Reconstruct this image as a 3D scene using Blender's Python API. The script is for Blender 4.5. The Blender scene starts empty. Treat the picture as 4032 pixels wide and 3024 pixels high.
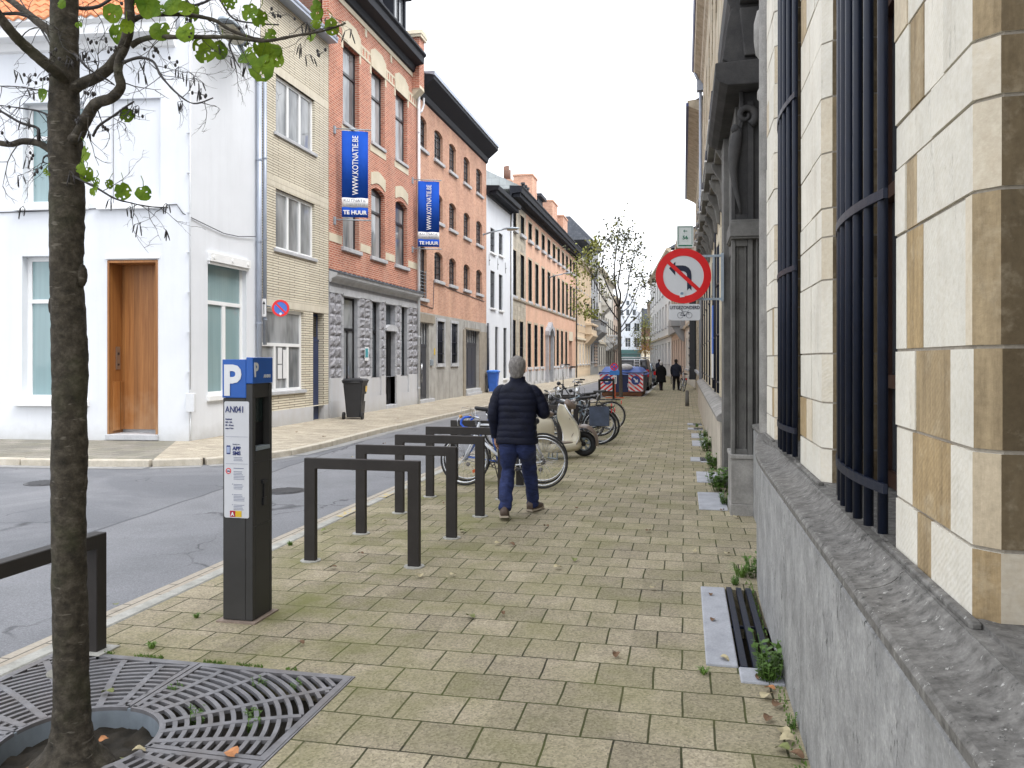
import bpy, bmesh, math, random
from mathutils import Vector, Matrix, noise
random.seed(7)
R = math.radians
sc = bpy.context.scene
C = bpy.data.collections.new("Scene"); sc.collection.children.link(C)
# ---------------------------------------------------------------- camera
EYE = 1.65
camd = bpy.data.cameras.new("camera"); cam = bpy.data.objects.new("camera", camd); C.objects.link(cam)
cam.location = (0, 0, EYE); cam.rotation_euler = (R(90), 0, R(12.205))
camd.sensor_width = 36; camd.lens = 28.0; camd.shift_y = -0.0237
camd.clip_start = 0.05; camd.clip_end = 3000
sc.camera = cam
# ---------------------------------------------------------------- world, sun, exposure
SUN_EL, SUN_AZ = R(60), R(112)
w = bpy.data.worlds.new("World"); sc.world = w; w.use_nodes = True
nt = w.node_tree; bg = nt.nodes['Background']
sky = nt.nodes.new('ShaderNodeTexSky'); sky.sky_type = 'NISHITA'; sky.sun_disc = False
sky.sun_elevation = SUN_EL; sky.sun_rotation = SUN_AZ; sky.air_density = 1.0; sky.dust_density = 6.0; sky.ozone_density = 1.0
hs = nt.nodes.new('ShaderNodeHueSaturation'); hs.inputs['Saturation'].default_value = 0.22
nt.links.new(sky.outputs[0], hs.inputs['Color'])
# an overcast layer: even cloud light mixed over the clear-sky colours
cl = nt.nodes.new('ShaderNodeMixRGB'); cl.inputs[0].default_value = 0.6; cl.inputs[2].default_value = (9.6, 9.9, 10.4, 1)
nt.links.new(hs.outputs[0], cl.inputs[1]); nt.links.new(cl.outputs[0], bg.inputs[0])
bg.inputs[1].default_value = 0.15
sd = bpy.data.lights.new("sun", 'SUN'); sun = bpy.data.objects.new("sun", sd); C.objects.link(sun)
sd.energy = 1.0; sd.angle = R(28); sd.color = (1.0, .97, .92)
sun.rotation_euler = (R(90) - SUN_EL, 0, R(180) - SUN_AZ)   # from the right and a little behind
sc.view_settings.view_transform = 'Standard'; sc.view_settings.look = 'None'
sc.view_settings.exposure = 0.92; sc.view_settings.gamma = 1
sc.render.engine = 'CYCLES'; sc.cycles.max_bounces = 6; sc.cycles.diffuse_bounces = 4; sc.cycles.glossy_bounces = 3
sc.cycles.transparent_max_bounces = 8
try: sc.cycles.use_denoising = True
except Exception: pass

# ---------------------------------------------------------------- materials
class NT:
    def __init__(s, name):
        s.m = bpy.data.materials.new(name); s.m.use_nodes = True; s.t = s.m.node_tree
        s.b = s.t.nodes['Principled BSDF']; s.tc = s.t.nodes.new('ShaderNodeTexCoord').outputs['Object']
    def n(s, typ, ins=None, **kw):
        nd = s.t.nodes.new('ShaderNode' + typ)
        for k, v in kw.items(): setattr(nd, k, v)
        for k, v in (ins or {}).items():
            if isinstance(v, bpy.types.NodeSocket): s.t.links.new(v, nd.inputs[k])
            else: nd.inputs[k].default_value = v
        return nd
    def noise(s, scale, detail=4, rough=.6, vec=None, dist=0.):
        return s.n('TexNoise', {'Vector': vec or s.tc, 'Scale': scale, 'Detail': detail, 'Roughness': rough, 'Distortion': dist}).outputs[0]
    def ramp(s, fac, stops):
        r = s.n('ValToRGB', {'Fac': fac}); e = r.color_ramp.elements
        while len(e) < len(stops): e.new(.5)
        for i, (p, c) in enumerate(stops):
            e[i].position = p; e[i].color = (c, c, c, 1) if isinstance(c, (int, float)) else tuple(c) + (1,)
        return r.outputs[0]
    def mix(s, f, a, b, mode='MIX'):
        def c(v): return tuple(v) + (1,) if isinstance(v, tuple) and len(v) == 3 else v
        return s.n('MixRGB', {0: f, 1: c(a), 2: c(b)}, blend_type=mode).outputs[0]
    def math(s, op, a, b=0., cl=False):
        nd = s.n('Math', {0: a, 1: b}, operation=op); nd.use_clamp = cl; return nd.outputs[0]
    def vec(s, sx=1, sy=1, sz=1, loc=(0, 0, 0), rot=(0, 0, 0), v=None):
        return s.n('Mapping', {'Vector': v or s.tc, 'Scale': (sx, sy, sz), 'Location': loc, 'Rotation': rot}).outputs[0]
    def uv(s):   # wall coordinates: along the wall whichever way it faces, and height
        sp = s.n('SeparateXYZ', {0: s.tc}); u = s.math('ADD', sp.outputs[0], sp.outputs[1])
        return s.n('CombineXYZ', {0: u, 1: sp.outputs[2], 2: 0.}).outputs[0]
    def flat(s):
        return s.tc
    def out(s, col, rough=.7, bump=None, bs=.3, bd=.01, metal=0, spec=.5, **kw):
        b = s.b
        def st(k, v):
            if isinstance(v, bpy.types.NodeSocket): s.t.links.new(v, b.inputs[k])
            else: b.inputs[k].default_value = (tuple(v) + (1,) if isinstance(v, tuple) and len(v) == 3 else v)
        st('Base Color', col); st('Roughness', rough); st('Metallic', metal); st('Specular IOR Level', spec)
        for k, v in kw.items(): st(k, v)
        if bump is not None:
            bn = s.n('Bump', {'Height': bump, 'Strength': bs, 'Distance': bd}); s.t.links.new(bn.outputs[0], b.inputs['Normal'])
        return s.m
MC = {}
def plain(name, col, rough=.6, var=.12, scale=6., metal=0, spec=.5, bump=.15, bd=.003):
    if name in MC: return MC[name]
    N = NT(name); no = N.noise(scale, 5); d = tuple(c*(1-var) for c in col); l = tuple(min(1, c*(1+var)) for c in col)
    c = N.ramp(no, [(.3, d), (.7, l)])
    fine = N.noise(scale*14, 3)
    r = N.math('ADD', N.math('MULTIPLY', no, .2), rough-.1)
    MC[name] = N.out(c, r, fine, bump, bd, metal, spec); return MC[name]
def brick(name, c1, c2, mortar, bw=.21, bh=.065, ms=.006, scale_n=1.2, stain=.25, offset=.5, bs=.5, bias=0., weather=None, mort_rough=.9, fine=.1):
    N = NT(name); v = N.uv()
    wv = N.n('VectorMath', {0: N.n('TexNoise', {'Vector': N.tc, 'Scale': 3.}).outputs[1], 1: (.006,)*3}, operation='MULTIPLY').outputs[0]
    v2 = N.n('VectorMath', {0: v, 1: wv}, operation='ADD').outputs[0]
    b = N.n('TexBrick', {'Vector': v2, 'Color1': tuple(c1)+(1,), 'Color2': tuple(c2)+(1,), 'Mortar': tuple(mortar)+(1,), 'Scale': 1., 'Mortar Size': ms,
                         'Mortar Smooth': .2, 'Bias': bias, 'Brick Width': bw, 'Row Height': bh}, offset=offset)
    no = N.noise(scale_n, 6); st = N.ramp(no, [(.35, 1-stain), (.65, 1+stain*.25)])
    col = N.mix(1., b.outputs[0], st, 'MULTIPLY')
    fn = N.noise(60, 3); col = N.mix(fine, col, fn, 'OVERLAY')
    if weather: # streaky bleaching / soot
        sn = N.ramp(N.noise(1., 5, vec=N.vec(1.5, 1.5, .25)), [(.5, 0.), (.72, 1.)])
        col = N.mix(N.math('MULTIPLY', sn, weather[1]), col, weather[0])
    h = N.math('SUBTRACT', N.math('MULTIPLY', fn, .25), b.outputs[1])
    return N.out(col, .85, h, bs, .008, spec=.25)
def plaster(name, col, stain=.06, streak=.0, scol=(.3, .29, .27), rough=.8):
    N = NT(name); no = N.noise(.7, 6); c = N.mix(1., col, N.ramp(no, [(.3, 1-stain), (.7, 1.)]), 'MULTIPLY')
    if streak:
        sn = N.ramp(N.noise(1., 6, .7, vec=N.vec(3, 3, .35)), [(.48, 0.), (.75, 1.)])
        c = N.mix(N.math('MULTIPLY', sn, streak), c, scol)
    # splash dirt just above the pavement
    z = N.n('SeparateXYZ', {0: N.n('NewGeometry').outputs['Position']}).outputs[2]
    low = N.math('MULTIPLY', N.ramp(N.math('ADD', z, N.math('MULTIPLY', N.noise(5, 4), .35)), [(.12, 1.), (.5, 0.)]), .45)
    c = N.mix(low, c, (.33, .32, .28))
    return N.out(c, rough, N.noise(25, 5), .12, .01, spec=.3)
def stone(name, c1, c2, rough=.8, sc_=3., dark=(.12, .11, .1), dk=.35, pits=0, vs=.3, bs=.3):
    N = NT(name); a = N.noise(sc_, 8, .65); c = N.ramp(a, [(.3, c1), (.7, c2)])
    s = N.ramp(N.noise(1.5, 6, .7, vec=N.vec(2.5, 2.5, vs)), [(.5, 0.), (.8, 1.)])
    c = N.mix(N.math('MULTIPLY', s, dk), c, dark)
    f = N.noise(90, 2); c = N.mix(.25, c, f, 'OVERLAY')
    h = N.noise(22, 6)
    if pits:
        p = N.n('TexVoronoi', {'Vector': N.vec(9, 9, 4), 'Scale': 2.2}).outputs[0]
        wn_ = N.noise(1., 6, .75, vec=N.vec(34, 34, 13)); pm = N.ramp(wn_, [(.585, 0.), (.63, 1.)]); pm = N.math('MULTIPLY', pm, N.ramp(N.noise(2.6, 4), [(.45, .08), (.58, 1.)]))
        c = N.mix(N.math('MULTIPLY', pm, .85), c, (.035, .035, .033))
        wl = N.ramp(N.noise(1., 5, .7, vec=N.vec(60, 60, 24)), [(.62, 0.), (.67, 1.)]); c = N.mix(N.math('MULTIPLY', wl, .6), c, (.58, .57, .54)); c = N.mix(.6, c, N.noise(16, 8, .8), 'OVERLAY'); h = N.math('SUBTRACT', h, pm)
    return N.out(c, rough, h, bs, .01, spec=.3)
def glass(name, tint=(.05, .06, .07), curtain_sheen=None, k=.0):
    N = NT(name); c = tint
    if curtain_sheen:
        wv = N.noise(1.0, 3, vec=N.vec(1.6, 1.6, .5)); fo = N.noise(1., 2, vec=N.vec(16, 16, .3))
        c = N.mix(N.ramp(wv, [(.35, 0.), (.60, .8)]), tint, N.mix(.35, curtain_sheen, fo, 'MULTIPLY'))
    bn = N.noise(1.3, 2)
    return N.out(c, .04, bn, .08, .05, spec=.7)
def metalm(name, col, rough=.35, metal=.9): return plain(name, col, rough, .08, 12., metal, .5, .05)

M = {}
M['white_wall'] = plaster('white_render', (.73, .755, .80), .09, .24, (.52, .54, .57))
M['white_old'] = plaster('white_old', (.78, .79, .80), .06, .10)
M['trim_white'] = plain('trim_white', (.80, .81, .82), .4, .03, 3.)
M['beige'] = brick('beige_brick', (.70, .65, .535), (.62, .57, .46), (.13, .105, .075), .84, .0635, .0082, .8, .1, .31)
M['beige_sold'] = brick('beige_soldier', (.71, .665, .56), (.65, .60, .49), (.36, .31, .24), .062, .24, .005, .8, .1, 0.)
M['red'] = brick('red_brick', (.52, .185, .115), (.36, .115, .075), (.66, .50, .40), .21, .066, .0085, .9, .16, weather=((.66, .44, .345), .35))
M['orange'] = brick('orange_brick', (.60, .325, .22), (.46, .215, .145), (.66, .51, .41), .19, .057, .007, .8, .18, weather=((.70, .44, .30), .55))
M['brownbrick'] = brick('brown_brick', (.22, .10, .07), (.15, .08, .06), (.2, .16, .13), .21, .065, .008)
M['cream'] = stone('cream_stone', (.56, .50, .38), (.66, .60, .48), sc_=2., dk=.12)
M['grey_stone'] = stone('grey_stone', (.30, .31, .34), (.42, .43, .46), dk=.2, sc_=5)
M['rock'] = stone('rockface_stone', (.17, .17, .19), (.40, .40, .43), dk=.35, sc_=9, bs=.9)
M['sill'] = stone('sill_stone', (.38, .39, .41), (.52, .53, .56), dk=.12)
M['plinth_w'] = plaster('plinth_pale', (.56, .57, .60), .12, .25, (.40, .32, .24))
M['base_grey'] = stone('stained_cement', (.30, .29, .27), (.44, .43, .41), dk=.75, dark=(.10, .095, .09), sc_=2)
M['brownstone'] = stone('brownish_stone', (.24, .21, .17), (.36, .32, .26), dk=.4)
M['salmon'] = brick('salmon_wall', (.68, .43, .315), (.62, .375, .265), (.68, .48, .37), .2, .06, .003, .7, .16, weather=((.64, .46, .34), .5), bs=.2)
M['oldstone'] = brick('old_stone', (.52, .47, .38), (.40, .36, .30), (.33, .30, .26), .42, .27, .008, 1.5, .3)
M['surround'] = stone('window_surround', (.34, .28, .20), (.56, .49, .38), dk=.5, sc_=4)
M['ochre'] = plaster('ochre_render', (.70, .57, .42), .10, .15, (.45, .34, .22))
M['greyfac'] = plaster('grey_render', (.36, .37, .38), .15, .3)
M['palefac'] = plaster('pale_render', (.66, .63, .57), .12, .2)
M['pinkfac'] = plaster('pinkish_render', (.58, .46, .38), .12, .2)
M['black_paint'] = plain('black_paint', (.018, .019, .024), .35, .2)
M['navy_paint'] = plain('navy_paint', (.02, .035, .10), .35, .2)
M['door_black'] = plain('door_black', (.010, .010, .012), .5, .2, 6., 0, .25)
M['gate_grey'] = plain('gate_grey', (.045, .048, .06), .45, .2)
M['cornice_blk'] = plain('cornice_black', (.014, .016, .023), .6, .25, 6., 0, .25)
M['zinc'] = plain('zinc', (.36, .40, .48), .45, .12, 2., .3)
M['pipe_white'] = plain('pipe_white', (.62, .64, .67), .5, .1, 3.)
M['slate'] = brick('slate_roof', (.10, .11, .13), (.14, .15, .17), (.05, .05, .06), .2, .2, .006)
M['slate_lt'] = brick('pale_slate', (.44, .47, .47), (.40, .43, .43), (.28, .30, .31), .45, .45, .01)
M['glass'] = glass('window_glass')
M['glass_c'] = glass('window_glass_curtain_sheen', (.12, .13, .14), (.50, .52, .54))  # pale curtain tone raised so the colour also stands in for reflections on the panes
M['glass_blue'] = glass('window_glass_screen', (.22, .33, .35), (.30, .42, .44))
M['glass_dark'] = glass('window_glass_dark', (.015, .015, .018))
M['rack'] = plain('rack_steel', (.034, .030, .028), .5, .15, 8., 0, .25)
M['steel_blk'] = plain('black_iron', (.006, .010, .024), .42, .2, 20., 0, .28, bump=.3)
M['chrome'] = metalm('chrome', (.62, .63, .65), .2)
M['rubber'] = plain('rubber', (.018, .018, .02), .7, .15)
M['galv'] = plain('galvanised', (.32, .37, .42), .5, .15, 9., .4)

# ---------------------------------------------------------------- mesh helpers
OFF = {}
class MB:
    def __init__(s): s.v = []; s.f = []; s.m = []; s.s = []; s.a = []; s.col = 0
    def add(s, vs, fs, mi=0, sm=False):
        b = len(s.v); s.v += [tuple(v) for v in vs]
        for f in fs: s.f.append([b+i for i in f]); s.m.append(mi); s.s.append(sm); s.a.append(s.col)
        return s
    def box(s, x0, x1, y0, y1, z0, z1, mi=0, M=None):
        vs = [Vector(p) for p in ((x0, y0, z0), (x1, y0, z0), (x1, y1, z0), (x0, y1, z0), (x0, y0, z1), (x1, y0, z1), (x1, y1, z1), (x0, y1, z1))]
        if M: vs = [M @ v for v in vs]
        return s.add(vs, [(0, 3, 2, 1), (4, 5, 6, 7), (0, 1, 5, 4), (1, 2, 6, 5), (2, 3, 7, 6), (3, 0, 4, 7)], mi)
    def hexa(s, vs, mi=0):   # bottom 4, top 4
        return s.add(vs, [(0, 3, 2, 1), (4, 5, 6, 7), (0, 1, 5, 4), (1, 2, 6, 5), (2, 3, 7, 6), (3, 0, 4, 7)], mi)
    def tube(s, pts, r, n=8, mi=0, sm=True, cap=True, closed=False, flat=None):
        pts = [Vector(p) for p in pts]; L = len(pts); rs = list(r) if isinstance(r, (list, tuple)) else [r]*L
        rings = []; up = None
        for i, p in enumerate(pts):
            if closed: t = pts[(i+1) % L] - pts[i-1]
            else: t = pts[min(i+1, L-1)] - pts[max(i-1, 0)]
            if t.length < 1e-9: t = Vector((0, 0, 1))
            t.normalize()
            if up is None: up = Vector((0, 0, 1)) if abs(t.z) < .9 else Vector((1, 0, 0))
            a = t.cross(up)
            if a.length < 1e-4: a = t.cross(Vector((0, 1, 0)))
            a.normalize(); b = a.cross(t).normalized(); up = b
            fx, fy = flat or (1, 1)
            rings.append([p + a*math.cos(2*math.pi*k/n)*rs[i]*fx + b*math.sin(2*math.pi*k/n)*rs[i]*fy for k in range(n)])
        vs = [v for rg in rings for v in rg]; fs = []
        for i in range(L if closed else L-1):
            j = (i+1) % L
            for k in range(n): fs.append((i*n+k, i*n+(k+1) % n, j*n+(k+1) % n, j*n+k))
        if cap and not closed: fs.append(tuple(range(n-1, -1, -1))); fs.append(tuple((L-1)*n+k for k in range(n)))
        return s.add(vs, fs, mi, sm)
    def loft(s, rings, mi=0, sm=True, cap=True, closed=True):
        n = len(rings[0]); vs = [v for rg in rings for v in rg]; fs = []
        for i in range(len(rings)-1):
            for k in range(n if closed else n-1): fs.append((i*n+k, i*n+(k+1) % n, (i+1)*n+(k+1) % n, (i+1)*n+k))
        if cap: fs.append(tuple(range(n-1, -1, -1))); fs.append(tuple((len(rings)-1)*n+k for k in range(n)))
        return s.add(vs, fs, mi, sm)
    def disc(s, c, r, ax, th, n=24, mi=0, r2=None):   # solid cylinder of thickness th along ax, centred at c
        ax = Vector(ax).normalized(); c = Vector(c); a = ax.orthogonal().normalized(); b = ax.cross(a)
        r2 = r if r2 is None else r2
        rg = [[c + ax*(-th/2) + (a*math.cos(2*math.pi*k/n)+b*math.sin(2*math.pi*k/n))*r for k in range(n)],
              [c + ax*(th/2) + (a*math.cos(2*math.pi*k/n)+b*math.sin(2*math.pi*k/n))*r2 for k in range(n)]]
        return s.loft(rg, mi, False)
    def ball(s, c, r, n=10, sc_=(1, 1, 1), mi=0):
        c = Vector(c); rings = []
        for i in range(n//2+1):
            t = math.pi*(i+.02)/(n//2+.04); rings.append([c + Vector((math.sin(t)*math.cos(2*math.pi*k/n)*r*sc_[0], math.sin(t)*math.sin(2*math.pi*k/n)*r*sc_[1], -math.cos(t)*r*sc_[2])) for k in range(n)])
        return s.loft(rings, mi)
    def prism(s, poly, a, b, mi=0, fn=None):   # poly in 2d, extruded a..b; fn(p, q, t) -> 3d
        n = len(poly); vs = [fn(p, q, a) for p, q in poly] + [fn(p, q, b) for p, q in poly]
        fs = [tuple(range(n)), tuple(range(2*n-1, n-1, -1))] + [(i, (i+1) % n, n+(i+1) % n, n+i) for i in range(n)]
        return s.add(vs, fs, mi)
    def build(s, name, mats, parent=None, bevel=0, seg=1, solid=0, sub=0, normals=True):
        off = OFF.get(parent, Vector((0, 0, 0))) if parent else Vector((0, 0, 0))
        me = bpy.data.meshes.new(name); me.from_pydata([Vector(v)-off for v in s.v], [], s.f)
        mats = mats if isinstance(mats, (list, tuple)) else [mats]
        for m in mats: me.materials.append(m)
        for p, mi, sm in zip(me.polygons, s.m, s.s): p.material_index = mi; p.use_smooth = sm
        if any(s.a):
            at = me.attributes.new('tone', 'FLOAT', 'FACE')
            for i, v in enumerate(s.a): at.data[i].value = v
        if normals:
            bm = bmesh.new(); bm.from_mesh(me); bmesh.ops.recalc_face_normals(bm, faces=bm.faces); bm.to_mesh(me); bm.free()
        me.update()
        o = bpy.data.objects.new(name, me); C.objects.link(o)
        if parent: o.parent = parent; OFF[o] = off
        if solid: md = o.modifiers.new('solid', 'SOLIDIFY'); md.thickness = solid; md.offset = 0
        if bevel: md = o.modifiers.new('bevel', 'BEVEL'); md.width = bevel; md.segments = seg; md.limit_method = 'ANGLE'; md.angle_limit = R(40)
        if sub: md = o.modifiers.new('sub', 'SUBSURF'); md.levels = sub; md.render_levels = sub
        return o
def tag(o, label, cat, group=None, kind=None):
    if label: o['label'] = label
    if cat: o['category'] = cat
    if group: o['group'] = group
    if kind: o['kind'] = kind
    return o
def thing(name, label, cat, loc=(0, 0, 0), rz=0, group=None):
    o = bpy.data.objects.new(name, None); C.objects.link(o); o.location = loc; o.rotation_euler = (0, 0, rz); o.empty_display_size = .2
    OFF[o] = Vector(loc); return tag(o, label, cat, group)
def copy_tree(o, parent=None, loc=None, rz=None, label=None, rot=None, scale=None):
    c = o.copy(); C.objects.link(c)
    if parent: c.parent = parent
    if loc is not None: c.location = loc
    if rz is not None: c.rotation_euler = (0, 0, rz)
    if rot is not None: c.rotation_euler = rot
    if scale is not None: c.scale = scale
    if label: c['label'] = label
    for ch in [x for x in C.objects if x.parent == o]: copy_tree(ch, c)
    return c
def struct(o): o['kind'] = 'structure'; return o
class Fr:   # a wall frame: u along the wall, z up, d out of the wall
    def __init__(s, o, u, n, up=(0, 0, 1)): s.o = Vector(o); s.u = Vector(u).normalized(); s.n = Vector(n).normalized(); s.up = Vector(up)
    def p(s, u, z, d=0): return s.o + s.u*u + s.up*z + s.n*d
    def box(s, mb, u0, u1, z0, z1, d0, d1, mi=0):
        return mb.hexa([s.p(u0, z0, d0), s.p(u1, z0, d0), s.p(u1, z0, d1), s.p(u0, z0, d1), s.p(u0, z1, d0), s.p(u1, z1, d0), s.p(u1, z1, d1), s.p(u0, z1, d1)], mi)
    def prism(s, mb, poly, d0, d1, mi=0): return mb.prism(poly, d0, d1, mi, lambda u, z, d: s.p(u, z, d))
    def profile(s, mb, prof, u0, u1, mi=0): return mb.prism(prof, u0, u1, mi, lambda d, z, u: s.p(u, z, d))
def op(u0, u1, z0, z1, arch=0, dep=None): return dict(u0=u0, u1=u1, z0=z0, z1=z1, arch=arch, dep=dep)
def wall(F, u0, u1, z0, z1, ops, dep, mb, mi=0, rim=True, rmi=None):
    rmi = mi if rmi is None else rmi
    us = sorted(set([u0, u1] + [o['u0'] for o in ops] + [o['u1'] for o in ops])); zs = sorted(set([z0, z1] + [o['z0'] for o in ops] + [o['z1'] for o in ops]))
    us = [u for u in us if u0 <= u <= u1]; zs = [z for z in zs if z0 <= z <= z1]
    def q(a, b, c, d, m): mb.add([a, b, c, d], [(0, 1, 2, 3)], m)
    for i in range(len(us)-1):
        for j in range(len(zs)-1):
            cu, cz = (us[i]+us[i+1])/2, (zs[j]+zs[j+1])/2
            if any(o['u0'] < cu < o['u1'] and o['z0'] < cz < o['z1'] for o in ops): continue
            q(F.p(us[i], zs[j]), F.p(us[i+1], zs[j]), F.p(us[i+1], zs[j+1]), F.p(us[i], zs[j+1]), mi)
    for o in ops:
        a, b, c, d = o['u0'], o['u1'], max(o['z0'], z0), o['z1']; D = -(o['dep'] or dep); h = o['arch']
        top = [(a, d), (b, d)]
        if h:
            n = 8; w_ = b-a; rad = (w_*w_/4+h*h)/(2*h); cz = d-rad; top = []
            for k in range(n+1):
                x = a+w_*k/n; top.append((x, cz+math.sqrt(max(0, rad*rad-(x-(a+b)/2)**2))))
            for k in range(n):
                (x0, y0), (x1, y1) = top[k], top[k+1]
                q(F.p(x0, y0), F.p(x1, y1), F.p(x1, d+1e-4), F.p(x0, d+1e-4), mi)
        for (x0, y0), (x1, y1) in zip(top, top[1:]): q(F.p(x0, y0), F.p(x1, y1), F.p(x1, y1, D), F.p(x0, y0, D), rmi)
        q(F.p(a, c), F.p(a, top[0][1]), F.p(a, top[0][1], D), F.p(a, c, D), rmi); q(F.p(b, c), F.p(b, top[-1][1]), F.p(b, top[-1][1], D), F.p(b, c, D), rmi)
        q(F.p(a, c), F.p(b, c), F.p(b, c, D), F.p(a, c, D), rmi)
    if rim:
        for (a, b, c, d) in ((u0, z0, u0, z1), (u1, z0, u1, z1), (u0, z1, u1, z1)): q(F.p(a, b), F.p(c, d), F.p(c, d, -dep), F.p(a, b, -dep), mi)
def window(F, o, parent, fm, gm, d=.12, fw=.06, cols=2, trans=None, rows=1, sill=None, sm=None, mull=.05, so=.10, sh=.10, name='window', sash=True, label=None, bars=None):
    a, b, c, z = o['u0'], o['u1'], o['z0'], o['z1']; m = MB(); D0, D1 = -d-.05, -d
    F.box(m, a, a+fw, c, z, D0, D1); F.box(m, b-fw, b, c, z, D0, D1); F.box(m, a+fw, b-fw, z-fw-(o['arch'] or 0), z, D0, D1-.002); F.box(m, a+fw, b-fw, c, c+fw, D0, D1-.002)
    iu0, iu1 = a+fw, b-fw; split = trans if trans else z
    if trans: F.box(m, iu0, iu1, trans-.04, trans+.04, D0, D1+.01)
    for k in range(1, cols):
        x = iu0+(iu1-iu0)*k/cols; F.box(m, x-mull/2, x+mull/2, c+fw, (trans-.04 if trans else z-fw), D0+.003, D1+.004)
    for k in range(1, rows):
        y = c+fw+(z-fw-c-fw)*k/rows; F.box(m, iu0, iu1, y-.012, y+.012, D0+.006, D1-.006)
    w_ = m.build(name, fm, parent)
    if label: w_['label'] = label
    g = MB(); F.box(g, a+.01, b-.01, c+.01, z-.01, D0+.010, D0+.022); g.build('pane', gm, w_)
    if sill:
        s_ = MB(); F.box(s_, a-sill, b+sill, c-sh, c+.015, -d+.0, so); s_.build('sill', sm or M['sill'], w_, bevel=.008)
    return w_
_dg = None
def text(s, size, loc, right, up, mat, parent, bold=0, ext=.0015, align='LEFT', sx=1., name='lettering', al_y='BOTTOM_BASELINE'):
    cu = bpy.data.curves.new('t', 'FONT'); cu.body = s; cu.size = size; cu.offset = bold; cu.extrude = ext; cu.align_x = align; cu.align_y = al_y; cu.resolution_u = 3
    t = bpy.data.objects.new('t', cu); C.objects.link(t); dg = bpy.context.evaluated_depsgraph_get(); dg.update()
    me = bpy.data.meshes.new_from_object(t.evaluated_get(dg)); bpy.data.objects.remove(t); me.name = name
    r = Vector(right).normalized(); u = Vector(up).normalized(); n = r.cross(u)
    off = OFF.get(parent, Vector((0, 0, 0))); loc = Vector(loc)-off
    for v in me.vertices: v.co = loc + r*v.co.x*sx + u*v.co.y + n*v.co.z
    me.materials.clear(); me.materials.append(mat)
    o = bpy.data.objects.new(name, me); C.objects.link(o); o.parent = parent; OFF[o] = off; return o
# a point seen at (x, y) of the 2212-px picture, D metres in front of the lens: used to read real positions off the survey sketch
CT, ST = math.cos(R(12.205)), math.sin(R(12.205))
def at(x, y, D): xc = (x-1106)/1720*D; return Vector((CT*xc-ST*D, CT*D+ST*xc, EYE-(y-777)/1720*D))
FL = lambda X: Fr((X, 0, 0), (0, 1, 0), (1, 0, 0))     # left-hand facades, facing +x
FR_ = lambda X: Fr((X, 0, 0), (0, 1, 0), (-1, 0, 0))   # right-hand facades, facing -x
# ================================================================ ground
N = NT('asphalt'); g = N.noise(1.3, 6); c = N.ramp(g, [(.3, (.19, .195, .21)), (.7, (.245, .25, .27))])
sp = N.n('SeparateXYZ', {0: N.tc})
# older darker asphalt left of a straight repair joint
ln = N.math('ADD', N.math('ADD', sp.outputs[0], N.math('MULTIPLY', sp.outputs[1], .10)), N.math('MULTIPLY', N.noise(1.2, 3), .12))
old = N.ramp(ln, [(0., 1.), (.02, 0.)]); old = N.math('LESS_THAN', ln, -5.05)
lim = N.math('LESS_THAN', sp.outputs[1], 16.); old = N.math('MULTIPLY', old, lim)
blot = N.ramp(N.noise(.55, 5, .6, dist=.6), [(.42, 0.), (.58, 1.)])
c = N.mix(N.math('MULTIPLY', old, .55), c, N.mix(blot, (.105, .112, .128), (.20, .205, .222)))
sk = N.n('TexVoronoi', {'Vector': N.tc, 'Scale': 90.}).outputs[0]
c = N.mix(.5, c, N.ramp(sk, [(0., 1.45), (.5, .68)]), 'MULTIPLY')
damp = N.ramp(N.noise(.35, 5, vec=N.vec(1, .3, 1)), [(.5, 0.), (.68, 1.)]); c = N.mix(N.math('MULTIPLY', damp, .3), c, (.13, .135, .148))
cv = N.n('VectorMath', {0: N.tc, 1: N.n('VectorMath', {0: N.n('TexNoise', {'Vector': N.tc, 'Scale': 1.6, 'Detail': 5.}).outputs[1], 1: (.9, .9, 0)}, operation='MULTIPLY').outputs[0]}, operation='ADD').outputs[0]
ck = N.n('TexVoronoi', {'Vector': cv, 'Scale': .42}, feature='DISTANCE_TO_EDGE').outputs[0]
ckm = N.math('MULTIPLY', N.ramp(ck, [(.002, 1.), (.007, 0.)]), N.ramp(N.noise(.4, 3), [(.45, 0.), (.55, 1.)])); c = N.mix(N.math('MULTIPLY', ckm, .75), c, (.035, .035, .04))
seam = N.math('LESS_THAN', N.math('ABSOLUTE', N.math('ADD', ln, 5.05)), .025); c = N.mix(N.math('MULTIPLY', N.math('MULTIPLY', seam, lim), .6), c, (.05, .052, .058))
gri = N.noise(55, 3, .8); c = N.mix(.55, c, gri, 'OVERLAY')
M['asphalt'] = N.out(c, .82, sk, .35, .004, spec=.35)
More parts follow.
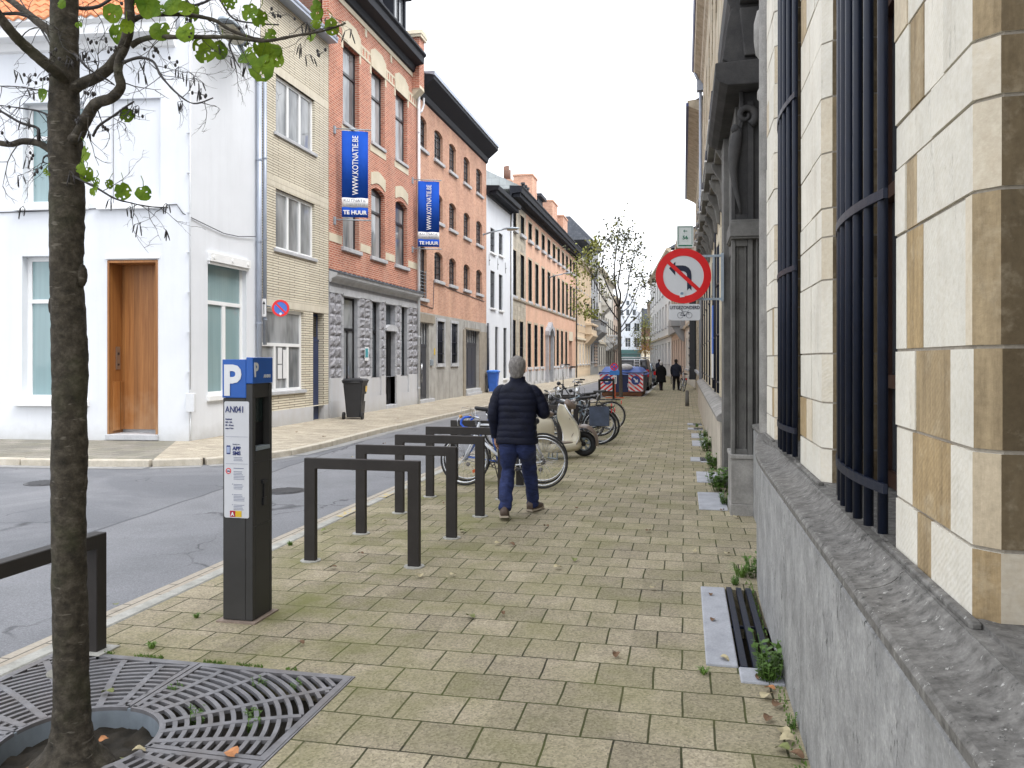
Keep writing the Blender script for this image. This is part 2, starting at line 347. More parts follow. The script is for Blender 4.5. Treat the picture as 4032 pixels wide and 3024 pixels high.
def pavers(name, c1, c2, mort, bw, bh, moss=0, ms=.0055, speck=.5, mossx=None, bs=.6, off=.5, rot=0):
    N = NT(name); base = N.vec(rot=(0, 0, rot)) if rot else N.tc
    wn = N.n('VectorMath', {0: N.n('TexNoise', {'Vector': N.tc, 'Scale': 2.2}).outputs[1], 1: (.022, .022, 0)}, operation='MULTIPLY').outputs[0]
    v = N.n('VectorMath', {0: base, 1: wn}, operation='ADD').outputs[0]
    b = N.n('TexBrick', {'Vector': v, 'Color1': tuple(c1)+(1,), 'Color2': tuple(c2)+(1,), 'Mortar': tuple(mort)+(1,), 'Scale': 1., 'Mortar Size': ms, 'Mortar Smooth': .35, 'Bias': 0., 'Brick Width': bw, 'Row Height': bh}, offset=off)
    col = b.outputs[0]; pat = N.ramp(N.noise(.9, 6), [(.3, .86), (.7, 1.1)]); col = N.mix(1., col, pat, 'MULTIPLY')
    vo = N.n('TexVoronoi', {'Vector': N.tc, 'Scale': 95.}); sp = N.ramp(vo.outputs[1], [(.0, .25), (.45, 1.), (1., 1.75)])
    sto = N.ramp(N.noise(2.7, 7, .7), [(.55, 0.), (.72, 1.)]); col = N.mix(N.math('MULTIPLY', sto, .38), col, (.11, .10, .075))
    wf = N.n('TexWhiteNoise', {'Vector': N.n('VectorMath', {0: N.n('VectorMath', {0: v, 1: (bw, bh, 1.)}, operation='DIVIDE').outputs[0]}, operation='FLOOR').outputs[0]}).outputs[0]; col = N.mix(1., col, N.ramp(wf, [(0., .86), (1., 1.1)]), 'MULTIPLY')
    col = N.mix(speck, col, sp, 'MULTIPLY')
    blk = N.ramp(N.noise(75, 2), [(.60, 0.), (.68, 1.)]); col = N.mix(N.math('MULTIPLY', blk, .45*speck*2), col, (.05, .047, .04))
    if moss:
        x = N.n('SeparateXYZ', {0: N.tc}).outputs[0]
        band = N.ramp(N.math('MULTIPLY', N.math('ADD', x, 3.5), .25), [(0., .62), (.25, 1.), (.55, .6), (1., .45)])
        mo = N.ramp(N.noise(1.7, 7, .65), [(.40, 0.), (.68, 1.)]); mo = N.math('MULTIPLY', N.math('MULTIPLY', mo, band), moss)
        col = N.mix(mo, col, (.17, .175, .055))
        jm = N.ramp(N.noise(3, 4), [(.4, 0.), (.6, 1.)]); col = N.mix(N.math('MULTIPLY', N.math('MULTIPLY', b.outputs[1], jm), .4), col, (.08, .10, .02))
    h = N.math('SUBTRACT', N.math('MULTIPLY', vo.outputs[0], .35), b.outputs[1])
    tilt = N.n('TexBrick', {'Vector': v, 'Color1': (0, 0, 0, 1), 'Color2': (1, 1, 1, 1), 'Mortar': (.5, .5, .5, 1), 'Scale': 1., 'Mortar Size': ms, 'Brick Width': bw, 'Row Height': bh}, offset=off).outputs[0]
    h = N.math('ADD', h, N.math('MULTIPLY', tilt, .5))
    return N.out(col, .88, h, bs, .006, spec=.25)
M['pave'] = pavers('pavement_tiles', (.365, .315, .228), (.29, .252, .178), (.036, .033, .022), .29, .29, .85, .0060)
M['pave_far'] = pavers('far_pavement_tiles', (.44, .39, .31), (.36, .32, .255), (.18, .16, .13), .30, .15, 0, .005, .35)
M['pave_side'] = pavers('side_pavement_slabs', (.27, .25, .22), (.20, .19, .17), (.09, .085, .075), .45, .30, .3, .008, .4)
M['kerb'] = stone('kerb_stone', (.40, .36, .29), (.55, .51, .44), dk=.25, sc_=5)
M['kerb_w'] = stone('kerb_concrete', (.30, .30, .275), (.50, .49, .455), dk=.45, sc_=7, dark=(.14, .13, .10))
N = NT('gutter_brick'); b = N.n('TexBrick', {'Vector': N.vec(rot=(0, 0, R(90))), 'Color1': (.36, .31, .25, 1), 'Color2': (.42, .38, .32, 1), 'Mortar': (.12, .11, .09, 1), 'Scale': 1., 'Mortar Size': .006, 'Brick Width': .5, 'Row Height': .075}, offset=.5)
M['gutter'] = N.out(N.mix(.3, b.outputs[0], N.noise(40, 3), 'OVERLAY'), .85, b.outputs[1], .3, .004)
M['soil'] = stone('pit_soil', (.012, .010, .007), (.04, .032, .022), sc_=14, dk=.2)
GZ = Fr((0, 0, 0), (1, 0, 0), (0, 0, 1), (0, 1, 0))    # u = x, "z" = y, d = up
m = MB(); m.add([(-600, -300, -.35), (600, -300, -.35), (600, 1200, -.35), (-600, 1200, -.35)], [(0, 1, 2, 3)]); struct(m.build('ground', M['asphalt']))
# road: street between the kerbs and the side street running left
def road_z(x): return -.03 - .08*min(1, max(0, (-3.7-x)/3.6))
m = MB(); ys = [-30, 0, 6, 10, 11.5, 14, 20, 30, 60, 230]; xs = [-60, -30, -20, -12, -7.6, -7.1, -6.2, -5, -4.2, -3.6, -1.3, .0, 1]
xs = [-60, -30, -20, -12, -7.6, -7.1, -6.2, -5, -4.2, -3.59]
m.add([(-3.59, 34.6, -.03), (-1.72, 34.6, -.03), (-1.72, 230, -.03), (-3.59, 230, -.03)], [(0, 1, 2, 3)])
for i in range(len(xs)-1):
    for j in range(len(ys)-1): m.add([(xs[i], ys[j], road_z(xs[i])), (xs[i+1], ys[j], road_z(xs[i+1])), (xs[i+1], ys[j+1], road_z(xs[i+1])), (xs[i], ys[j+1], road_z(xs[i]))], [(0, 1, 2, 3)])
struct(m.build('road', M['asphalt']))
# near pavement with the tree pit and the cellar light wells cut out
HOLE = [(.285, .50, 4.42, 5.92), (.26, .45, 13.25, 13.75), (.22, .44, 19.2, 19.7), (.22, .44, 20.6, 21.1)]
GC = (-2.57, 2.98); GH = .9
ops = [op(GC[0]-GH, GC[0]+GH, GC[1]-GH, GC[1]+GH, dep=.3)] + [op(a, b, c, d, dep=.35) for a, b, c, d in HOLE]
m = MB(); wall(GZ, -3.47, 1.2, -8, 34.6, ops, .3, m, rim=False)
m.add([(-3.47, 34.6, 0), (1.2, 34.6, 0), (1.2, 36, 0), (-3.2, 36, 0)], [(0, 1, 2, 3)])
m.add([(-1.72, 36, 0), (1.2, 36, 0), (1.2, 190, 0), (-1.72, 190, 0)], [(0, 1, 2, 3)])
struct(m.build('pavement', M['pave']))
m = MB(); m.box(-3.47, -1.2, 2, 4, -.34, -.15)
gs = []
for i in range(25):
    gs.append([Vector((GC[0]-.33+.66*i/24, GC[1]-.33+.66*j/24, -.095+.03*noise.noise(Vector((i*.35, j*.35, 2)))+.02*noise.noise(Vector((i*.9, j*.9, 7))))) for j in range(25)])
m.loft(gs, 0, True, False, False)
for a, b, c, d in HOLE: m.box(a-.01, b+.01, c-.01, d+.01, -.40, -.345)
struct(m.build('soil', M['soil']))
m = MB()
y = -8
while y < 34: L = 1.0; m.box(-3.585, -3.475, y+.004, y+L-.004, -.3, .006); y += L
y = 36.2
while y < 185: L = 1.0; m.box(-1.85, -1.725, y+.004, y+L-.004, -.3, .004); y += L
for k in range(6): a = k/6; m.box(-3.47+a*1.7, -3.47+(k+1)/6*1.7-.01, 35.9, 36.05, -.3, .004)
struct(m.build('kerb_near', M['kerb_w'], bevel=.01))
m = MB(); m.box(-3.745, -3.588, -8, 34.5, -.3, -.018); struct(m.build('gutter', M['gutter']))
# far pavement: corner curve, then straight along the facades
KX = -7.05
curve = [(-60, 10.6), (-20, 10.95), (-12, 11.25), (-9.6, 11.45), (-8.6, 11.65), (-7.9, 12.0), (-7.4, 12.6), (-7.15, 13.4), (-7.12, 15), (-7.22, 18), (-7.15, 22), (-7.05, 28), (-7.05, 44), (-6.9, 54), (-6.9, 190)]
inner = [(-60, 14.2), (-20, 14.2), (-12.2, 14.3), (-10.2, 14.5), (-10.2, 14.6), (-10.2, 14.8), (-10.2, 15), (-10.2, 15.4), (-10.2, 16), (-10.2, 18), (-10.2, 22), (-10.2, 28), (-10.2, 44), (-10.2, 54), (-10.2, 190)]
m = MB()
for i in range(len(curve)-1):
    a, b, c_, d = curve[i], curve[i+1], inner[i+1], inner[i]; m.add([(a[0], a[1], 0), (b[0], b[1], 0), (c_[0], c_[1], .012), (d[0], d[1], .012)], [(0, 1, 2, 3)], 1 if i < 4 else 0)
struct(m.build('pavement_far', [M['pave_far'], M['pave_side']]))
m = MB()
def resample(P, st):
    out = [Vector(P[0])]
    for a, b in zip(P, P[1:]):
        a, b = Vector(a), Vector(b); L = (b-a).length; n = max(1, int(L/st))
        for k in range(1, n+1): out.append(a.lerp(b, k/n))
    return out
pp = resample([Vector((x, y, 0)) for x, y in curve], .95)
for a, b in zip(pp, pp[1:]):
    t = (b-a).normalized(); nrm = Vector((t.y, -t.x, 0)); a2 = a+t*.006; b2 = b-t*.006; jz = random.uniform(-.004, .004)
    v = [a2, b2, b2+nrm*.15, a2+nrm*.15]
    m.hexa([p+Vector((0, 0, -.3)) for p in v] + [p+Vector((0, 0, .006+jz)) for p in v])
struct(m.build('kerb_far', M['kerb'], bevel=.018, seg=2))
m = MB()
for a, b in zip(pp, pp[1:]):
    t = (b-a).normalized(); nrm = Vector((t.y, -t.x, 0)); v = [a+nrm*.152, b+nrm*.152, b+nrm*.40, a+nrm*.40]
    m.add([p+Vector((0, 0, road_z(p.x)+.006)) for p in v], [(0, 1, 2, 3)])
struct(m.build('gutter_far', stone('gutter_concrete', (.20, .20, .20), (.34, .34, .335), sc_=5, dk=.4)))
m = MB()
for y0, y1 in ((7.75, 8.45), (8.95, 9.3), (9.9, 10.3)): m.add([(-3.58, y0, .011), (-3.48, y0, .011), (-3.48, y1, .011), (-3.58, y1, .011)], [(0, 1, 2, 3)])
N = NT('worn_yellow_paint'); c = N.mix(N.ramp(N.noise(18, 5), [(.46, 0.), (.62, 1.)]), (.42, .40, .36), (.56, .42, .12))
struct(m.build('road_marking', N.out(c, .7)))
# manhole covers
def manhole(x, y, r, z, label, mt):
    t = thing('manhole_cover', label, 'manhole cover', (x, y, z)); m = MB(); m.disc((x, y, z), r, (0, 0, 1), .012, 32); m.build('frame', mt, t)
    m = MB(); m.disc((x, y, z+.008), r*.86, (0, 0, 1), .008, 32)
    for k in range(-4, 5):
        w_ = math.sqrt(max(0, (r*.8)**2-(k*r*.18)**2)); m.box(x-w_, x+w_, y+k*r*.18-.012, y+k*r*.18+.012, z+.010, z+.016)
    m.build('lid', mt, t)
iron = plain('cast_iron', (.07, .07, .075), .5, .2, 20)
manhole(-5.06, 9.5, .26, road_z(-5.06)+.004, 'round iron manhole cover in the road behind the parking machine', iron)
manhole(-8.9, 9.7, .28, road_z(-8.9)+.004, 'round manhole cover in the dark asphalt in front of the white corner house', iron)
# inspection slabs and light wells at the foot of the right-hand wall
blue = stone('blue_stone', (.30, .31, .34), (.46, .47, .51), dk=.2, sc_=4)
for (a, b, c_, d, lab) in ((.16, .47, 9.0, 10.15, 'smooth blue stone slab at the foot of the portal pedestal, nearest of the plain slabs'), (.17, .47, 11.0, 12.0, 'smooth blue stone slab in the pavement, second beyond the near slatted light well'),
                           (.15, .42, 15.6, 16.6, 'small blue stone slab in the pavement, third of the plain slabs'), (.15, .42, 17.2, 18.2, 'small blue stone slab in the pavement, farthest of the plain slabs')):
    m = MB(); m.box(a, b, c_, d, -.05, .012); tag(m.build('stone_slab', blue, bevel=.006), lab, 'slab', 'stone slabs along the wall foot')
def lightwell(x0, xm, x1, y0, y1, lab, n, edge):
    t = thing('cellar_grating', lab, 'grating', (xm, (y0+y1)/2, 0), group='cellar light wells')
    m = MB(); m.box(x0, xm-.002, y0, y1, -.05, .014); m.box(xm-.002, x1, y0-.2 if edge else y0-.1, y0-.004, -.05, .012); m.build('stone_surround', blue, t, bevel=.008, seg=2)
    for k in range(n):
        x = xm+(x1-xm)*(k+.42)/(n+.25); m = MB()
        w_ = .019 if edge else .014; m.box(x-w_, x+w_, y0-.01, y1+.01, -.012, .016); m.build('bar', M['steel_blk'], t, bevel=.003)
    m = MB(); m.box(xm-.005, x1+.005, (y0+y1)/2-.008, (y0+y1)/2+.008, -.03, -.014); m.build('cross_bar', M['steel_blk'], t)
lightwell(.115, .285, .50, 4.42, 5.92, 'cellar light well with three black iron bars beside the near grey plinth', 3, True)
lightwell(.10, .26, .45, 13.25, 13.75, 'small barred cellar grating among weeds, nearest of the distant ones', 5, False)
lightwell(.08, .22, .44, 19.2, 19.7, 'tiny distant cellar grating, nearer of the last two at the wall foot', 5, False)
lightwell(.08, .22, .44, 20.6, 21.1, 'tiny distant cellar grating, farther of the last two at the wall foot', 5, False)
# ================================================================ left-hand buildings
XF = -9.75
def bodybox(m, y0, y1, z1, d=.3, depth=9, mi=0): m.box(XF-depth, XF-d, y0, y1, -.3, z1, mi)
def downpipe(x, y, z0, z1, r, mt, parent, name='downpipe', heads=()):
    m = MB(); m.tube([(x, y, z0), (x, y, z1)], r, 10)
    z = z0+.6
    while z < z1: m.disc((x, y, z), r+.012, (0, 0, 1), .03, 12); z += 1.9
    return m.build(name, mt, parent)
# ---- white corner house
bd = thing('corner_house', 'white rendered corner house with tall recessed oak door and orange tiled roof', 'house', (XF, 14.3, 0))
FS = Fr((-9.75, 14.3, 0), (-4.07, -.46, 0), (.46, -4.07, 0)); F1 = FL(XF)
s_ops = [op(2.25, 3.60, .83, 3.78), op(.66, 1.73, .12, 3.68, dep=.5), op(2.25, 3.58, 4.84, 6.93), op(.60, 1.66, 4.82, 6.95, dep=.07), op(6.0, 7.4, .83, 3.78), op(6.0, 7.4, 4.84, 6.93)]
m = MB(); wall(FS, 0, 14, -.2, 8.3, s_ops, .22, m)
F1.box(m, 14.32, 17.08, -.2, .0, -.2, .0)
m2 = m; st_ops = [op(14.95, 16.45, .88, 3.84)]
wall(F1, 14.3, 17.06, -.2, 10.9, st_ops, .20, m)
FS.box(m, .6, 14, 0, 8.25, -8, -.52); F1.box(m, 15.0, 17.06, 0, 10.85, -3.5, -.24); FS.box(m, .61, 1.65, 4.8, 6.97, -.3, -.071)
FS.box(m, 1.75, 14, 0, 3.9, -.52, -.235)
m.build('wall', M['white_wall'], bd)
for o in (s_ops[0], s_ops[2], s_ops[4], s_ops[5]):
    w_ = window(FS, o, bd, M['trim_white'], M['glass_blue'], d=.17, fw=.09, cols=1, trans=o['z0']+(2.03 if o['z0'] < 2 else 1.4), sill=.12, sm=M['trim_white'], so=.10, sh=.13)
m = MB(); FS.box(m, .46, 1.93, 4.70, 4.80, .0, .09); m.build('sill', M['trim_white'], bd, bevel=.006)
window(F1, st_ops[0], bd, M['trim_white'], M['glass_blue'], d=.10, fw=.09, cols=2, trans=2.87, sill=.04, sm=M['trim_white'], so=.06, sh=.10, mull=.12)
m = MB(); F1.box(m, 14.93, 16.5, 3.72, 3.90, .0, .09); F1.box(m, 14.95, 16.48, 3.66, 3.715, .0, .05)
for u in (15.05, 15.75, 16.38): m.disc(F1.p(u, 3.81, .095), .04, (1, 0, 0), .02, 12)
m.build('shutter_box', M['trim_white'], bd, bevel=.004)
# door recess in oak
oak = NT('oak'); g = oak.noise(1., 6, .65, vec=oak.vec(22, 22, .9)); c1 = oak.ramp(g, [(.3, (.24, .088, .022)), (.7, (.42, .185, .055))])
zz = oak.n('SeparateXYZ', {0: oak.tc}).outputs[2]; bl = oak.ramp(oak.math('ADD', oak.math('MULTIPLY', zz, .3), oak.noise(1.2, 4)), [(.45, .75), (.75, 0.)]); c1 = oak.mix(oak.math('MULTIPLY', bl, .7), c1, (.50, .33, .19))
pl = oak.n('TexBrick', {'Vector': oak.n('CombineXYZ', {0: oak.n('SeparateXYZ', {0: oak.tc}).outputs[0], 1: oak.math('MULTIPLY', zz, .02), 2: 0.}).outputs[0], 'Color1': (.8, .8, .8, 1), 'Color2': (1.1, 1.1, 1.1, 1), 'Mortar': (.5, .5, .5, 1), 'Scale': 1., 'Mortar Size': .002, 'Brick Width': .105, 'Row Height': 9.}, offset=0.).outputs[0]
M['oak'] = oak.out(oak.mix(1., c1, pl, 'MULTIPLY'), .5, g, .2, .003)
d = MB(); FS.box(d, .70, 1.69, .2, 3.66, -.49, -.44); dr = d.build('door', M['oak'], bd)
d = MB(); FS.box(d, .655, .70, .14, 3.67, -.46, .012); FS.box(d, 1.69, 1.735, .14, 3.67, -.46, .012); FS.box(d, .70, 1.69, 3.62, 3.665, -.44, .012); d.build('door_frame', M['oak'], bd)
d = MB(); FS.box(d, 1.655, 1.69, .2, 1.2, -.44, -.10); d.build('side_panel', M['oak'], bd)
d = MB(); FS.box(d, 1.672, 1.688, 1.45, 1.92, -.34, -.21); ic = d.build('intercom', metalm('brushed_steel', (.42, .40, .38)), bd)
d = MB(); FS.box(d, 1.662, 1.673, 1.53, 1.57, -.30, -.25); FS.box(d, 1.662, 1.673, 1.75, 1.80, -.30, -.25); d.build('button', M['black_paint'], ic)
d = MB(); FS.box(d, .64, 1.76, .02, .135, -.42, .05); d.build('doorstep', M['sill'], bd, bevel=.01)
d = MB(); FS.box(d, .62, 1.76, 3.70, 3.76, 0, .035); d.build('lintel', M['trim_white'], bd)
# cornice and roof over the side street
d = MB(); FS.profile(d, [(0, 7.95), (.06, 7.98), (.12, 8.12), (.34, 8.16), (.34, 8.34), (.42, 8.42), (.42, 8.50), (0, 8.50)], .28, 14); d.build('cornice', M['trim_white'], bd)
tile = NT('roof_tile'); tb = tile.noise(4, 4); M['tile'] = tile.out(tile.ramp(tb, [(.3, (.40, .13, .05)), (.7, (.62, .25, .11))]), .75, tile.noise(30, 3), .3, .004)
d = MB(); rows = 12; du = .22
for r_ in range(rows):
    z0, z1 = 8.46+r_*.235, 8.46+r_*.235+.262; d0, d1 = .44-r_*.25, .44-r_*.25-.27
    us = [.75 + r_*.16 + k*.044 for k in range(int((12-.75-r_*.16)/.044))]; prof = []
    for k, u in enumerate(us): prof.append((u, .030*math.sin(2*math.pi*u/du)))
    lo = [FS.p(u, z0+.045+h, d0) for u, h in prof]; hi = [FS.p(u, z1+h, d1) for u, h in prof]; lb = [FS.p(u, z0+h, d0-.004) for u, h in prof]
    n = len(us); d.add(lo+hi, [(k, k+1, n+k+1, n+k) for k in range(n-1)], 0, True); d.add(lo+lb, [(k, k+1, n+k+1, n+k) for k in range(n-1)])
rf = d.build('roof', M['tile'], bd)
d = MB(); d.tube([FS.p(.62+t*2.2, 8.50+t*3.1, .42-t*3.3) for t in (0, .25, .5, .75, 1)], .07, 8); d.build('ridge', M['trim_white'], rf)
d = MB(); F1.box(d, 15.34, 15.52, 8.95, 9.75, 0, .05); d.build('wall_plate', M['trim_white'], bd)
# corner conduit, meter box, street pipes, cable
d = MB(); d.tube([FS.p(-.05, .02, .03), FS.p(-.05, .6, .03)], .012, 6); d.tube([FS.p(-.045, 1.05, .03), FS.p(-.045, 8.1, .03)], .014, 6)
for z in (1.4, 2.2, 3., 3.8, 4.6, 5.4, 6.2, 7.): d.box(*[v for v in (-9.775, -9.70, 14.24, 14.29, z, z+.012)])
d.build('conduit', M['pipe_white'], bd)
d = MB(); FS.box(d, -.16, .02, .60, .98, .0, .10); mb_ = d.build('meter_box', M['pipe_white'], bd, bevel=.01)
d = MB(); pts = [FS.p(4.1+u*.0, 4.69, .02) for u in (0,)]; pts = [FS.p(6, 4.67, .015), FS.p(4, 4.69, .015), FS.p(2.2, 4.72, .015), FS.p(.25, 4.78, .015), FS.p(.12, 4.6, .015), F1.p(14.35, 4.52, .02), F1.p(14.9, 4.45, .03), F1.p(15.5, 4.38, .03), F1.p(16.1, 4.40, .03), F1.p(16.75, 4.5, .05)]
d.tube(pts, .010, 5); d.build('cable', M['gate_grey'], bd)
downpipe(XF+.09, 16.86, .0, 8.25, .062, M['zinc'], bd); downpipe(XF+.08, 17.13, 2.0, 8.3, .045, M['zinc'], bd)
# round-topped lamp fixed to the street wall
def cobra(base, arm, name_label, L, s=1., tall=.0):
    t = thing('street_lamp', name_label, 'street lamp', base, group='wall-mounted street lamps')
    b = Vector(base); d = Vector(arm).normalized(); e = b+d*L+Vector((0, 0, tall))
    m = MB(); m.tube([b, b+d*L*.5+Vector((0, 0, tall*.6)), e], .03*s, 8); m.build('arm', M['galv'], t)
    side_ = d.cross(Vector((0, 0, 1))).normalized(); rg = []; rb = []
    for k in range(9):
        u = k/8; wv = .13*s*math.sin(math.pi*min(.97, .08+u*.85))**.6; h = .075*s*math.sin(math.pi*min(.97, .1+u*.8))**.6; c0 = e+d*(u*.62*s)+Vector((0, 0, .02*u))
        rg.append([c0+side_*math.cos(a)*wv+Vector((0, 0, 1))*max(-.02, math.sin(a))*h for a in [2*math.pi*i/14 for i in range(14)]])
        if 2 <= k <= 7: rb.append([c0+side_*math.cos(a)*wv*.8+Vector((0, 0, 1))*min(-.018, math.sin(a)*h*.9) for a in [2*math.pi*i/14 for i in range(14)]])
    m = MB(); m.loft(rg); m.build('lamp_housing', M['gate_grey'] if s < 1.2 else M['galv'], t)
    m = MB(); m.loft(rb); m.build('lamp_glass', plain('lamp_cover', (.42, .39, .30), .25, .1), t)
    m = MB(); m.disc(b, .06*s, d, .03, 12); m.build('wall_bracket', M['galv'], t)
cobra((XF, 16.55, 8.45), (.3, -1, 0), 'grey wall lamp with a wide hood high on the white corner house', .75, 2.1, .1)
cobra((XF, 38.3, 7.85), (1, .12, 0), 'dark arm street lamp on the white house beyond the orange brick building', 1.0, 1.3, .25)
cobra((XF, 58.3, 7.75), (1, .12, 0), 'dark arm street lamp on the long salmon coloured facade', 1.0, 1.3, .25)
# no parking sign and arrow plate beside the white house drainpipe
red = plain('sign_red', (.74, .02, .022), .35, .05); blu = plain('sign_blue', (.06, .17, .60), .35, .08); wht = plain('sign_white', (.74, .75, .77), .35, .04); blk = plain('sign_black', (.02, .022, .03), .4, .05)
def ring(m, c, r0, r1, right, up, th, n=40, mi=0):
    c, r, u = Vector(c), Vector(right).normalized(), Vector(up).normalized(); nn = r.cross(u)*th
    vs = []
    for k in range(n): a = 2*math.pi*k/n; e = r*math.cos(a)+u*math.sin(a); vs += [c+e*r0, c+e*r1, c+e*r1+nn, c+e*r0+nn]
    m.add(vs, [(4*k+i, 4*k+(i+1) % 4, 4*((k+1) % n)+(i+1) % 4, 4*((k+1) % n)+i) for k in range(n) for i in range(4)], mi)
def plate(m, c, right, up, poly, t0, t1, mi=0):
    c, r, u = Vector(c), Vector(right).normalized(), Vector(up).normalized(); n = r.cross(u); m.prism(poly, t0, t1, mi, lambda a, b, t: c+r*a+u*b+n*t)
def rrect(w_, h, r, n=5):
    P = []
    for cx, cy, a0 in ((w_/2-r, h/2-r, 0), (-w_/2+r, h/2-r, 90), (-w_/2+r, -h/2+r, 180), (w_/2-r, -h/2+r, 270)):
        for k in range(n+1): a = R(a0+90*k/n); P.append((cx+r*math.cos(a), cy+r*math.sin(a)))
    return P
def circ(r, n=40): return [(r*math.cos(2*math.pi*k/n), r*math.sin(2*math.pi*k/n)) for k in range(n)]
def rotp(P, a, dx=0, dy=0): c, s = math.cos(R(a)), math.sin(R(a)); return [(x*c-y*s+dx, x*s+y*c+dy) for x, y in P]
rt, up = Vector((.9, .43, 0)).normalized(), Vector((0, 0, 1)); sc0 = Vector((XF+.42, 17.25, 2.87))
t = thing('no_parking_sign', 'round red and blue no parking sign on the drainpipe of the white corner house', 'road sign', (XF, 17.2, 2.87))
m = MB(); plate(m, sc0, rt, up, circ(.185), -.01, 0); m.build('disc', blu, t)
m = MB(); ring(m, sc0+rt.cross(up)*.001, .148, .20, rt, up, .004); plate(m, sc0, rt, up, rotp([(-.15, -.02), (.15, -.02), (.15, .02), (-.15, .02)], -45), .001, .0035); m.build('red_ring', red, t)
m = MB(); plate(m, sc0+up*-.135+rt*.0, rt, up, circ(.03, 16), .006, .008); m.build('sticker', wht, t)
m = MB(); m.tube([(XF, 17.13, 2.95), sc0-rt.cross(up)*.03], .015, 6); m.build('bracket', M['galv'], t)
ap = Vector((XF+.13, 17.0, 2.87)); m = MB(); plate(m, ap, rt, up, rrect(.10, .42, .02), -.006, 0); pl_ = m.build('arrow_plate', wht, t)
m = MB(); plate(m, ap, rt, up, [(-.008, -.15), (.008, -.15), (.008, .08), (.035, .08), (0, .16), (-.035, .08), (-.008, .08)], .001, .003); m.build('arrow', blk, pl_)

# ---- beige brick house
bd = thing('beige_house', 'narrow beige brick house with white triple windows and dark blue door', 'house', (XF, 17.08, 0))
wo = [op(17.79, 19.88, 7.20, 8.64), op(17.79, 19.88, 4.36, 5.84), op(17.12, 19.25, .86, 2.90), op(19.79, 20.45, .0, 2.92, dep=.22)]
m = MB(); wall(F1, 17.08, 20.74, .40, 10.5, wo, .13, m); F1.box(m, 17.09, 20.73, .4, 10.45, -9, -.225)
m.build('wall', M['beige'], bd)
for z0, z1 in ((8.64, 8.84), (5.88, 6.10), (2.94, 3.17)): m = MB(); F1.box(m, 17.081, 20.739, z0, z1, -.05, .004); m.build('soldier_course', M['beige_sold'], bd)
m = MB(); F1.box(m, 17.08, 19.78, -.2, .40, -.3, .012); F1.box(m, 20.46, 20.74, -.2, .40, -.3, .012); m.build('plinth', M['plinth_w'], bd)
for o in wo[:2]: window(F1, o, bd, M['trim_white'], M['glass_c'], d=.07, fw=.08, cols=3, mull=.09, sill=.10, so=.05, sh=.07)
window(F1, wo[2], bd, M['trim_white'], M['glass_c'], d=.07, fw=.08, cols=3, trans=2.02, mull=.10, sill=.08, so=.06, sh=.07)
m = MB(); F1.box(m, 19.80, 20.44, 0, 2.15, -.21, -.16); F1.box(m, 19.80, 20.44, 2.2, 2.9, -.21, -.18)
for z0, z1 in ((.15, .8), (.95, 2.0)): F1.box(m, 19.93, 20.31, z0, z1, -.16, -.145)
F1.box(m, 19.80, 20.44, 2.15, 2.2, -.21, -.14)
dr = m.build('door', M['navy_paint'], bd); m = MB(); F1.box(m, 19.9, 20.34, 2.28, 2.84, -.179, -.174); m.build('pane', M['glass_dark'], dr)
m = MB(); F1.box(m, 17.75, 17.95, 1.3, 1.75, -.06, -.055) if 0 else None
F1.box(m, 18.02, 18.22, 1.55, 1.95, -.075, -.066); F1.box(m, 18.02, 18.22, 1.18, 1.52, -.075, -.066); F1.box(m, 18.28, 18.46, 1.18, 1.90, -.075, -.066); m.build('notice', wht, bd)
m = MB(); F1.profile(m, [(0, 10.5), (.28, 10.5), (.28, 10.56), (0, 10.56)], 17.08, 20.74)
m.tube([F1.p(17.05, 10.62, .22), F1.p(20.74, 10.62, .22)], .085, 12); m.build('gutter', M['zinc'], bd)
m = MB(); F1.profile(m, [(.12, 10.6), (-3.5, 12.2), (-8, 12.2), (-8, 10.5), (0, 10.5)], 17.08, 20.74); m.build('roof', M['slate'], bd)

# ---- red brick house with rusticated base
bd = thing('red_brick_house', 'tall red brick house with rock-faced grey base and black mansard roof', 'house', (XF, 20.8, 0)); Y0, Y1 = 20.76, 28.3
cols3 = [(21.70, 22.90), (23.86, 25.03), (26.03, 27.24)]
up_o = [op(a, b, 8.62, 11.0) for a, b in cols3]; md_o = [op(a, b, 4.94, 7.22, arch=.14) for a, b in cols3]; md_o[0]['z1'] = 7.22
m = MB(); wall(F1, Y0, Y1, 4.14, 12.15, up_o+md_o, .20, m)
F1.box(m, Y0+.01, Y1-.01, 4.1, 12.1, -.5, -.32); m.build('wall', M['red'], bd)
m = MB(); F1.box(m, Y0, Y1-.02, 0, 14.9, -9, -.5); m.build('party_wall', M['brownbrick'], bd)
m = MB()   # cream bands and lintels
for a, b in cols3:
    F1.box(m, a-.06, b+.06, 11.0, 11.26, -.02, .03); F1.prism(m, [(a-.08, 11.24), (b+.08, 11.24), (b+.08, 11.5), ((a+b)/2+.3, 11.68), ((a+b)/2-.3, 11.68), (a-.08, 11.5)], .0, .022)
    F1.prism(m, [(a-.04, 7.25), (a-.04, 7.62)] + [(a+(b-a)*k/6, 7.62+.14*math.sin(math.pi*k/6)) for k in range(1, 6)] + [(b+.04, 7.62), (b+.04, 7.25)] + [(b-(b-a)*k/6, 7.23+.145*math.sin(math.pi*k/6)) for k in range(0, 7)], .0, .02)
    F1.box(m, a-.10, b+.10, 8.30, 8.50, 0, .012)
    for u in (a-.12, b-.0): F1.box(m, u, u+.12, 10.75, 11.0, 0, .014)
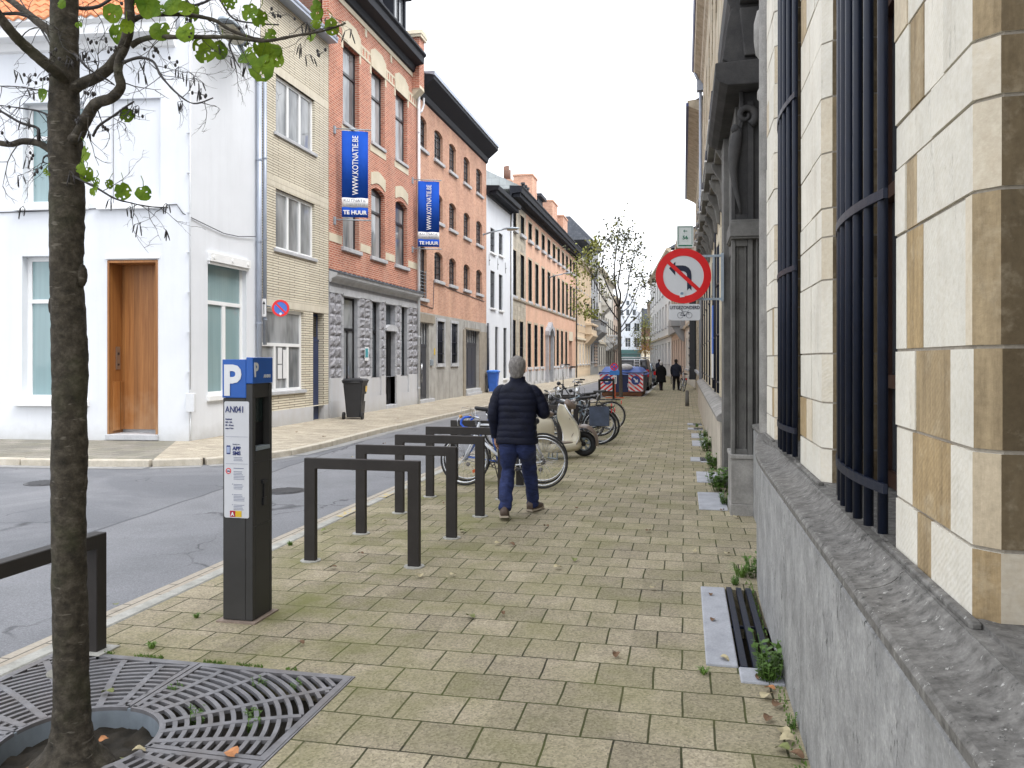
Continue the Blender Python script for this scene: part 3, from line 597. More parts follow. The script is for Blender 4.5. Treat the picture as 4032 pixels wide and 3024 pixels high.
for a, b in ((Y0, 21.62), (22.98, 23.78), (25.11, 25.95), (27.32, Y1)):
    F1.box(m, a, b, 11.02, 11.09, 0, .013); F1.box(m, a, b, 11.31, 11.38, 0, .013); F1.box(m, a, b, 5.0, 5.24, 0, .013)
    k = a+.06
    while k < b-.14: F1.box(m, k, k+.09, 11.09, 11.31, 0, .013); k += .24
F1.box(m, Y0, Y1, 12.0, 12.16, 0, .03)
for u in (23.4, 25.6, 27.9): F1.box(m, u-.07, u+.07, 11.75, 12.0, 0, .02)
m.build('stone_band', M['cream'], bd)
for o in up_o: window(F1, o, bd, M['black_paint'], M['glass_c'], d=.14, fw=.07, cols=1, trans=10.17, sill=.03, so=.06, sh=.09); 
for o in md_o: window(F1, o, bd, M['black_paint'], M['glass_c'], d=.14, fw=.07, cols=1, trans=6.45, sill=.10, so=.08, sh=.10)
g_o = [op(21.72, 22.72, 1.02, 3.50), op(23.90, 24.50, 1.02, 3.52), op(25.08, 25.95, .14, 3.52, dep=.20), op(26.58, 27.15, 1.06, 3.53)]
m = MB(); wall(F1, Y0, Y1, 1.08, 3.84, g_o, .16, m)   # the rough blocks come on top
F1.box(m, Y0+.01, Y1-.01, 1.08, 3.8, -.5, -.36)
for o in g_o:
    for u in (o['u0']-.17, o['u1']):
        z = 1.1
        while z < 3.42: F1.box(m, u, u+.17, z, z+.295, 0, .022); z += .31
m.build('stone_front', M['grey_stone'], bd)
random.seed(3)
segs = [(Y0+.02, 21.54), (22.90, 23.72), (24.68, 24.90), (26.13, 26.40), (27.33, Y1-.02)]
for a, b in segs:
    m = MB(); z = 1.1; r_ = 0
    while z < 3.45:
        n = max(1, round((b-a)/.42)); w_ = (b-a)/n
        for k in range(n):
            u0, u1 = a+k*w_+.008, a+(k+1)*w_-.008; g = 4; base_ = len(m.v); vs = []
            for j in range(g+1):
                for i in range(g+1):
                    e = min(i, g-i, j, g-j); h = .012 if e == 0 else random.uniform(.03, .085)
                    vs.append(F1.p(u0+(u1-u0)*i/g, z+.005+.30*j/g, h))
            fs = []
            for j in range(g):
                for i in range(g): q = j*(g+1)+i; fs += [(q, q+1, q+g+2), (q, q+g+2, q+g+1)]
            m.add(vs, fs); F1.box(m, u0, u1, z+.005, z+.305, -.01, .011)
        z += .31
    m.build('rough_blocks', M['rock'], bd, normals=False)
m = MB(); F1.box(m, Y0, Y1, 3.55, 3.72, 0, .05)
for o, hh in zip(g_o, (.12, .08, .1, .07)): F1.box(m, o['u0']-.12, o['u1']+.12, 3.52, 3.60, 0, .07)
F1.profile(m, [(0, 3.84), (.06, 3.84), (.10, 3.95), (.24, 4.0), (.26, 4.09), (0, 4.16)], Y0, Y1)
F1.prism(m, [(25.0, 2.62), (26.1, 2.62), (26.1, 2.72)] + [(26.1-1.1*k/6, 2.72+.12*math.sin(math.pi*k/6)) for k in range(1, 6)] + [(25.0, 2.72)], -.30, .09)
m.build('cornice_base', M['sill'], bd)
m = MB(); F1.profile(m, [(-.0, 4.16), (.28, 4.09), (.28, 4.12), (.0, 4.22)], Y0, Y1)
u = Y0+.2
while u < Y1-.2: F1.box(m, u, u+.10, 4.10, 4.17, .18, .26); u += .33
m.build('lead_flashing', M['slate'], bd)
m = MB(); segs2 = [(Y0, 25.0), (26.02, Y1)]
for a, b in segs2: wall(F1, a, b, -.2, 1.08, [], .3, m); F1.box(m, a, b, -.2, 1.06, -.3, -.01)
for (a, b) in ((Y0, 21.6), (22.85, 23.75), (24.62, 25.0), (26.02, 26.45), (27.28, Y1)): F1.box(m, a, b, -.2, 1.13, 0, .05)
F1.box(m, Y0, 25.0, -.2, .5, .051, .06); F1.box(m, 26.02, Y1, -.2, .5, .051, .06); m.build('plinth', M['plinth_w'], bd)
for i, o in enumerate((g_o[0], g_o[1], g_o[3])): window(F1, o, bd, M['door_black'], M['glass_c'] if i == 0 else M['glass'], d=.09, fw=.07, cols=2 if i == 0 else 1, trans=2.55)
m = MB(); F1.box(m, 25.09, 25.94, .14, 2.6, -.19, -.13)
for z0, z1 in ((.3, 1.0), (1.15, 2.4)):
    for a in (25.18, 25.58): F1.box(m, a, a+.28, z0, z1, -.13, -.115)
dr = m.build('door', M['door_black'], bd); m = MB(); m.ball(F1.p(25.2, 1.1, -.09), .03, 8); m.build('handle', M['chrome'], dr)
m = MB(); F1.box(m, 25.09, 25.94, 2.76, 3.5, -.19, -.15); m.build('fanlight', M['glass'], bd)
m = MB(); F1.box(m, 25.02, 26.0, -.05, .13, -.3, .08); m.build('doorstep', M['sill'], bd, bevel=.01)
m = MB(); F1.box(m, 23.12, 23.42, 1.62, 2.05, .085, .095); pq = m.build('plaque', wht, bd); m = MB(); F1.box(m, 23.15, 23.36, 1.72, 2.0, .096, .099); m.build('plaque_mark', plain('teal', (.05, .30, .36), .4), pq)
for k, (uu, zz) in enumerate(((23.17, 1.80), (23.24, 1.80))): pass
# black cornice, mansard, dormers, chimney
m = MB(); F1.profile(m, [(0, 12.16), (.10, 12.18), (.16, 12.38), (.46, 12.44), (.48, 12.66), (.56, 12.72), (.56, 12.80), (.0, 12.86)], Y0-.0, 27.75); m.build('cornice', M['cornice_blk'], bd, bevel=.01)
m = MB(); F1.profile(m, [(.12, 12.8), (-.95, 15.6), (-8.5, 15.9), (-8.5, 12.2), (-.1, 12.2)], Y0+.02, 27.7); rf = m.build('mansard_roof', M['slate'], bd)
for uc in (22.9, 26.2):
    f_ = MB(); F1.box(f_, uc-.62, uc-.50, 12.95, 14.5, -.9, .10); F1.box(f_, uc+.50, uc+.62, 12.95, 14.5, -.9, .10); F1.box(f_, uc-.5, uc+.5, 12.95, 13.05, -.9, .09); F1.box(f_, uc-.03, uc+.03, 13.05, 14.4, .0, .07)
    F1.prism(f_, [(uc-.78, 14.42), (uc+.78, 14.42), (uc+.78, 14.5)] + [(uc+.78-1.56*k/10, 14.5+.42*math.sin(math.pi*k/10)) for k in range(1, 10)] + [(uc-.78, 14.5)], -1.2, .26)
    dm = f_.build('dormer', M['cornice_blk'], rf)
    f_ = MB(); F1.box(f_, uc-.5, uc+.5, 13.05, 14.42, -.05, .02); f_.build('dormer_pane', M['glass_c'], rf)
m = MB(); F1.box(m, 27.2, 28.12, 12.5, 17.2, -1.3, -.55); F1.box(m, 27.14, 28.18, 17.2, 17.35, -1.36, -.5); m.build('chimney', M['red'], bd)
m = MB(); F1.box(m, 27.75, 28.3, 11.6, 13.45, -.5, .28); pr = m.build('corner_pier', M['red'], bd)
m = MB(); F1.box(m, 27.68, 28.38, 13.45, 13.56, -.55, .36); F1.prism(m, [(27.66, 13.56), (28.4, 13.56), (28.3, 13.74), (27.76, 13.74)], -.55, .38); F1.profile(m, [(0, 11.28), (.30, 11.6), (.28, 11.72), (0, 11.72)], 27.78, 28.28); m.build('pier_cap', M['cream'], pr)
downpipe(XF+.10, 28.22, .0, 12.3, .055, M['pipe_white'], bd)

# ---- banners
def banner(u, z0, z1, w_, lab):
    K_ = .95; t = thing('banner', lab, 'banner', (XF, u, z0), group='blue letting banners')
    dirv = Vector((.93, .37, 0)).normalized(); a = Vector((XF+.06, u, 0)); rt_ = dirv; n_ = rt_.cross(Vector((0, 0, 1)))
    def pp_(s_, z): return a+dirv*s_+Vector((0, 0, z))
    bl = plain('banner_blue', (.014, .075, .42), .85, .08, 3., 0, .1)
    x0 = .16; x1 = x0+w_; g = MB(); nn = 14
    def sheet(za, zb, mt, nm, off=0.):
        g = MB(); V = []
        for i in range(nn+1):
            s_ = x0+(x1-x0)*i/nn; wv = .012*math.sin(i*.8)
            V += [pp_(s_, za)+n_*(wv+off), pp_(s_, zb)+n_*(wv*1.3+off)]
        g.add(V, [(2*i, 2*i+2, 2*i+3, 2*i+1) for i in range(nn)], 0, True); return g.build(nm, mt, t, solid=.004)
    H_ = z1-z0; b1 = z0+H_*.115; b2 = z0+H_*.225
    sheet(z0, b1, bl, 'cloth'); sheet(b1, b2, wht, 'cloth_panel', .0); sheet(b2, z1, bl, 'cloth')
    o_ = n_*.026
    text('WWW.KOTNATIE.BE', .30*w_/.95, pp_(x0+w_*.62, b2+.08)+o_, Vector((0, 0, 1)), -rt_, wht, t, bold=.002, sx=H_*.690/ (2.86*w_/.95))
    text('TE HUUR', .20*w_/.95, pp_(x0+w_*.5, z0+H_*.033)+o_, rt_, (0, 0, 1), wht, t, bold=.006, align='CENTER', sx=1.02)
    navy = plain('banner_ink', (.02, .025, .08), .6); gry = plain('banner_grey_ink', (.35, .36, .38), .6)
    text('KOTNATIE', .135*w_/.95, pp_(x0+w_*.5, b1+H_*.064)+o_, rt_, (0, 0, 1), navy, t, align='CENTER', sx=1.25)
    text('0489-78 52 29', .115*w_/.95, pp_(x0+w_*.53, b1+H_*.018)+o_, rt_, (0, 0, 1), gry, t, align='CENTER')
    for z in (z1+.05, z0-.08):
        g = MB(); g.tube([a+Vector((0, 0, z)), pp_(x1+.08, z)], .018, 8); g.box(XF, XF+.04, u-.05, u+.05, z-.14, z+.08); g.build('pole', M['galv'], t)
banner(21.10, 5.72, 8.18, .74, 'blue letting banner on poles in front of the red brick house, larger in the picture')
banner(27.75, 5.80, 8.20, .78, 'blue letting banner at the drainpipe between the red and the orange brick buildings')
for o_ in [x for x in C.objects if x.name.startswith('banner')]: del o_['group']

# ---- orange brick building
bd = thing('orange_brick_building', 'orange brick former warehouse with small black arched windows and stained cement base', 'building', (XF, 28.32, 0)); Y0, Y1 = 28.32, 38.95
ca = [(28.45, 29.45), (30.42, 31.55), (32.48, 33.52), (34.74, 35.80), (36.97, 38.10)]
OO = [op(a, b, 9.68, 10.92, arch=.13) for a, b in ca] + [op(a, b, 7.22, 8.38, arch=.13) for a, b in ca] + [op(a, b, 4.84, 6.02, arch=.13) for a, b in ca[1:]] + [op(28.45, 29.45, 3.98, 6.0, arch=.13)]
m = MB(); wall(F1, Y0, Y1, 3.46, 11.6, OO, .19, m); F1.box(m, Y0+.01, Y1-.01, 3.46, 11.6, -9, -.34); m.build('wall', M['orange'], bd)
for o in OO:
    window(F1, o, bd, M['black_paint'], M['glass'], d=.11, fw=.05, cols=2, rows=4, mull=.03, sill=.09, so=.09, sh=.11)
m = MB(); F1.profile(m, [(0, 11.5), (.08, 11.55), (.14, 11.75), (.50, 12.05), (.62, 12.15), (.62, 12.30), (0, 12.35)], Y0+.08, Y1); m.build('cornice', M['cornice_blk'], bd, bevel=.01)
m = MB(); F1.profile(m, [(.62, 12.28), (.66, 12.28), (.66, 12.42), (0, 12.44)], Y0+.06, Y1+.02); F1.profile(m, [(.55, 12.36), (-4.5, 14.0), (-9, 14.0), (-9, 11.6), (0, 11.6)], Y0+.1, Y1-.02); m.build('roof', M['zinc'], bd)
g_o = [op(28.42, 29.72, .14, 3.05, dep=.17), op(30.75, 31.75, 1.50, 3.22), op(32.75, 33.75, 1.48, 3.22), op(34.98, 37.45, .30, 3.02, dep=.2)]
m = MB(); wall(F1, Y0, 38.9, -.2, 3.46, g_o, .15, m); F1.box(m, Y0+.01, 34.9, -.2, 3.44, -.6, -.36); F1.box(m, 37.55, 38.9, -.2, 3.44, -.6, -.36); F1.box(m, 34.9, 37.55, -.2, 3.44, -.6, -.40); F1.box(m, 34.8, 38.9, 3.02, 3.40, 0, .03)
m.build('cement_base', M['base_grey'], bd)
m = MB(); F1.box(m, Y0+.05, 30.3, 3.08, 3.40, 0, .06); F1.box(m, 34.9, 37.5, 3.03, 3.12, .0, .07)
F1.box(m, 34.62, 34.97, 0, 3.02, 0, .05); F1.box(m, 37.46, 38.9, 0, 3.02, 0, .04); m.build('stone_frame', M['brownstone'], bd)
for o in g_o[1:3]:
    m = MB(); F1.box(m, o['u0']-.08, o['u0'], 1.5, 3.22, 0, .03); F1.box(m, o['u1'], o['u1']+.08, 1.5, 3.22, 0, .03); F1.box(m, o['u0']-.1, o['u1']+.1, 3.22, 3.34, 0, .035); F1.box(m, o['u0']-.06, o['u1']+.06, 1.36, 1.5, -.2, .06)
    m.build('window_surround', M['sill'], bd)
    w_ = window(F1, o, bd, M['black_paint'], M['glass_dark'], d=.09, fw=.05, cols=2); b_ = MB()
    for k in range(7): u = o['u0']+.07+k*(o['u1']-o['u0']-.14)/6; b_.tube([F1.p(u, 1.52, -.03), F1.p(u, 3.2, -.03)], .013, 6)
    for z in (1.9, 2.4, 2.9): F1.box(b_, o['u0'], o['u1'], z-.018, z+.018, -.05, -.02)
    b_.build('window_bars', M['steel_blk'], bd)
m = MB(); F1.box(m, 28.43, 29.71, .14, 2.15, -.16, -.11); F1.box(m, 28.43, 29.71, 2.15, 2.25, -.16, -.09)
for a in (28.5, 29.1): F1.box(m, a, a+.53, .3, 1.95, -.11, -.095)
for k in range(5): u = 28.45+k*.31; F1.box(m, u-.03, u+.03, 2.25, 3.05, -.16, -.10)
dr = m.build('door', M['gate_grey'], bd); m = MB(); F1.box(m, 28.44, 29.7, 2.25, 3.04, -.145, -.135); m.build('pane', M['glass_c'], dr)
m = MB(); m.tube([F1.p(28.98, .75, -.04), F1.p(28.98, 1.5, -.04)], .014, 8)
for z in (.85, 1.4): m.tube([F1.p(28.98, z, -.10), F1.p(28.98, z, -.04)], .009, 6)
m.build('handle', M['chrome'], dr)
m = MB(); F1.box(m, 28.42, 30.2, -.05, .13, -.3, .10); m.build('doorstep', M['sill'], bd, bevel=.01); m = MB(); F1.box(m, 34.95, 37.5, -.05, .13, -.3, .16); F1.box(m, 34.95, 37.5, .13, .29, -.3, .10); m.build('doorstep', M['sill'], bd, bevel=.01)
m = MB(); F1.box(m, 34.99, 37.44, .3, 2.35, -.19, -.14)
for k in range(3):
    a = 35.05+k*.80; F1.box(m, a, a+.72, .45, 2.2, -.14, -.122)
F1.box(m, 34.99, 37.44, 2.35, 2.45, -.19, -.12)
for k in range(7): u = 35.01+k*.40; F1.box(m, u-.03, u+.03, 2.45, 3.02, -.19, -.13)
dr = m.build('garage_door', M['gate_grey'], bd); m = MB(); F1.box(m, 35.0, 37.43, 2.45, 3.01, -.175, -.165); m.build('pane', M['glass_c'], dr)
m = MB(); F1.box(m, 29.85, 30.1, 1.42, 1.66, 0, .07); m.build('letterbox', M['galv'], bd, bevel=.006)
m = MB(); F1.box(m, 30.38, 30.48, 1.85, 2.1, 0, .02); m.build('yellow_plate', plain('yellow', (.7, .5, .05), .5), bd)
m = MB()
for k in range(8): z = 4.1+k*.13; F1.box(m, 28.45, 29.45, z, z+.016, -.03, -.014)
for u in (28.47, 29.42): F1.box(m, u-.012, u+.012, 4.0, 5.1, -.03, -.01)
m.build('railing', M['galv'], bd)
m = MB(); m.tube([F1.p(28.6, 3.75, .02), F1.p(30.2, 3.68, .02), F1.p(30.3, 4.8, .02), F1.p(33, 4.65, .02), F1.p(38.5, 4.55, .02)], .014, 5); m.build('cable', M['gate_grey'], bd)
m = MB(); m.tube([F1.p(28.62, 11.5, .16), F1.p(28.62, 11.25, .16), F1.p(28.5, 10.98, .12), F1.p(28.4, 10.9, .1)], .04, 8); m.build('downpipe', M['pipe_white'], bd)

# ---- white stuccoed house
bd = thing('white_house', 'narrow white house with black bracketed cornice between orange brick and long salmon building', 'house', (XF, 38.97, 0)); Y0, Y1 = 38.97, 44.6
OO = [op(39.83, 40.85, 7.2, 8.48), op(41.74, 42.7, 7.3, 8.5), op(39.83, 40.85, 4.32, 6.27), op(41.74, 42.66, 4.32, 6.27), op(39.05, 39.62, .93, 3.38), op(40.87, 41.6, .12, 3.40, dep=.14), op(42.85, 43.7, .6, 3.42)]
m = MB(); wall(F1, Y0, Y1, -.2, 10.0, OO, .14, m); F1.box(m, Y0+.01, Y1, -.2, 10, -9, -.36)
F1.prism(m, [(Y0, 10.0), (Y1-.02, 10.0), (Y1-.02, 11.4), (Y0+1.2, 12.4), (Y0, 12.5)], -6, -2); m.build('wall', M['white_wall'], bd)
for o in OO[:5]+OO[6:]: window(F1, o, bd, M['door_black'], M['glass'], d=.07, fw=.05, cols=2, rows=3, mull=.03, sill=.08, sm=M['trim_white'], so=.09, sh=.08)
m = MB(); F1.box(m, 40.88, 41.59, .12, 3.39, -.13, -.08); m.build('door', M['door_black'], bd)
m = MB(); F1.profile(m, [(0, 9.95), (.12, 9.98), (.16, 10.15), (.62, 10.22), (.66, 10.42), (0, 10.46)], Y0, Y1)
u = Y0+.1
while u < Y1-.1: F1.box(m, u, u+.10, 10.02, 10.2, .12, .52); u += .27
m.build('cornice', M['cornice_blk'], bd)
m = MB()
for u in (39.4, 41.3, 43.2): m.tube([F1.p(u, 6.45, .04), F1.p(u, 7.05, .04)], .012, 5); m.tube([F1.p(u, 6.7, .06), F1.p(u+.1, 6.75, .06)], .02, 5)
m.build('shutter_stay', M['gate_grey'], bd)
downpipe(XF+.10, 44.62, .0, 10.4, .06, M['pipe_white'], bd); downpipe(XF+.1, 38.93, .2, 3.5, .05, M['gate_grey'], bd)

# ---- long salmon building
bd = thing('salmon_building', 'long old building with salmon walls, tall barred windows and black bracketed cornice', 'building', (XF, 44.75, 0)); Y0, Y1 = 44.75, 72.55
ca = [45.05, 47.45, 49.98, 52.38, 54.86, 57.28, 59.62, 61.96, 64.28, 66.5, 68.8, 70.9]
W_ = 1.15; top = [op(a, a+W_, 9.3, 10.46) for a in ca]; mid = [op(a, a+W_, 5.4, 8.08) for a in ca]
gc = [44.95, 47.2, 49.75, 52.05, 54.35, 59.5, 61.5, 63.75, 66.1]; gd = [op(a, a+1.1, 1.18, 3.98) for a in gc]; pt = [op(56.7, 58.7, .1, 4.0, dep=.5), op(68.5, 70.4, .05, 3.3, dep=.4)]
OO = top+mid+gd+pt
m = MB(); wall(F1, 49.2, Y1, .9, 10.9, [o for o in OO if o['u0'] > 49], .14, m); F1.box(m, 49.2, Y1-.01, 0, 10.9, -10, -.56); m.build('wall', M['salmon'], bd)
m = MB(); wall(F1, Y0, 49.19, .9, 10.9, [o for o in OO if o['u0'] < 49], .14, m); F1.box(m, Y0+.01, 49.19, 0, 10.9, -10, -.56); m.build('stone_wall', M['oldstone'], bd)
m = MB(); wall(F1, Y0, Y1, -.2, .9, [op(o['u0'], o['u1'], o['z0'], .9, dep=.4) for o in pt], .3, m)
F1.box(m, Y0+.01, Y1-.01, -.2, .9, -.56, -.5)
for i, a in enumerate(gc):
    F1.box(m, a-.25, a+1.35, 1.02, 1.17, 0, .10); F1.box(m, a-.15, a+1.25, -.2, .16, 0, .05); F1.box(m, a-.22, a+.06, .16, 1.02, 0, .07); F1.box(m, a+1.04, a+1.3, .16, 1.02, 0, .07)
m.build('plinth', M['plinth_w'], bd)
for a in gc: m = MB(); F1.box(m, a+.12, a+.98, .25, .85, .001, .02); m.build('cellar_panel', M['greyfac'], bd)
m = MB()
for o in top+mid+gd:
    a, b, c, z = o['u0'], o['u1'], o['z0'], o['z1']; k = .13
    F1.box(m, a-k, a, c-.02, z+k, -.1, .022); F1.box(m, b, b+k, c-.02, z+k, -.1, .022); F1.box(m, a, b, z, z+k, -.1, .022)
F1.profile(m, [(0, 5.16), (.07, 5.18), (.10, 5.28), (0, 5.32)], Y0, Y1)
m.build('window_surround', M['surround'], bd)
for o in top+mid+gd:
    window(F1, o, bd, M['door_black'], M['glass_dark'] if o['z0'] < 4 else M['glass'], d=.07, fw=.05, cols=2, rows=3 if o['z1']-o['z0'] > 2 else 2, mull=.03, sill=.12 if o['z0'] > 4 else None, so=.16 if o['z0'] > 9 else .09, sh=.18)
for o in gd:
    m = MB()
    for k in range(6): u = o['u0']+.08+k*.19; F1.box(m, u-.011, u+.011, o['z0'], o['z1'], -.05, -.03)
    for z in (1.7, 2.4, 3.1): F1.box(m, o['u0'], o['u1'], z-.015, z+.015, -.055, -.025)
    m.build('window_bars', M['steel_blk'], bd)
m = MB(); F1.box(m, 56.45, 56.72, 0, 3.4, 0, .22); F1.box(m, 58.68, 58.95, 0, 3.4, 0, .22)
F1.prism(m, [(56.35, 3.4), (56.72, 3.4), (56.9, 3.7), (57.7, 3.95), (58.5, 3.7), (58.68, 3.4), (59.05, 3.4), (59.05, 3.7), (58.7, 4.0), (58.3, 4.05), (57.7, 4.4), (57.1, 4.05), (56.7, 4.0), (56.35, 3.7)], 0, .3)
m.build('portal', M['grey_stone'], bd)
m = MB(); F1.box(m, 56.72, 58.68, .1, 3.95, -.5, -.42); F1.box(m, 57.67, 57.73, .1, 3., -.42, -.38); F1.box(m, 56.72, 58.68, 3.0, 3.1, -.42, -.38); m.build('door', plain('door_bluegrey', (.14, .19, .24), .5, .2), bd)
m = MB(); F1.box(m, 68.51, 70.39, .05, 3.29, -.4, -.34); m.build('gate', M['navy_paint'], bd); m = MB(); F1.box(m, 68.2, 70.6, 3.3, 4.1, 0, .04); m.build('gate_lintel', M['cream'], bd)
m = MB(); F1.profile(m, [(0, 10.85), (.10, 10.9), (.14, 11.15), (.68, 11.2), (.74, 11.42), (.80, 11.5), (.8, 11.56), (0, 11.6)], Y0-.35, Y1)
u = Y0-.2
while u < Y1-.1: F1.box(m, u, u+.12, 10.95, 11.18, .14, .60); u += .30
m.build('cornice', M['cornice_blk'], bd)
m = MB(); F1.profile(m, [(.7, 11.56), (-4.6, 14.2), (-9.9, 11.6), (0, 11.5)], Y0, Y1); rf = m.build('roof', M['slate_lt'], bd)
def chim(u, d, z0, z1, w_, dd, nm='chimney', pots=0):
    m = MB(); F1.box(m, u, u+w_, z0, z1, d-dd, d); F1.box(m, u-.06, u+w_+.06, z1, z1+.12, d-dd-.06, d+.06); c_ = m.build(nm, M['orange'], rf)
    if pots:
        m = MB()
        for k in range(pots): m.tube([F1.p(u+.2+k*.5, z1+.1, d-.4), F1.p(u+.2+k*.5, z1+1.0+.15*(k % 2), d-.4)], .13, 10)
        m.build('chimney_pot', M['brownbrick'], rf)
chim(56.6, -1.0, 11.9, 15.0, 1.9, 1.4); chim(65.7, -1.0, 11.9, 14.9, 2.6, 1.2); chim(69.0, -.6, 11.9, 14.2, 2.6, 1.2); chim(50.3, -1.2, 11.9, 13.2, 1.2, 1.0, pots=3)
m = MB()
for u in (53.2, 54.0, 54.8): m.tube([F1.p(u, 12.2, -1.0), F1.p(u, 13.6, -1.0)], .10, 8); m.disc(F1.p(u, 13.65, -1.0), .16, (0, 0, 1), .12, 10)
m.build('vent_pipe', M['black_paint'], rf)
m = MB(); F1.box(m, 62.2, 64.4, 12.6, 14.6, -4, -1.6); F1.prism(m, [(62.0, 14.6), (64.6, 14.6), (64.5, 14.85), (62.1, 14.85)], -4.2, -1.3); m.build('dormer', M['cornice_blk'], rf)
downpipe(XF+.12, 72.5, .0, 11.2, .06, M['black_paint'], bd)

# ---- the farther left-hand houses
def farhouse(nm, lab, Y0, Y1, H_, mt, floors, nw, rooft, XX=0, bay=None, roofH=2.6, surr='trim_white', dark='glass_dark', corn='cream', kind='house'):
    bd = thing(nm, lab, kind, (XF+XX, Y0, 0)); F = FL(XF+XX); ops = []; w = (Y1-Y0)/nw
    for fi, (z0, z1) in enumerate(floors):
        for k in range(nw): a = Y0+w*(k+.5)-w*.24; ops.append(op(a, a+w*.48, z0, z1))
    m = MB(); wall(F, Y0, Y1, -.2, H_, ops, .14, m); F.box(m, Y0+.01, Y1-.01, -.2, H_, -9, -.34); m.build('wall', mt, bd)
    for o in ops: window(F, o, bd, M['trim_white'] if surr == 'trim_white' else M['door_black'], M[dark], d=.06, fw=.09, cols=2, rows=2, mull=.05, sill=.1, so=.1)
    m = MB(); F.profile(m, [(0, H_-.3), (.15, H_-.2), (.45, H_), (.5, H_+.2), (0, H_+.25)], Y0, Y1); F.box(m, Y0, Y1, floors[0][1]+.35, floors[0][1]+.55, 0, .14); m.build('cornice', M[corn], bd)
    m = MB(); F.profile(m, [(.3, H_+.2), (-2.2, H_+.2+roofH), (-8.8, H_+.2+roofH), (-8.8, H_), (0, H_)], Y0, Y1); m.build('roof', M[rooft], bd)
    if bay:
        y0, y1, z0, z1, dd, bm = bay; m = MB(); F.box(m, y0, y1, z0, z1, 0, dd); F.profile(m, [(0, z0-1.0), (dd*.4, z0-.8), (dd+.12, z0-.15), (dd+.12, z0), (0, z0)], y0+.2, y1-.2); F.box(m, y0-.1, y1+.1, z1, z1+.2, 0, dd+.15)
        b_ = m.build('bay_window', bm, bd); m = MB(); n = 3
        for k in range(n): a = y0+(y1-y0)*(k+.15)/n; F.box(m, a, a+(y1-y0)/n*.7, z0+.8, z1-.4, dd, dd+.012)
        m.build('pane', M[dark], b_)
    return bd
b = farhouse('ochre_house', 'ochre house with ribbed stone front right after the long salmon building', 72.6, 84.4, 10.9, M['ochre'], [(1.2, 3.2), (5.0, 7.4), (8.3, 10.1)], 5, 'slate_lt', bay=(79.5, 84.3, 4.2, 5.1, .7, M['ochre']), roofH=3.3)
m = MB()
for k in range(24): u = 72.75+k*.49; FL(XF).box(m, u, u+.16, 4.3, 10.6, 0, .10)
m.build('rib', M['ochre'], b)
m = MB(); FL(XF).box(m, 76.2, 86., 13.2, 13.45, -2.6, .45); FL(XF).box(m, 76.6, 85.6, 11.1, 13.2, -2.5, -1.0); m.build('dormer', M['slate'], b)
b = farhouse('grey_stone_house', 'tall grey house with carved balcony and coffered door, beyond the ochre one', 84.5, 92.5, 14.2, M['greyfac'], [(1.4, 3.2), (5.6, 8.2), (9.4, 12.4)], 3, 'slate', bay=(85.2, 92, 4.8, 5.8, 1.0, M['greyfac']), surr='x', corn='greyfac')
m = MB()
for r_ in range(9):
    for k in range(3): FL(XF).box(m, 88.2+k*1.0, 88.9+k*1.0, .9+r_*.36, 1.15+r_*.36, .0, .08)
m.build('coffered_panel', M['pinkfac'], b)
farhouse('pale_house', 'pale cream terraced house beyond the grey house with the carved balcony', 92.6, 100.5, 12.2, M['palefac'], [(1., 3.2), (4.8, 7.2), (8.6, 10.8)], 3, 'slate', surr='x', bay=(96, 100, 8.2, 9.3, .8, M['palefac']))
farhouse('balcony_house', 'pale terraced house with a projecting white balcony, last but one on the left', 100.6, 112.5, 11.8, M['palefac'], [(1., 3.), (4.8, 7.), (8.2, 10.4)], 4, 'slate', surr='x', bay=(101.5, 110, 3.8, 4.6, 1.3, M['white_old']))
farhouse('brown_terrace', 'narrow brownish terraced house near the far end of the left row', 112.6, 124, 10.4, M['pinkfac'], [(1., 3.), (4.6, 6.6), (7.6, 9.4)], 3, 'slate', surr='x')

# ---- street end: stepped gable and brown block, turned to face us
def endhouse(nm, lab, x0, x1, Y, H_, mt, floors, nw, gable=None, shop=None, kind='house', dark='glass'):
    bd = thing(nm, lab, kind, (x0, Y, 0)); F = Fr((x0, Y, 0), (1, 0, 0), (0, -1, 0)); W_ = x1-x0; w = W_/nw; ops = []
    for z0, z1 in floors:
        for k in range(nw): a = w*(k+.5)-w*.33; ops.append(op(a, a+w*.66, z0, z1))
    m = MB(); wall(F, 0, W_, -.3, H_, ops, .3, m); F.box(m, 0.01, W_-.01, -.3, H_, -12, -.4)
    if gable:
        n = gable[0]; hh = (gable[1]-H_)/n
        for k in range(n): a = W_*.5*(k+.25)/n*.92; F.box(m, a, W_-a, H_+k*hh, H_+(k+1)*hh, -.4, 0)
    m.build('wall', mt, bd)
    for o in ops: window(F, o, bd, M['trim_white'] if nm != 'brown_block' else M['door_black'], M[dark], d=.2, fw=.12, cols=2, rows=2, mull=.07)
    if shop: m = MB(); F.box(m, .2, W_-.2, .2, 3.0, 0, .1); F.box(m, 0, W_, 3.1, 4.0, 0, .5); m.build('shopfront', shop, bd)
    return bd, F
b, F = endhouse('stepped_gable_house', 'white stepped gable house closing the far end of the street', -16.2, -9.9, 190, 11.6, M['white_wall'], [(4.6, 6.9), (8.3, 10.3)], 3, (4, 17.5), plain('shop_green', (.05, .12, .11), .4))
m = MB()
for x in (1.3, 2.8, 4.3): F.box(m, x, x+.7, 12.2, 13.5, .001, .02)
F.box(m, 2.8, 3.5, 14.6, 15.6, .001, .02); m.build('pane', M['glass'], b)
b, F = endhouse('brown_block', 'modern brown brick block with dark roof beside the stepped gable at the street end', -9.8, -2, 188, 9.3, M['cream'], [(4.4, 6.4), (7.2, 9.0)], 1, None, None, 'building')
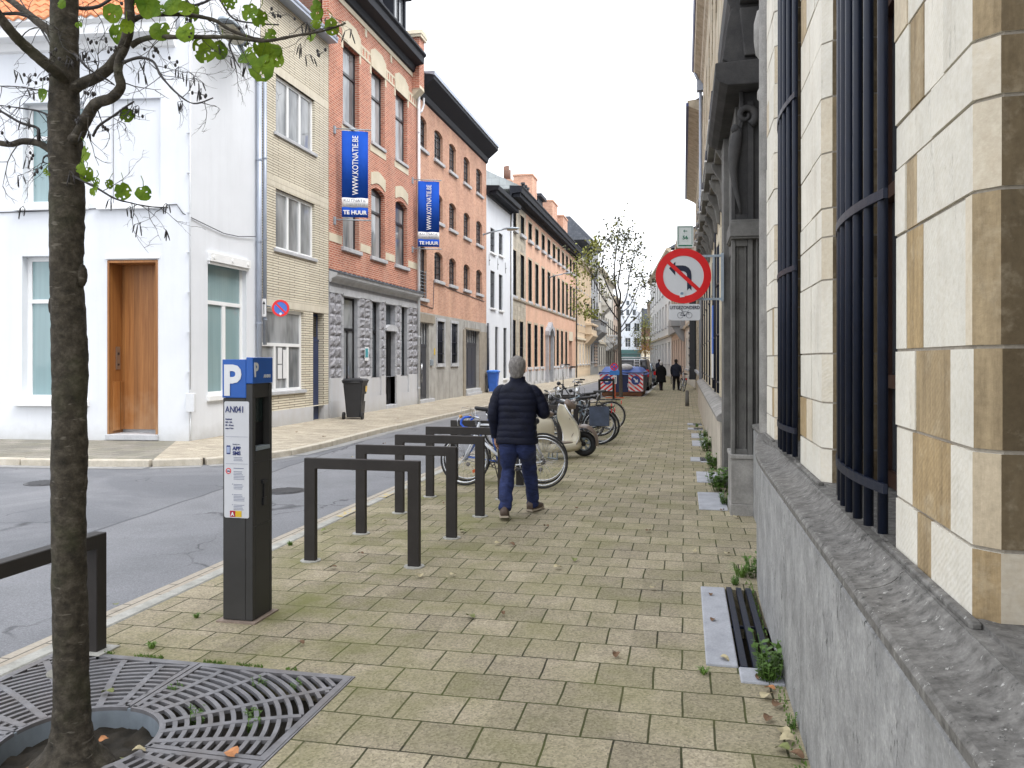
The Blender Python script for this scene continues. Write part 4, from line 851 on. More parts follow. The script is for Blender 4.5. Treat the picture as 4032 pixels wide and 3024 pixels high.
m = MB(); F.box(m, 0, 7.8, 7.0, 9.1, 0, .06); F.box(m, 0, 7.8, 3.9, 6.4, 0, .06); m.build('brick_band', M['brownbrick'], b)
m = MB(); F.prism(m, [(0, 9.3), (7.8, 9.3), (7.8, 13.6), (0, 13.6)], -10, -.1); F.box(m, -.2, 8, 9.3, 9.6, -.1, .4); m.build('roof', M['slate'], b)
b, F = endhouse('bluegrey_house', 'blue-grey house with dark roof just left of the stepped gable', -22, -16.4, 178, 9.6, plaster('bluegrey', (.45, .52, .60), .1), [(1, 3), (4.6, 6.9), (7.6, 9.2)], 3)
m = MB(); F.prism(m, [(0, 9.6), (5.6, 9.6), (5.6, 13), (0, 13)], -10, -.1); m.build('roof', M['slate'], b)
b, F = endhouse('closing_terrace', 'pale terrace behind the parked van at the far end of the street', -1.9, 8, 188, 8.4, M['palefac'], [(1, 3), (4.6, 6.9)], 6)
b, F = endhouse('left_closing_terrace', 'pale terrace at the far left corner of the street end', -45, -22.2, 188, 10, M['palefac'], [(1, 3), (4.6, 6.9)], 8)
# ================================================================ right-hand palace
N = NT('limestone_blocks'); at_ = N.n('Attribute', attribute_name='tone').outputs['Fac']
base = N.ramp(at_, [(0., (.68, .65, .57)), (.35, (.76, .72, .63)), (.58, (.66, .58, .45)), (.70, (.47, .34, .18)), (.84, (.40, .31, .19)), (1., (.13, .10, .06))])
n1 = N.noise(2.6, 7, .65); base = N.mix(1., base, N.ramp(n1, [(.3, .86), (.7, 1.07)]), 'MULTIPLY')
vs_ = N.ramp(N.noise(1., 7, .72, vec=N.vec(5, 5, .9)), [(.50, 0.), (.72, 1.)]); base = N.mix(N.math('MULTIPLY', vs_, .30), base, (.36, .27, .16))
dk = N.ramp(N.noise(1., 8, .75, vec=N.vec(9, 9, 2.5)), [(.60, 0.), (.72, 1.)]); base = N.mix(N.math('MULTIPLY', dk, .6), base, (.10, .075, .05))
old_ = N.ramp(at_, [(.58, 0.), (.66, 1.)]); gr_n = N.ramp(N.noise(1., 8, .8, vec=N.vec(13, 13, 1.6)), [(.40, 0.), (.62, 1.)]); base = N.mix(N.math('MULTIPLY', N.math('MULTIPLY', gr_n, old_), .55), base, (.13, .095, .055))
bl_ = N.ramp(N.noise(7, 6, .7), [(.52, 0.), (.66, 1.)]); base = N.mix(N.math('MULTIPLY', N.math('MULTIPLY', bl_, old_), .35), base, (.55, .47, .34))
base = N.mix(.30, base, N.noise(45, 4, .7), 'OVERLAY')
tool = N.n('TexWave', {'Vector': N.vec(1, 1, 1, rot=(R(38), 0, 0)), 'Scale': 20., 'Distortion': 5., 'Detail': 3.}, bands_direction='Z').outputs[1]
tm = N.math('MULTIPLY', tool, N.ramp(N.noise(1.4, 2), [(.45, 0.), (.6, .6)]))
M['lime'] = N.out(base, .85, N.math('ADD', N.math('MULTIPLY', tm, .3), N.noise(30, 5)), .45, .006, spec=.25)
M['mortar'] = stone('mortar', (.26, .23, .19), (.42, .38, .32), sc_=8)
M['plinth_r'] = stone('bluestone_plinth', (.22, .22, .22), (.37, .37, .365), sc_=5, dk=.5, pits=1, vs=.2, bs=.5, dark=(.09, .09, .085))
M['mould'] = stone('weathered_moulding', (.075, .071, .066), (.24, .232, .218), sc_=24, dk=.45, bs=.4, pits=1, vs=2.2)
M['portal'] = stone('portal_stone', (.085, .082, .077), (.19, .185, .175), sc_=3, dk=.65, dark=(.045, .042, .04), vs=.25)
M['portal_dk'] = stone('sooty_portal_stone', (.03, .03, .032), (.075, .072, .07), sc_=3, dk=.5, dark=(.012, .012, .013))
M['portal_lt'] = stone('cleaner_portal_stone', (.20, .195, .185), (.38, .365, .345), sc_=5, dk=.55, dark=(.07, .066, .06))
XR = .66; G = FR_(XR)
bd = thing('stone_palace', 'large limestone palace with bowed window grilles, grey plinth and dark carved portal', 'building', (XR, 0, 0))
random.seed(11); P0 = 2.04; PER = 2.11; OPW = 1.40
piers = [(P0+PER*k, P0+PER*k+PER-OPW) for k in range(-1, 3)]; piers[-1] = (P0+2*PER, 6.80)
course = [1.045, 1.215, 1.44, 1.68, 2.04, 2.25, 2.39, 2.66, 2.93, 3.2, 3.46, 3.72, 4.0, 4.26, 4.55, 4.8, 5.1]
CH = .045; JD = -.34
FIX = {(1, 1.68): ([2.04, 2.09, 2.45, 2.62, 2.74], [.1, .05, .70, .2]), (1, 1.44): ([2.04, 2.21, 2.52, 2.74], [.1, .80, .25]), (1, 1.215): ([2.04, 2.20, 2.55, 2.74], [.2, .73, .3]), (1, 1.045): ([2.04, 2.36, 2.50, 2.74], [.2, .78, .15]), (1, 2.04): ([2.04, 2.5, 2.62, 2.74], [.1, .66, .2]), (1, 2.25): ([2.04, 2.36, 2.74], [.15, .05]), (1, 2.39): ([2.04, 2.26, 2.44, 2.58, 2.74], [.05, .35, .83, .1])}
def tone():
    r = random.random(); return random.uniform(.0, .42) if r < .94 else random.uniform(.58, .74)
m = MB(); mo = MB()
for pi, (a, b) in enumerate(piers):
    G.prism(mo, [(a+.003, -.006), (b-.003, -.006), (b+CH-.006, -CH-.004), (b+CH-.006, JD), (a-CH+.006, JD), (a-CH+.006, -CH-.004)], 1.04, 5.1) if 0 else None
    mo.prism([(a+.003, -.006), (b-.003, -.006), (b+CH-.006, -CH-.004), (b+CH-.006, JD), (a-CH+.006, JD), (a-CH+.006, -CH-.004)], 1.04, 5.1, 0, lambda u, d, z: G.p(u, z, d))
    for z0, z1 in zip(course, course[1:]):
        cuts = [a]; ex = FIX.get((pi, round(z0, 3)))
        while b-cuts[-1] > .42: cuts.append(cuts[-1]+random.uniform(.13, .24) if random.random() < .45 else cuts[-1]+random.uniform(.27, .40))
        if b-cuts[-1] < .12: cuts.pop() if len(cuts) > 1 else None
        cuts.append(b)
        if ex: cuts = ex[0]
        for i in range(len(cuts)-1):
            u0, u1 = cuts[i]+.0025, cuts[i+1]-.0025; e = random.uniform(-.002, .004); zz0, zz1 = z0+.0045, z1-.0045
            poly = [(u0, -.05), (u0, e), (u1, e), (u1, -.05)]; first = i == 0; last = i == len(cuts)-2
            if first: poly = [(u0-CH, JD), (u0-CH, -CH+e), (u0, e)] + poly[2:]
            if last: poly = poly[:-2] + [(u1, e), (u1+CH, -CH+e), (u1+CH, JD)]
            if first and last: poly = [(u0-CH, JD), (u0-CH, -CH+e), (u0, e), (u1, e), (u1+CH, -CH+e), (u1+CH, JD)]
            tn = tone() if u1-u0 > .2 else (random.uniform(.56, .76) if random.random() < .35 else tone()); n = len(poly); vs = [G.p(u, zz0, d) for u, d in poly] + [G.p(u, zz1, d) for u, d in poly]
            tn = ex[1][i] if ex else tn; m.col = tn; m.add(vs, [tuple(range(n)), tuple(range(2*n-1, n-1, -1))])
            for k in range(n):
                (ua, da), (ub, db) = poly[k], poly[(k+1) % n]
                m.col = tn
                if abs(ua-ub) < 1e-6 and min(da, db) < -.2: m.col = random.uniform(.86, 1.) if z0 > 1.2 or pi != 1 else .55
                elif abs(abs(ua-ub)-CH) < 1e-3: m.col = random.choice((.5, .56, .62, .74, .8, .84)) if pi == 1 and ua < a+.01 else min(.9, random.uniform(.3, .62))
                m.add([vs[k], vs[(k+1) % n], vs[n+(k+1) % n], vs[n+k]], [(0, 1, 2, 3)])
m.col = 0; m.build('wall', M['lime'], bd, bevel=.0018, normals=True); mo.build('mortar_bed', M['mortar'], bd)
# windows behind the grilles
M['sash'] = plain('brown_sash', (.05, .022, .014), .45, .25)
for k in range(-1, 2):
    a, b = piers[k+1][1]+CH-.01, piers[k+2][0]-CH+.01
    o = op(a, b, 1.06, 5.1); window(G, o, bd, M['sash'], M['glass'], d=.27, fw=.07, cols=2, rows=1, trans=None, mull=.08)
    m = MB()
    for z in (1.55, 2.42, 3.3, 4.2): G.box(m, a+.07, b-.07, z-.03, z+.03, -.32, -.255)
    for u in (a+(b-a)*.25, a+(b-a)*.75): G.box(m, u-.012, u+.012, 1.1, 5.0, -.315, -.262)
    m.build('glazing_bar', M['sash'], bd)
    m = MB(); G.box(m, a-.02, b+.02, 1.0, 1.052, -.34, -.0); m.build('inner_sill', M['mould'], bd)
m = MB(); G.box(m, -1.6, 6.78, 0, 12, -6, -.36); G.box(m, -1.6, 6.8, 5.1, 12, -.36, 0); m.build('upper_wall', M['cream'], bd)
# bowed grilles, each a part with its bars and hoops
def bow(t, L): return .055-.13*((t*L-.41)/.75)**2
for k in range(0, 2):
    a, b = piers[k+1][1]+.0, piers[k+2][0]-.045; L = b-a; gr_ = MB()
    for i in range(11):
        t_ = (i+.42)/10.8; u = a+L*t_; d = bow(t_, L)
        gr_.tube([G.p(u, 1.082, d), G.p(u, 2.2, d), G.p(u, 5.0, d)], .0165, 10)
    go = gr_.build('window_grille', M['steel_blk'], bd)
    h = MB()
    for z in (1.235, 2.185, 3.19, 4.2):
        h = MB(); pts = [(a+L*j/20, bow(j/20, L)+.020) for j in range(21)]
        lo = [G.p(u, z-.016, d) for u, d in pts]; inn = [G.p(u, z-.016, d-.013) for u, d in pts]
        h.loft([[G.p(u, z-.016, d), G.p(u, z+.016, d), G.p(u, z+.016, d-.013), G.p(u, z-.016, d-.013)] for u, d in pts], 0, False)
        h.build('hoop', M['steel_blk'], go)
# plinth slabs and the hollow moulding swept along the wall and round into the portal
def path_r(y0, y1, st=.25):
    pts = []; y = y0
    while y < y1+1e-6:
        x = .50 if y < 5.3 else .50+.21*(1-math.cos(min(1, (y-5.3)/2.6)*math.pi/2))**1.0
        pts.append(Vector((x, y, 0))); y += st
    return pts
def sweep(m, pts, prof, mi=0, sm=False, dz=0):
    rings = []
    for i, p in enumerate(pts):
        t_ = (pts[min(i+1, len(pts)-1)]-pts[max(i-1, 0)]).normalized(); nrm = Vector((-t_.y, t_.x, 0))
        rings.append([p+nrm*d+Vector((0, 0, z+dz)) for d, z in prof])
    m.loft(rings, mi, sm)
m = MB(); cutsY = [-1.6, .25, 2.29, 4.28, 6.2, 8.74]
for a, b in zip(cutsY, cutsY[1:]):
    n = max(2, int((b-a)/.2)); pts = []
    for k in range(n+1):
        y = a+.003+(b-a-.006)*k/n; x = .50 if y < 5.3 else .50+.21*(1-math.cos(min(1, (y-5.3)/2.6)*math.pi/2)); pts.append(Vector((x, y, 0)))
    sweep(m, pts, [(-.2, -.05), (0, -.05), (0, .905), (-.008, .915), (-.2, .915)])
m.build('plinth', M['plinth_r'], bd, bevel=.003)
m = MB(); random.seed(5); cutsM = [-1.6, -.2, 1.15, 2.5, 3.85, 5.1, 6.4, 8.74]
prof = [(-.3, .918), (-.004, .918), (-.004, .932), (.012, .936), (.014, .962), (.004, .974)] + [(.002-.085*math.sin(k/8*math.pi/2)**1.0-.004*k, .976+.052*(1-math.cos(k/8*math.pi/2))) for k in range(1, 9)] + [(-.125, 1.034), (-.3, 1.04)]
for a, b in zip(cutsM, cutsM[1:]):
    n = max(2, int((b-a)/.2)); pts = []
    for k in range(n+1):
        y = a+.0025+(b-a-.005)*k/n; x = .50 if y < 5.3 else .50+.21*(1-math.cos(min(1, (y-5.3)/2.6)*math.pi/2)); pts.append(Vector((x, y, 0)))
    sweep(m, pts, prof, dz=random.uniform(-.003, .003))
G.box(m, -1.6, 6.85, 1.0, 1.040, -.36, .035)
m.build('moulding', M['mould'], bd)
for a, b in ((1.98, 2.82), (4.08, 4.95), (6.2, 6.85)): m = MB(); G.box(m, a, b, 1.036, 1.056, -.0, .028); m.build('pier_foot', M['mould'], bd, bevel=.006)
# curved bay beside the portal
m = MB()
G.box(m, 6.8, 9.0, 0, 9, -.6, -.26)
m.tube([G.p(7.05, 1.03, -.06), G.p(7.05, 8.5, -.06)], .10, 12, sm=True); G.box(m, 7.02, 7.12, 1.03, 8.5, -.2, -.03)
G.box(m, 7.3, 7.75, 1.0, 8.5, -.26, -.075); G.box(m, 7.42, 7.63, 1.1, 3.2, -.1, -.055); G.box(m, 7.75, 8.8, 1.0, 8.5, -.26, -.17)
G.box(m, 7.24, 7.8, 3.26, 3.50, -.26, -.035); G.box(m, 7.27, 7.77, 3.22, 3.26, -.26, -.05); G.box(m, 7.36, 7.70, 3.5, 8.2, -.2, -.06)
m.build('side_pilaster', M['portal_lt'], bd, bevel=.008, seg=2)
m = MB(); c0 = G.p(7.28, 0, -.035)
rp = [(4.72, .03), (4.70, .075), (4.6, .10), (4.45, .10), (4.33, .085), (4.27, .045), (4.12, .036), (4.04, .05), (4.0, .07), (3.94, .072), (3.90, .04), (3.88, .025), (3.86, .05), (3.82, .055), (3.79, .03), (3.77, .045), (3.73, .045), (3.70, .02), (3.67, .038), (3.63, .03), (3.6, .012), (3.5, .004)]
m.tube([Vector((c0.x, c0.y, z)) for z, r_ in rp], [r_ for z, r_ in rp], 14); m.build('stone_pendant', M['portal_lt'], bd)
# portal
m = MB(); G.box(m, 8.74, 9.36, -.05, .12, -.2, .182); G.box(m, 8.75, 9.35, .12, .60, -.2, .173); G.box(m, 8.73, 9.37, .60, .645, -.2, .185); m.build('pedestal', M['portal_lt'], bd, bevel=.006)
m = MB(); G.box(m, 8.86, 9.30, .645, 2.93, -.2, .150)
for (d0, d1) in ((.128, .168), (-.05, .0), (-.20, -.12)): G.box(m, 8.79, 8.858, .645, 2.93, d0, d1)
G.box(m, 8.80, 8.859, .645, .70, .002, .126); G.box(m, 8.80, 8.859, 2.86, 2.93, .002, .126); G.box(m, 8.825, 8.86, .70, 2.86, .10, .115); G.box(m, 8.825, 8.86, .7, 2.86, .014, .03)
G.box(m, 8.80, 8.859, .645, .69, -.118, -.052); G.box(m, 8.78, 8.80, .9, 2.93, -.1, -.085)
m.build('pilaster', M['portal'], bd, bevel=.004)
m = MB(); G.box(m, 8.70, 9.36, 2.95, 3.10, -.2, .19); G.box(m, 8.72, 9.34, 2.93, 2.95, -.2, .178); G.box(m, 8.72, 9.34, 3.10, 3.13, -.2, .175); m.build('impost', M['portal'], bd, bevel=.005)
m = MB(); poly = [(.150, 3.13), (.150, 3.75), (.135, 3.95), (.06, 4.2), (.07, 4.5), (-.2, 4.5), (-.2, 3.13)]; G.profile(m, poly, 8.84, 9.30)
poly = [(.168, 3.13), (.168, 3.75), (.152, 3.97), (.078, 4.2), (.088, 4.5), (.05, 4.5), (.04, 4.2), (.11, 3.93), (.128, 3.75), (.128, 3.13)]; G.profile(m, poly, 8.79, 8.842)
G.box(m, 8.80, 8.842, 3.13, 3.2, .0, .127); G.box(m, 8.80, 8.842, 3.13, 4.4, -.06, -.0); G.box(m, 8.86, 11.2, 4.2, 9.0, -.3, -.10)
m.build('upper_pilaster', M['portal_dk'], bd, bevel=.004)
m = MB()
for uu in (8.80,):
    pts = []; 
    for k in range(26): a = k/25*math.pi*2.6; r_ = .015+.012*k/3.2; pts.append(G.p(uu-.03+.0*k, 4.30-.06+r_*math.sin(a+2.4), .02+r_*math.cos(a+2.4)))
    m.tube(pts, [.014+.0013*k for k in range(26)], 8)
    pts = [G.p(uu-.02, 4.10-.9*k/10, .10+.05*math.sin(k/10*math.pi*1.2)) for k in range(11)]; m.tube(pts, [.045, .06, .065, .06, .05, .042, .036, .03, .026, .02, .01], 8)
    m.ball(G.p(uu-.03, 4.1, .13), .05, 10); m.ball(G.p(uu-.03, 5.0, -.06), .10, 10, (1, .8, 1.1)); m.ball(G.p(uu-.05, 5.0, -.06), .05, 8)
    pts = [G.p(uu-.03, 5.4-.75*k/10, -.14-.04*math.cos(k/10*math.pi)) for k in range(11)]; m.tube(pts, [.05+.03*math.sin(k/10*math.pi) for k in range(11)], 8)
m.build('console', M['portal_dk'], bd)
m = MB(); G.profile(m, [(-.2, 4.50), (.22, 4.50), (.30, 4.54), (.345, 4.60), (.345, 4.74), (-.2, 4.76)], 8.55, 11.2)
cur = [(.20, 4.76), (.27, 4.80)] + [(.27-.10*(k/8), 4.80+.52*math.sin(k/8*math.pi/2)) for k in range(1, 9)]
G.profile(m, [(-.2, 4.76)] + cur + [(.19, 5.34), (.22, 5.42), (.22, 5.75), (-.2, 5.75)], 8.62, 11.0); G.profile(m, [(-.2, 4.8), (.05, 4.8), (.10, 5.3), (-.2, 5.3)], 8.56, 8.63)
G.box(m, 8.5, 8.62, 5.35, 5.7, -.2, .1)
m.build('pediment', M['portal_dk'], bd, bevel=.012, seg=2)
m = MB(); G.box(m, 9.3, 10.6, 2.95, 4.5, -.2, .1); G.box(m, 10.6, 11.15, 0, 4.5, -.2, .165); m.build('far_jamb', M['portal'], bd, bevel=.005)
m = MB(); G.box(m, 9.36, 10.6, .02, 2.95, -.5, -.42); m.build('door', M['door_black'], bd)
# main front beyond the portal
MW = [op(12.0+2.4*k, 13.1+2.4*k, 1.0, 3.75) for k in range(7)]; M2 = [op(12.05+2.4*k, 13.05+2.4*k, 5.2, 7.6) for k in range(7)]; M3 = [op(12.1+2.4*k, 13.0+2.4*k, 8.8, 10.4) for k in range(7)]
M['lime_far'] = brick('limestone_courses', (.60, .54, .42), (.46, .37, .25), (.24, .20, .15), .44, .27, .008, 1.2, .25, weather=((.30, .26, .21), .6))
m = MB(); wall(G, 11.2, 29.6, .9, 11.8, MW+M2+M3, .3, m); G.box(m, 11.2, 29.6, 0, 11.8, -9, -.4); m.build('far_wall', M['lime_far'], bd)
m = MB()
for o in M2: 
    for k in range(2): pass
for o in MW+M2+M3:
    window(G, o, bd, M['sash'], M['glass_dark'], d=.25, fw=.06, cols=2, rows=3, mull=.04)
for o in MW:
    b_ = MB(); a, b = o['u0'], o['u1']
    for k in range(7): t_ = (k+.5)/7; b_.tube([G.p(a+(b-a)*t_, 1.05, .02+.05*math.sin(math.pi*t_)), G.p(a+(b-a)*t_, 3.7, .02+.05*math.sin(math.pi*t_))], .016, 6)
    gb = b_.build('window_grille', M['steel_blk'], bd); h = MB()
    for z in (1.25, 2.1, 3.0): h = MB(); h.loft([[G.p(a+(b-a)*j/8, z+s_*.016, .035+.05*math.sin(math.pi*j/8)+q) for s_, q in ((-1, 0), (1, 0), (1, .014), (-1, .014))] for j in range(9)], 0, False); h.build('hoop', M['steel_blk'], gb)
    m = MB(); G.box(m, a-.25, b+.25, 4.86, 5.06, .0, .30); G.box(m, a-.2, b+.2, 4.76, 4.86, 0, .2)
    for u in (a-.12, b): G.profile(m, [(0, 4.2), (.06, 4.25), (.10, 4.5), (.22, 4.7), (.24, 4.78), (0, 4.78)], u, u+.12)
    ba = m.build('balcony_sill', M['portal'], bd, bevel=.01); m = MB(); G.box(m, a-.27, b+.27, 5.062, 5.085, -.0, .32); m.build('lead_cover', M['trim_white'], ba)
    m = MB()
    for k in range(9): u = a-.2+(b-a+.4)*k/8; m.tube([G.p(u, 5.08, .27), G.p(u, 5.5, .27)], .010, 5)
    m.tube([G.p(a-.22, 5.5, .27), G.p(b+.22, 5.5, .27)], .012, 5); m.build('railing', M['steel_blk'], ba)
    m = MB(); G.box(m, a-.14, a, 1.0, 3.95, -.05, .06); G.box(m, b, b+.14, 1.0, 3.95, -.05, .06); G.box(m, a, b, 3.75, 3.95, -.05, .06); m.build('window_surround', M['cream'], bd, bevel=.01)
m = MB(); sweep(m, [Vector((.48, 11.2, 0)), Vector((.48, 29.6, 0))], [(-.3, -.05), (.0, -.05), (.0, .80), (-.3, .80)]); m.build('far_plinth', stone('pale_plinth_stone', (.40, .36, .30), (.60, .55, .47), dk=.5, sc_=3), bd)
m = MB(); sweep(m, [Vector((.48, 11.2+.0, 0)), Vector((.48, 29.6, 0))], [(-.3, .8), (.0, .8), (.045, .82), (.05, .87), (.02, .9), (-.03, .93), (-.10, .96), (-.3, .98)]); m.build('far_moulding', M['portal_lt'], bd)
m = MB(); G.profile(m, [(0, 11.5), (.08, 11.6), (.1, 11.8), (.30, 11.95), (.33, 12.1), (0, 12.2)], -1.6, 29.7); m.build('cornice', M['surround'], bd)
m = MB(); G.profile(m, [(0, 12.1), (.36, 12.1), (.40, 12.16), (.40, 12.30), (.36, 12.32), (0, 12.3)], -1.6, 29.75); m.build('gutter', plain('gutter_blue', (.03, .045, .16), .4), bd)
m = MB(); G.profile(m, [(.3, 12.3), (-5, 15.), (-9, 12.3)], -1.6, 29.6); m.build('roof', M['slate'], bd)
m = MB(); m.tube([G.p(29.4, .0, .09), G.p(29.4, 11.3, .09)], .055, 10); G.box(m, 29.25, 29.55, 11.3, 11.65, .0, .22); m.tube([G.p(29.4, 11.6, .12), G.p(29.3, 11.95, .3)], .05, 8); m.build('downpipe', M['zinc'], bd)
m = MB(); m.tube([G.p(16.6, 4.2, .05), G.p(16.6, 1., .05)], .02, 6); m.tube([G.p(8.6, 1.3, .0), G.p(8.6, 1.3, .0)], .01, 4) if 0 else None; m.build('cable', M['steel_blk'], bd)
# next right-hand houses
def rhouse(nm, lab, p0, p1, H_, mt, floors, nw, dp=9, ov=.5, plin=True, dark='glass_dark'):
    p0, p1 = Vector((*p0, 0)), Vector((*p1, 0)); u = (p1-p0); L = u.length; u.normalize(); n = Vector((-u.y, u.x, 0)); F = Fr(p0, u, n)
    bd = thing(nm, lab, 'house', tuple(p0)); w = L/nw; ops = []
    for z0, z1 in floors:
        for k in range(nw): a = w*(k+.5)-w*.24; ops.append(op(a, a+w*.48, z0, z1))
    m = MB(); wall(F, 0, L, -.2, H_, ops, .25, m); F.box(m, .01, L-.01, -.2, H_, -dp, -.34); m.build('wall', mt, bd)
    for o in ops: window(F, o, bd, M['sash'], M[dark], d=.18, fw=.08, cols=2, rows=2, mull=.05, sill=.1, so=.1)
    m = MB(); F.profile(m, [(0, H_-.3), (.12, H_-.2), (ov, H_), (ov+.05, H_+.2), (0, H_+.25)], 0, L); F.box(m, 0, L, 3.9, 4.1, 0, .16); m.build('cornice', M['surround'], bd)
    m = MB(); F.profile(m, [(.3, H_+.2), (-4, H_+2.6), (-dp, H_+.2)], 0, L); m.build('roof', M['slate'], bd)
    return bd, F
b, F = rhouse('weathered_house', 'weathered stone house with dark-edged roof, next beyond the palace downpipe', (.66, 29.75), (.64, 47), 10.9, M['lime_far'], [(1.1, 3.3), (5.0, 7.2), (8.2, 10)], 6)
m = MB(); F.box(m, 0, 17.2, 10.9, 11.02, .5, .60); m.build('gutter', plain('gutter_blue', (.03, .045, .16), .4), b)
m = MB(); F.box(m, .5, 1.1, 11.3, 12.2, -1., -.3); m.build('chimney', M['trim_white'], b)
b, F = rhouse('pale_carved_house', 'pale plastered house with carved brackets past the weathered stone house', (.64, 47.1), (.1, 60), 9.0, M['palefac'], [(1.0, 3.2), (5.0, 7.4)], 4, ov=.9)
b, F = rhouse('brown_shop_house', 'house with reddish upper wall and tall grey shop windows on the right', (.1, 60.1), (-1.2, 78), 8.4, M['pinkfac'], [(.6, 3.4), (4.9, 7.0)], 6, ov=.8)
m = MB(); F.box(m, .5, 17, 3.95, 5.3, .02, .35); F.box(m, 1.0, 3.0, 4.2, 5.2, .35, 1.0); F.profile(m, [(0, 3.0), (.3, 3.2), (.9, 4.1), (.9, 4.25), (0, 4.25)], 1.2, 1.6); m.build('carved_balcony', M['greyfac'], b)
b, F = rhouse('white_corner_tower', 'tall smooth white house on the right at the far end of the pavement', (-1.25, 78.1), (-4.6, 112), 12.2, M['white_old'], [(1.2, 3.4), (5.0, 7.4), (8.6, 10.6)], 8, ov=.4)
b, F = rhouse('far_grey_house', 'grey house farthest away in the right-hand row', (-4.65, 112.1), (-6.2, 150), 9.5, M['greyfac'], [(1.2, 3.4), (5.0, 7.4)], 8, ov=.4)
m = MB(); m.box(.28, .62, 45.2, 47.0, .55, 5.0)
random.seed(2)
for k in range(10): z = .6+k*.42; m.tube([(.27, 45.2+.2*(k % 2), z), (.24, 46., z+.1), (.27, 46.9, z)], .035, 6)
tag(m.build('black_wrap', M['black_paint'], bevel=.05, seg=2), 'black cloth wrap on the house front above the leaning bicycle on the right', 'cloth')
m = MB(); m.tube([(.10, 29, 0), (.10, 29, .52), (.10, 29, .56)], [.07, .06, .03], 12); tag(m.build('bollard', M['portal']), 'short grey stone bollard at the foot of the right-hand wall', 'bollard')

# ---- traffic signs on the palace bracket
t = thing('traffic_sign', 'round red no left turn sign with bicycle and junction plates on wall bracket', 'road sign', (.49, 10.4, 2.43))
rt, up = Vector((CT*.998, ST*.7, 0)).normalized(), Vector((0, 0, 1)); nn_ = rt.cross(up)
Cn = at(1476, 596, 10.2)
white_refl = plain('sign_face', (.68, .69, .71), .4, .03); black_s = plain('sign_dark', (.02, .025, .05), .4, .05)
m = MB(); plate(m, Cn, rt, up, circ(.345, 56), -.012, 0); dsc = m.build('disc', white_refl, t)
m = MB(); ring(m, Cn+nn_*.001, .258, .352, rt, up, .004, 64); rr = m.build('red_ring', red, dsc)
# bent arrow: shaft up, curve to the left, head
S_ = .345/59
def q(px, py): return ((px-1476)*S_, (596-py)*S_)
# outline traced in sign coordinates
pin = [(1484, 621), (1484, 596)] + [(1484-9+9*math.cos(R(a)), 594-9*math.sin(R(a))) for a in (0, 30, 60, 90)]
pout = [(1495, 612), (1495, 594)] + [(1495-19+19*math.cos(R(a)), 592-19*math.sin(R(a))) for a in (0, 20, 40, 60, 80, 90)]
poly = [q(1484, 628), q(1489, 623), q(1493.5, 628)] + [q(1493.5, 594)] + [q(1474.5+19*math.cos(R(a)), 592-19*math.sin(R(a))) for a in (20, 45, 70, 90)] + [q(1458.5, 573), q(1458.5, 565), q(1445, 579), q(1458.5, 595), q(1458.5, 585)] + [q(1473, 585)] + [q(1474.5+9.5*math.cos(R(a)), 595-9.5*math.sin(R(a))) for a in (80, 50, 25, 0)]
m = MB(); plate(m, Cn, rt, up, poly, .0015, .004); m.build('turn_arrow', black_s, dsc)
m = MB(); plate(m, Cn, rt, up, rotp([(-.275, -.024), (.275, -.024), (.275, .024), (-.275, .024)], -43), .0045, .0065); m.build('red_bar', red, dsc)
m = MB(); plate(m, Cn, rt, up, rotp(rrect(.065, .075, .006), 6, -.018, -.235), .0066, .009); st_ = m.build('sticker', wht, dsc)
m = MB(); plate(m, Cn, rt, up, rotp([(-.02, -.01), (.015, -.015), (.02, .012), (0, .022), (-.02, .012)], 6, -.018, -.228), .0092, .010); m.build('sticker_mark', plain('sticker_ink', (.2, .3, .4), .5), st_)
Cp = at(1479, 674.5, 10.2); m = MB(); plate(m, Cp, rt, up, rrect(.395, .21, .03), -.006, 0); pl = m.build('exception_plate', white_refl, t, bevel=.002)
text('UITGEZONDERD', .060, Cp+up*.040+nn_*.002, rt, up, black_s, pl, bold=.0012, align='CENTER', sx=.83)
m = MB(); bc = Cp+up*-.038+nn_*.003; L_ = lambda a, b: bc+rt*a+up*b
for cx in (-.056, .056): m.tube([L_(cx+.036*math.cos(k*math.pi/12), .036*math.sin(k*math.pi/12)) for k in range(24)], .0022, 4, closed=True)
for pth in ([(-.056, 0), (-.03, .045), (.038, .045), (-.002, -.004), (-.056, 0)], [(-.036, .058), (-.002, -.004)], [(.056, 0), (.036, .055), (.05, .06)], [(-.05, .06), (-.025, .06)]): m.tube([L_(*p) for p in pth], .0024, 4)
m.disc(bc+rt*-.002+up*-.003, .010, nn_, .003, 12); m.build('bicycle_symbol', black_s, pl)
Cq = at(1480, 511, 10.2); m = MB(); plate(m, Cq, rt, up, rrect(.212, .283, .018), -.006, 0); pl = m.build('junction_plate', plain('plate_white', (.70, .74, .72), .35, .03), t)
grn = plain('sign_green', (.005, .16, .085), .35, .05); m = MB()
for a, b, c, d in ((-.088, .088, .120, .125), (-.088, -.083, -.10, .120), (.083, .088, -.10, .120)): plate(m, Cq, rt, up, [(a, c), (b, c), (b, d), (a, d)], .001, .0025)
plate(m, Cq, rt, up, [(-.088, -.124), (.088, -.124), (.088, -.108), (-.088, -.108)], .001, .0025); m.build('green_border', grn, pl)
m = MB(); plate(m, Cq, rt, up, [(-.025, .070), (-.010, .088), (-.004, .083), (-.012, .0735), (.025, .0735), (.025, .0665), (-.012, .0665), (-.004, .057), (-.010, .052)], .001, .0025); m.build('arrow', grn, pl); m = MB(); ring(m, Cq+up*-.012+nn_*.001, .050, .0512, rt, up, .001, 30); m.build('circle', plain('pale_green', (.45, .58, .50), .4), pl)
text('56', .064, Cq+up*-.034+nn_*.002, rt, up, grn, pl, bold=.0016, align='CENTER', sx=1.1)
m = MB(); wx = .495; yb = Cn.y+.12
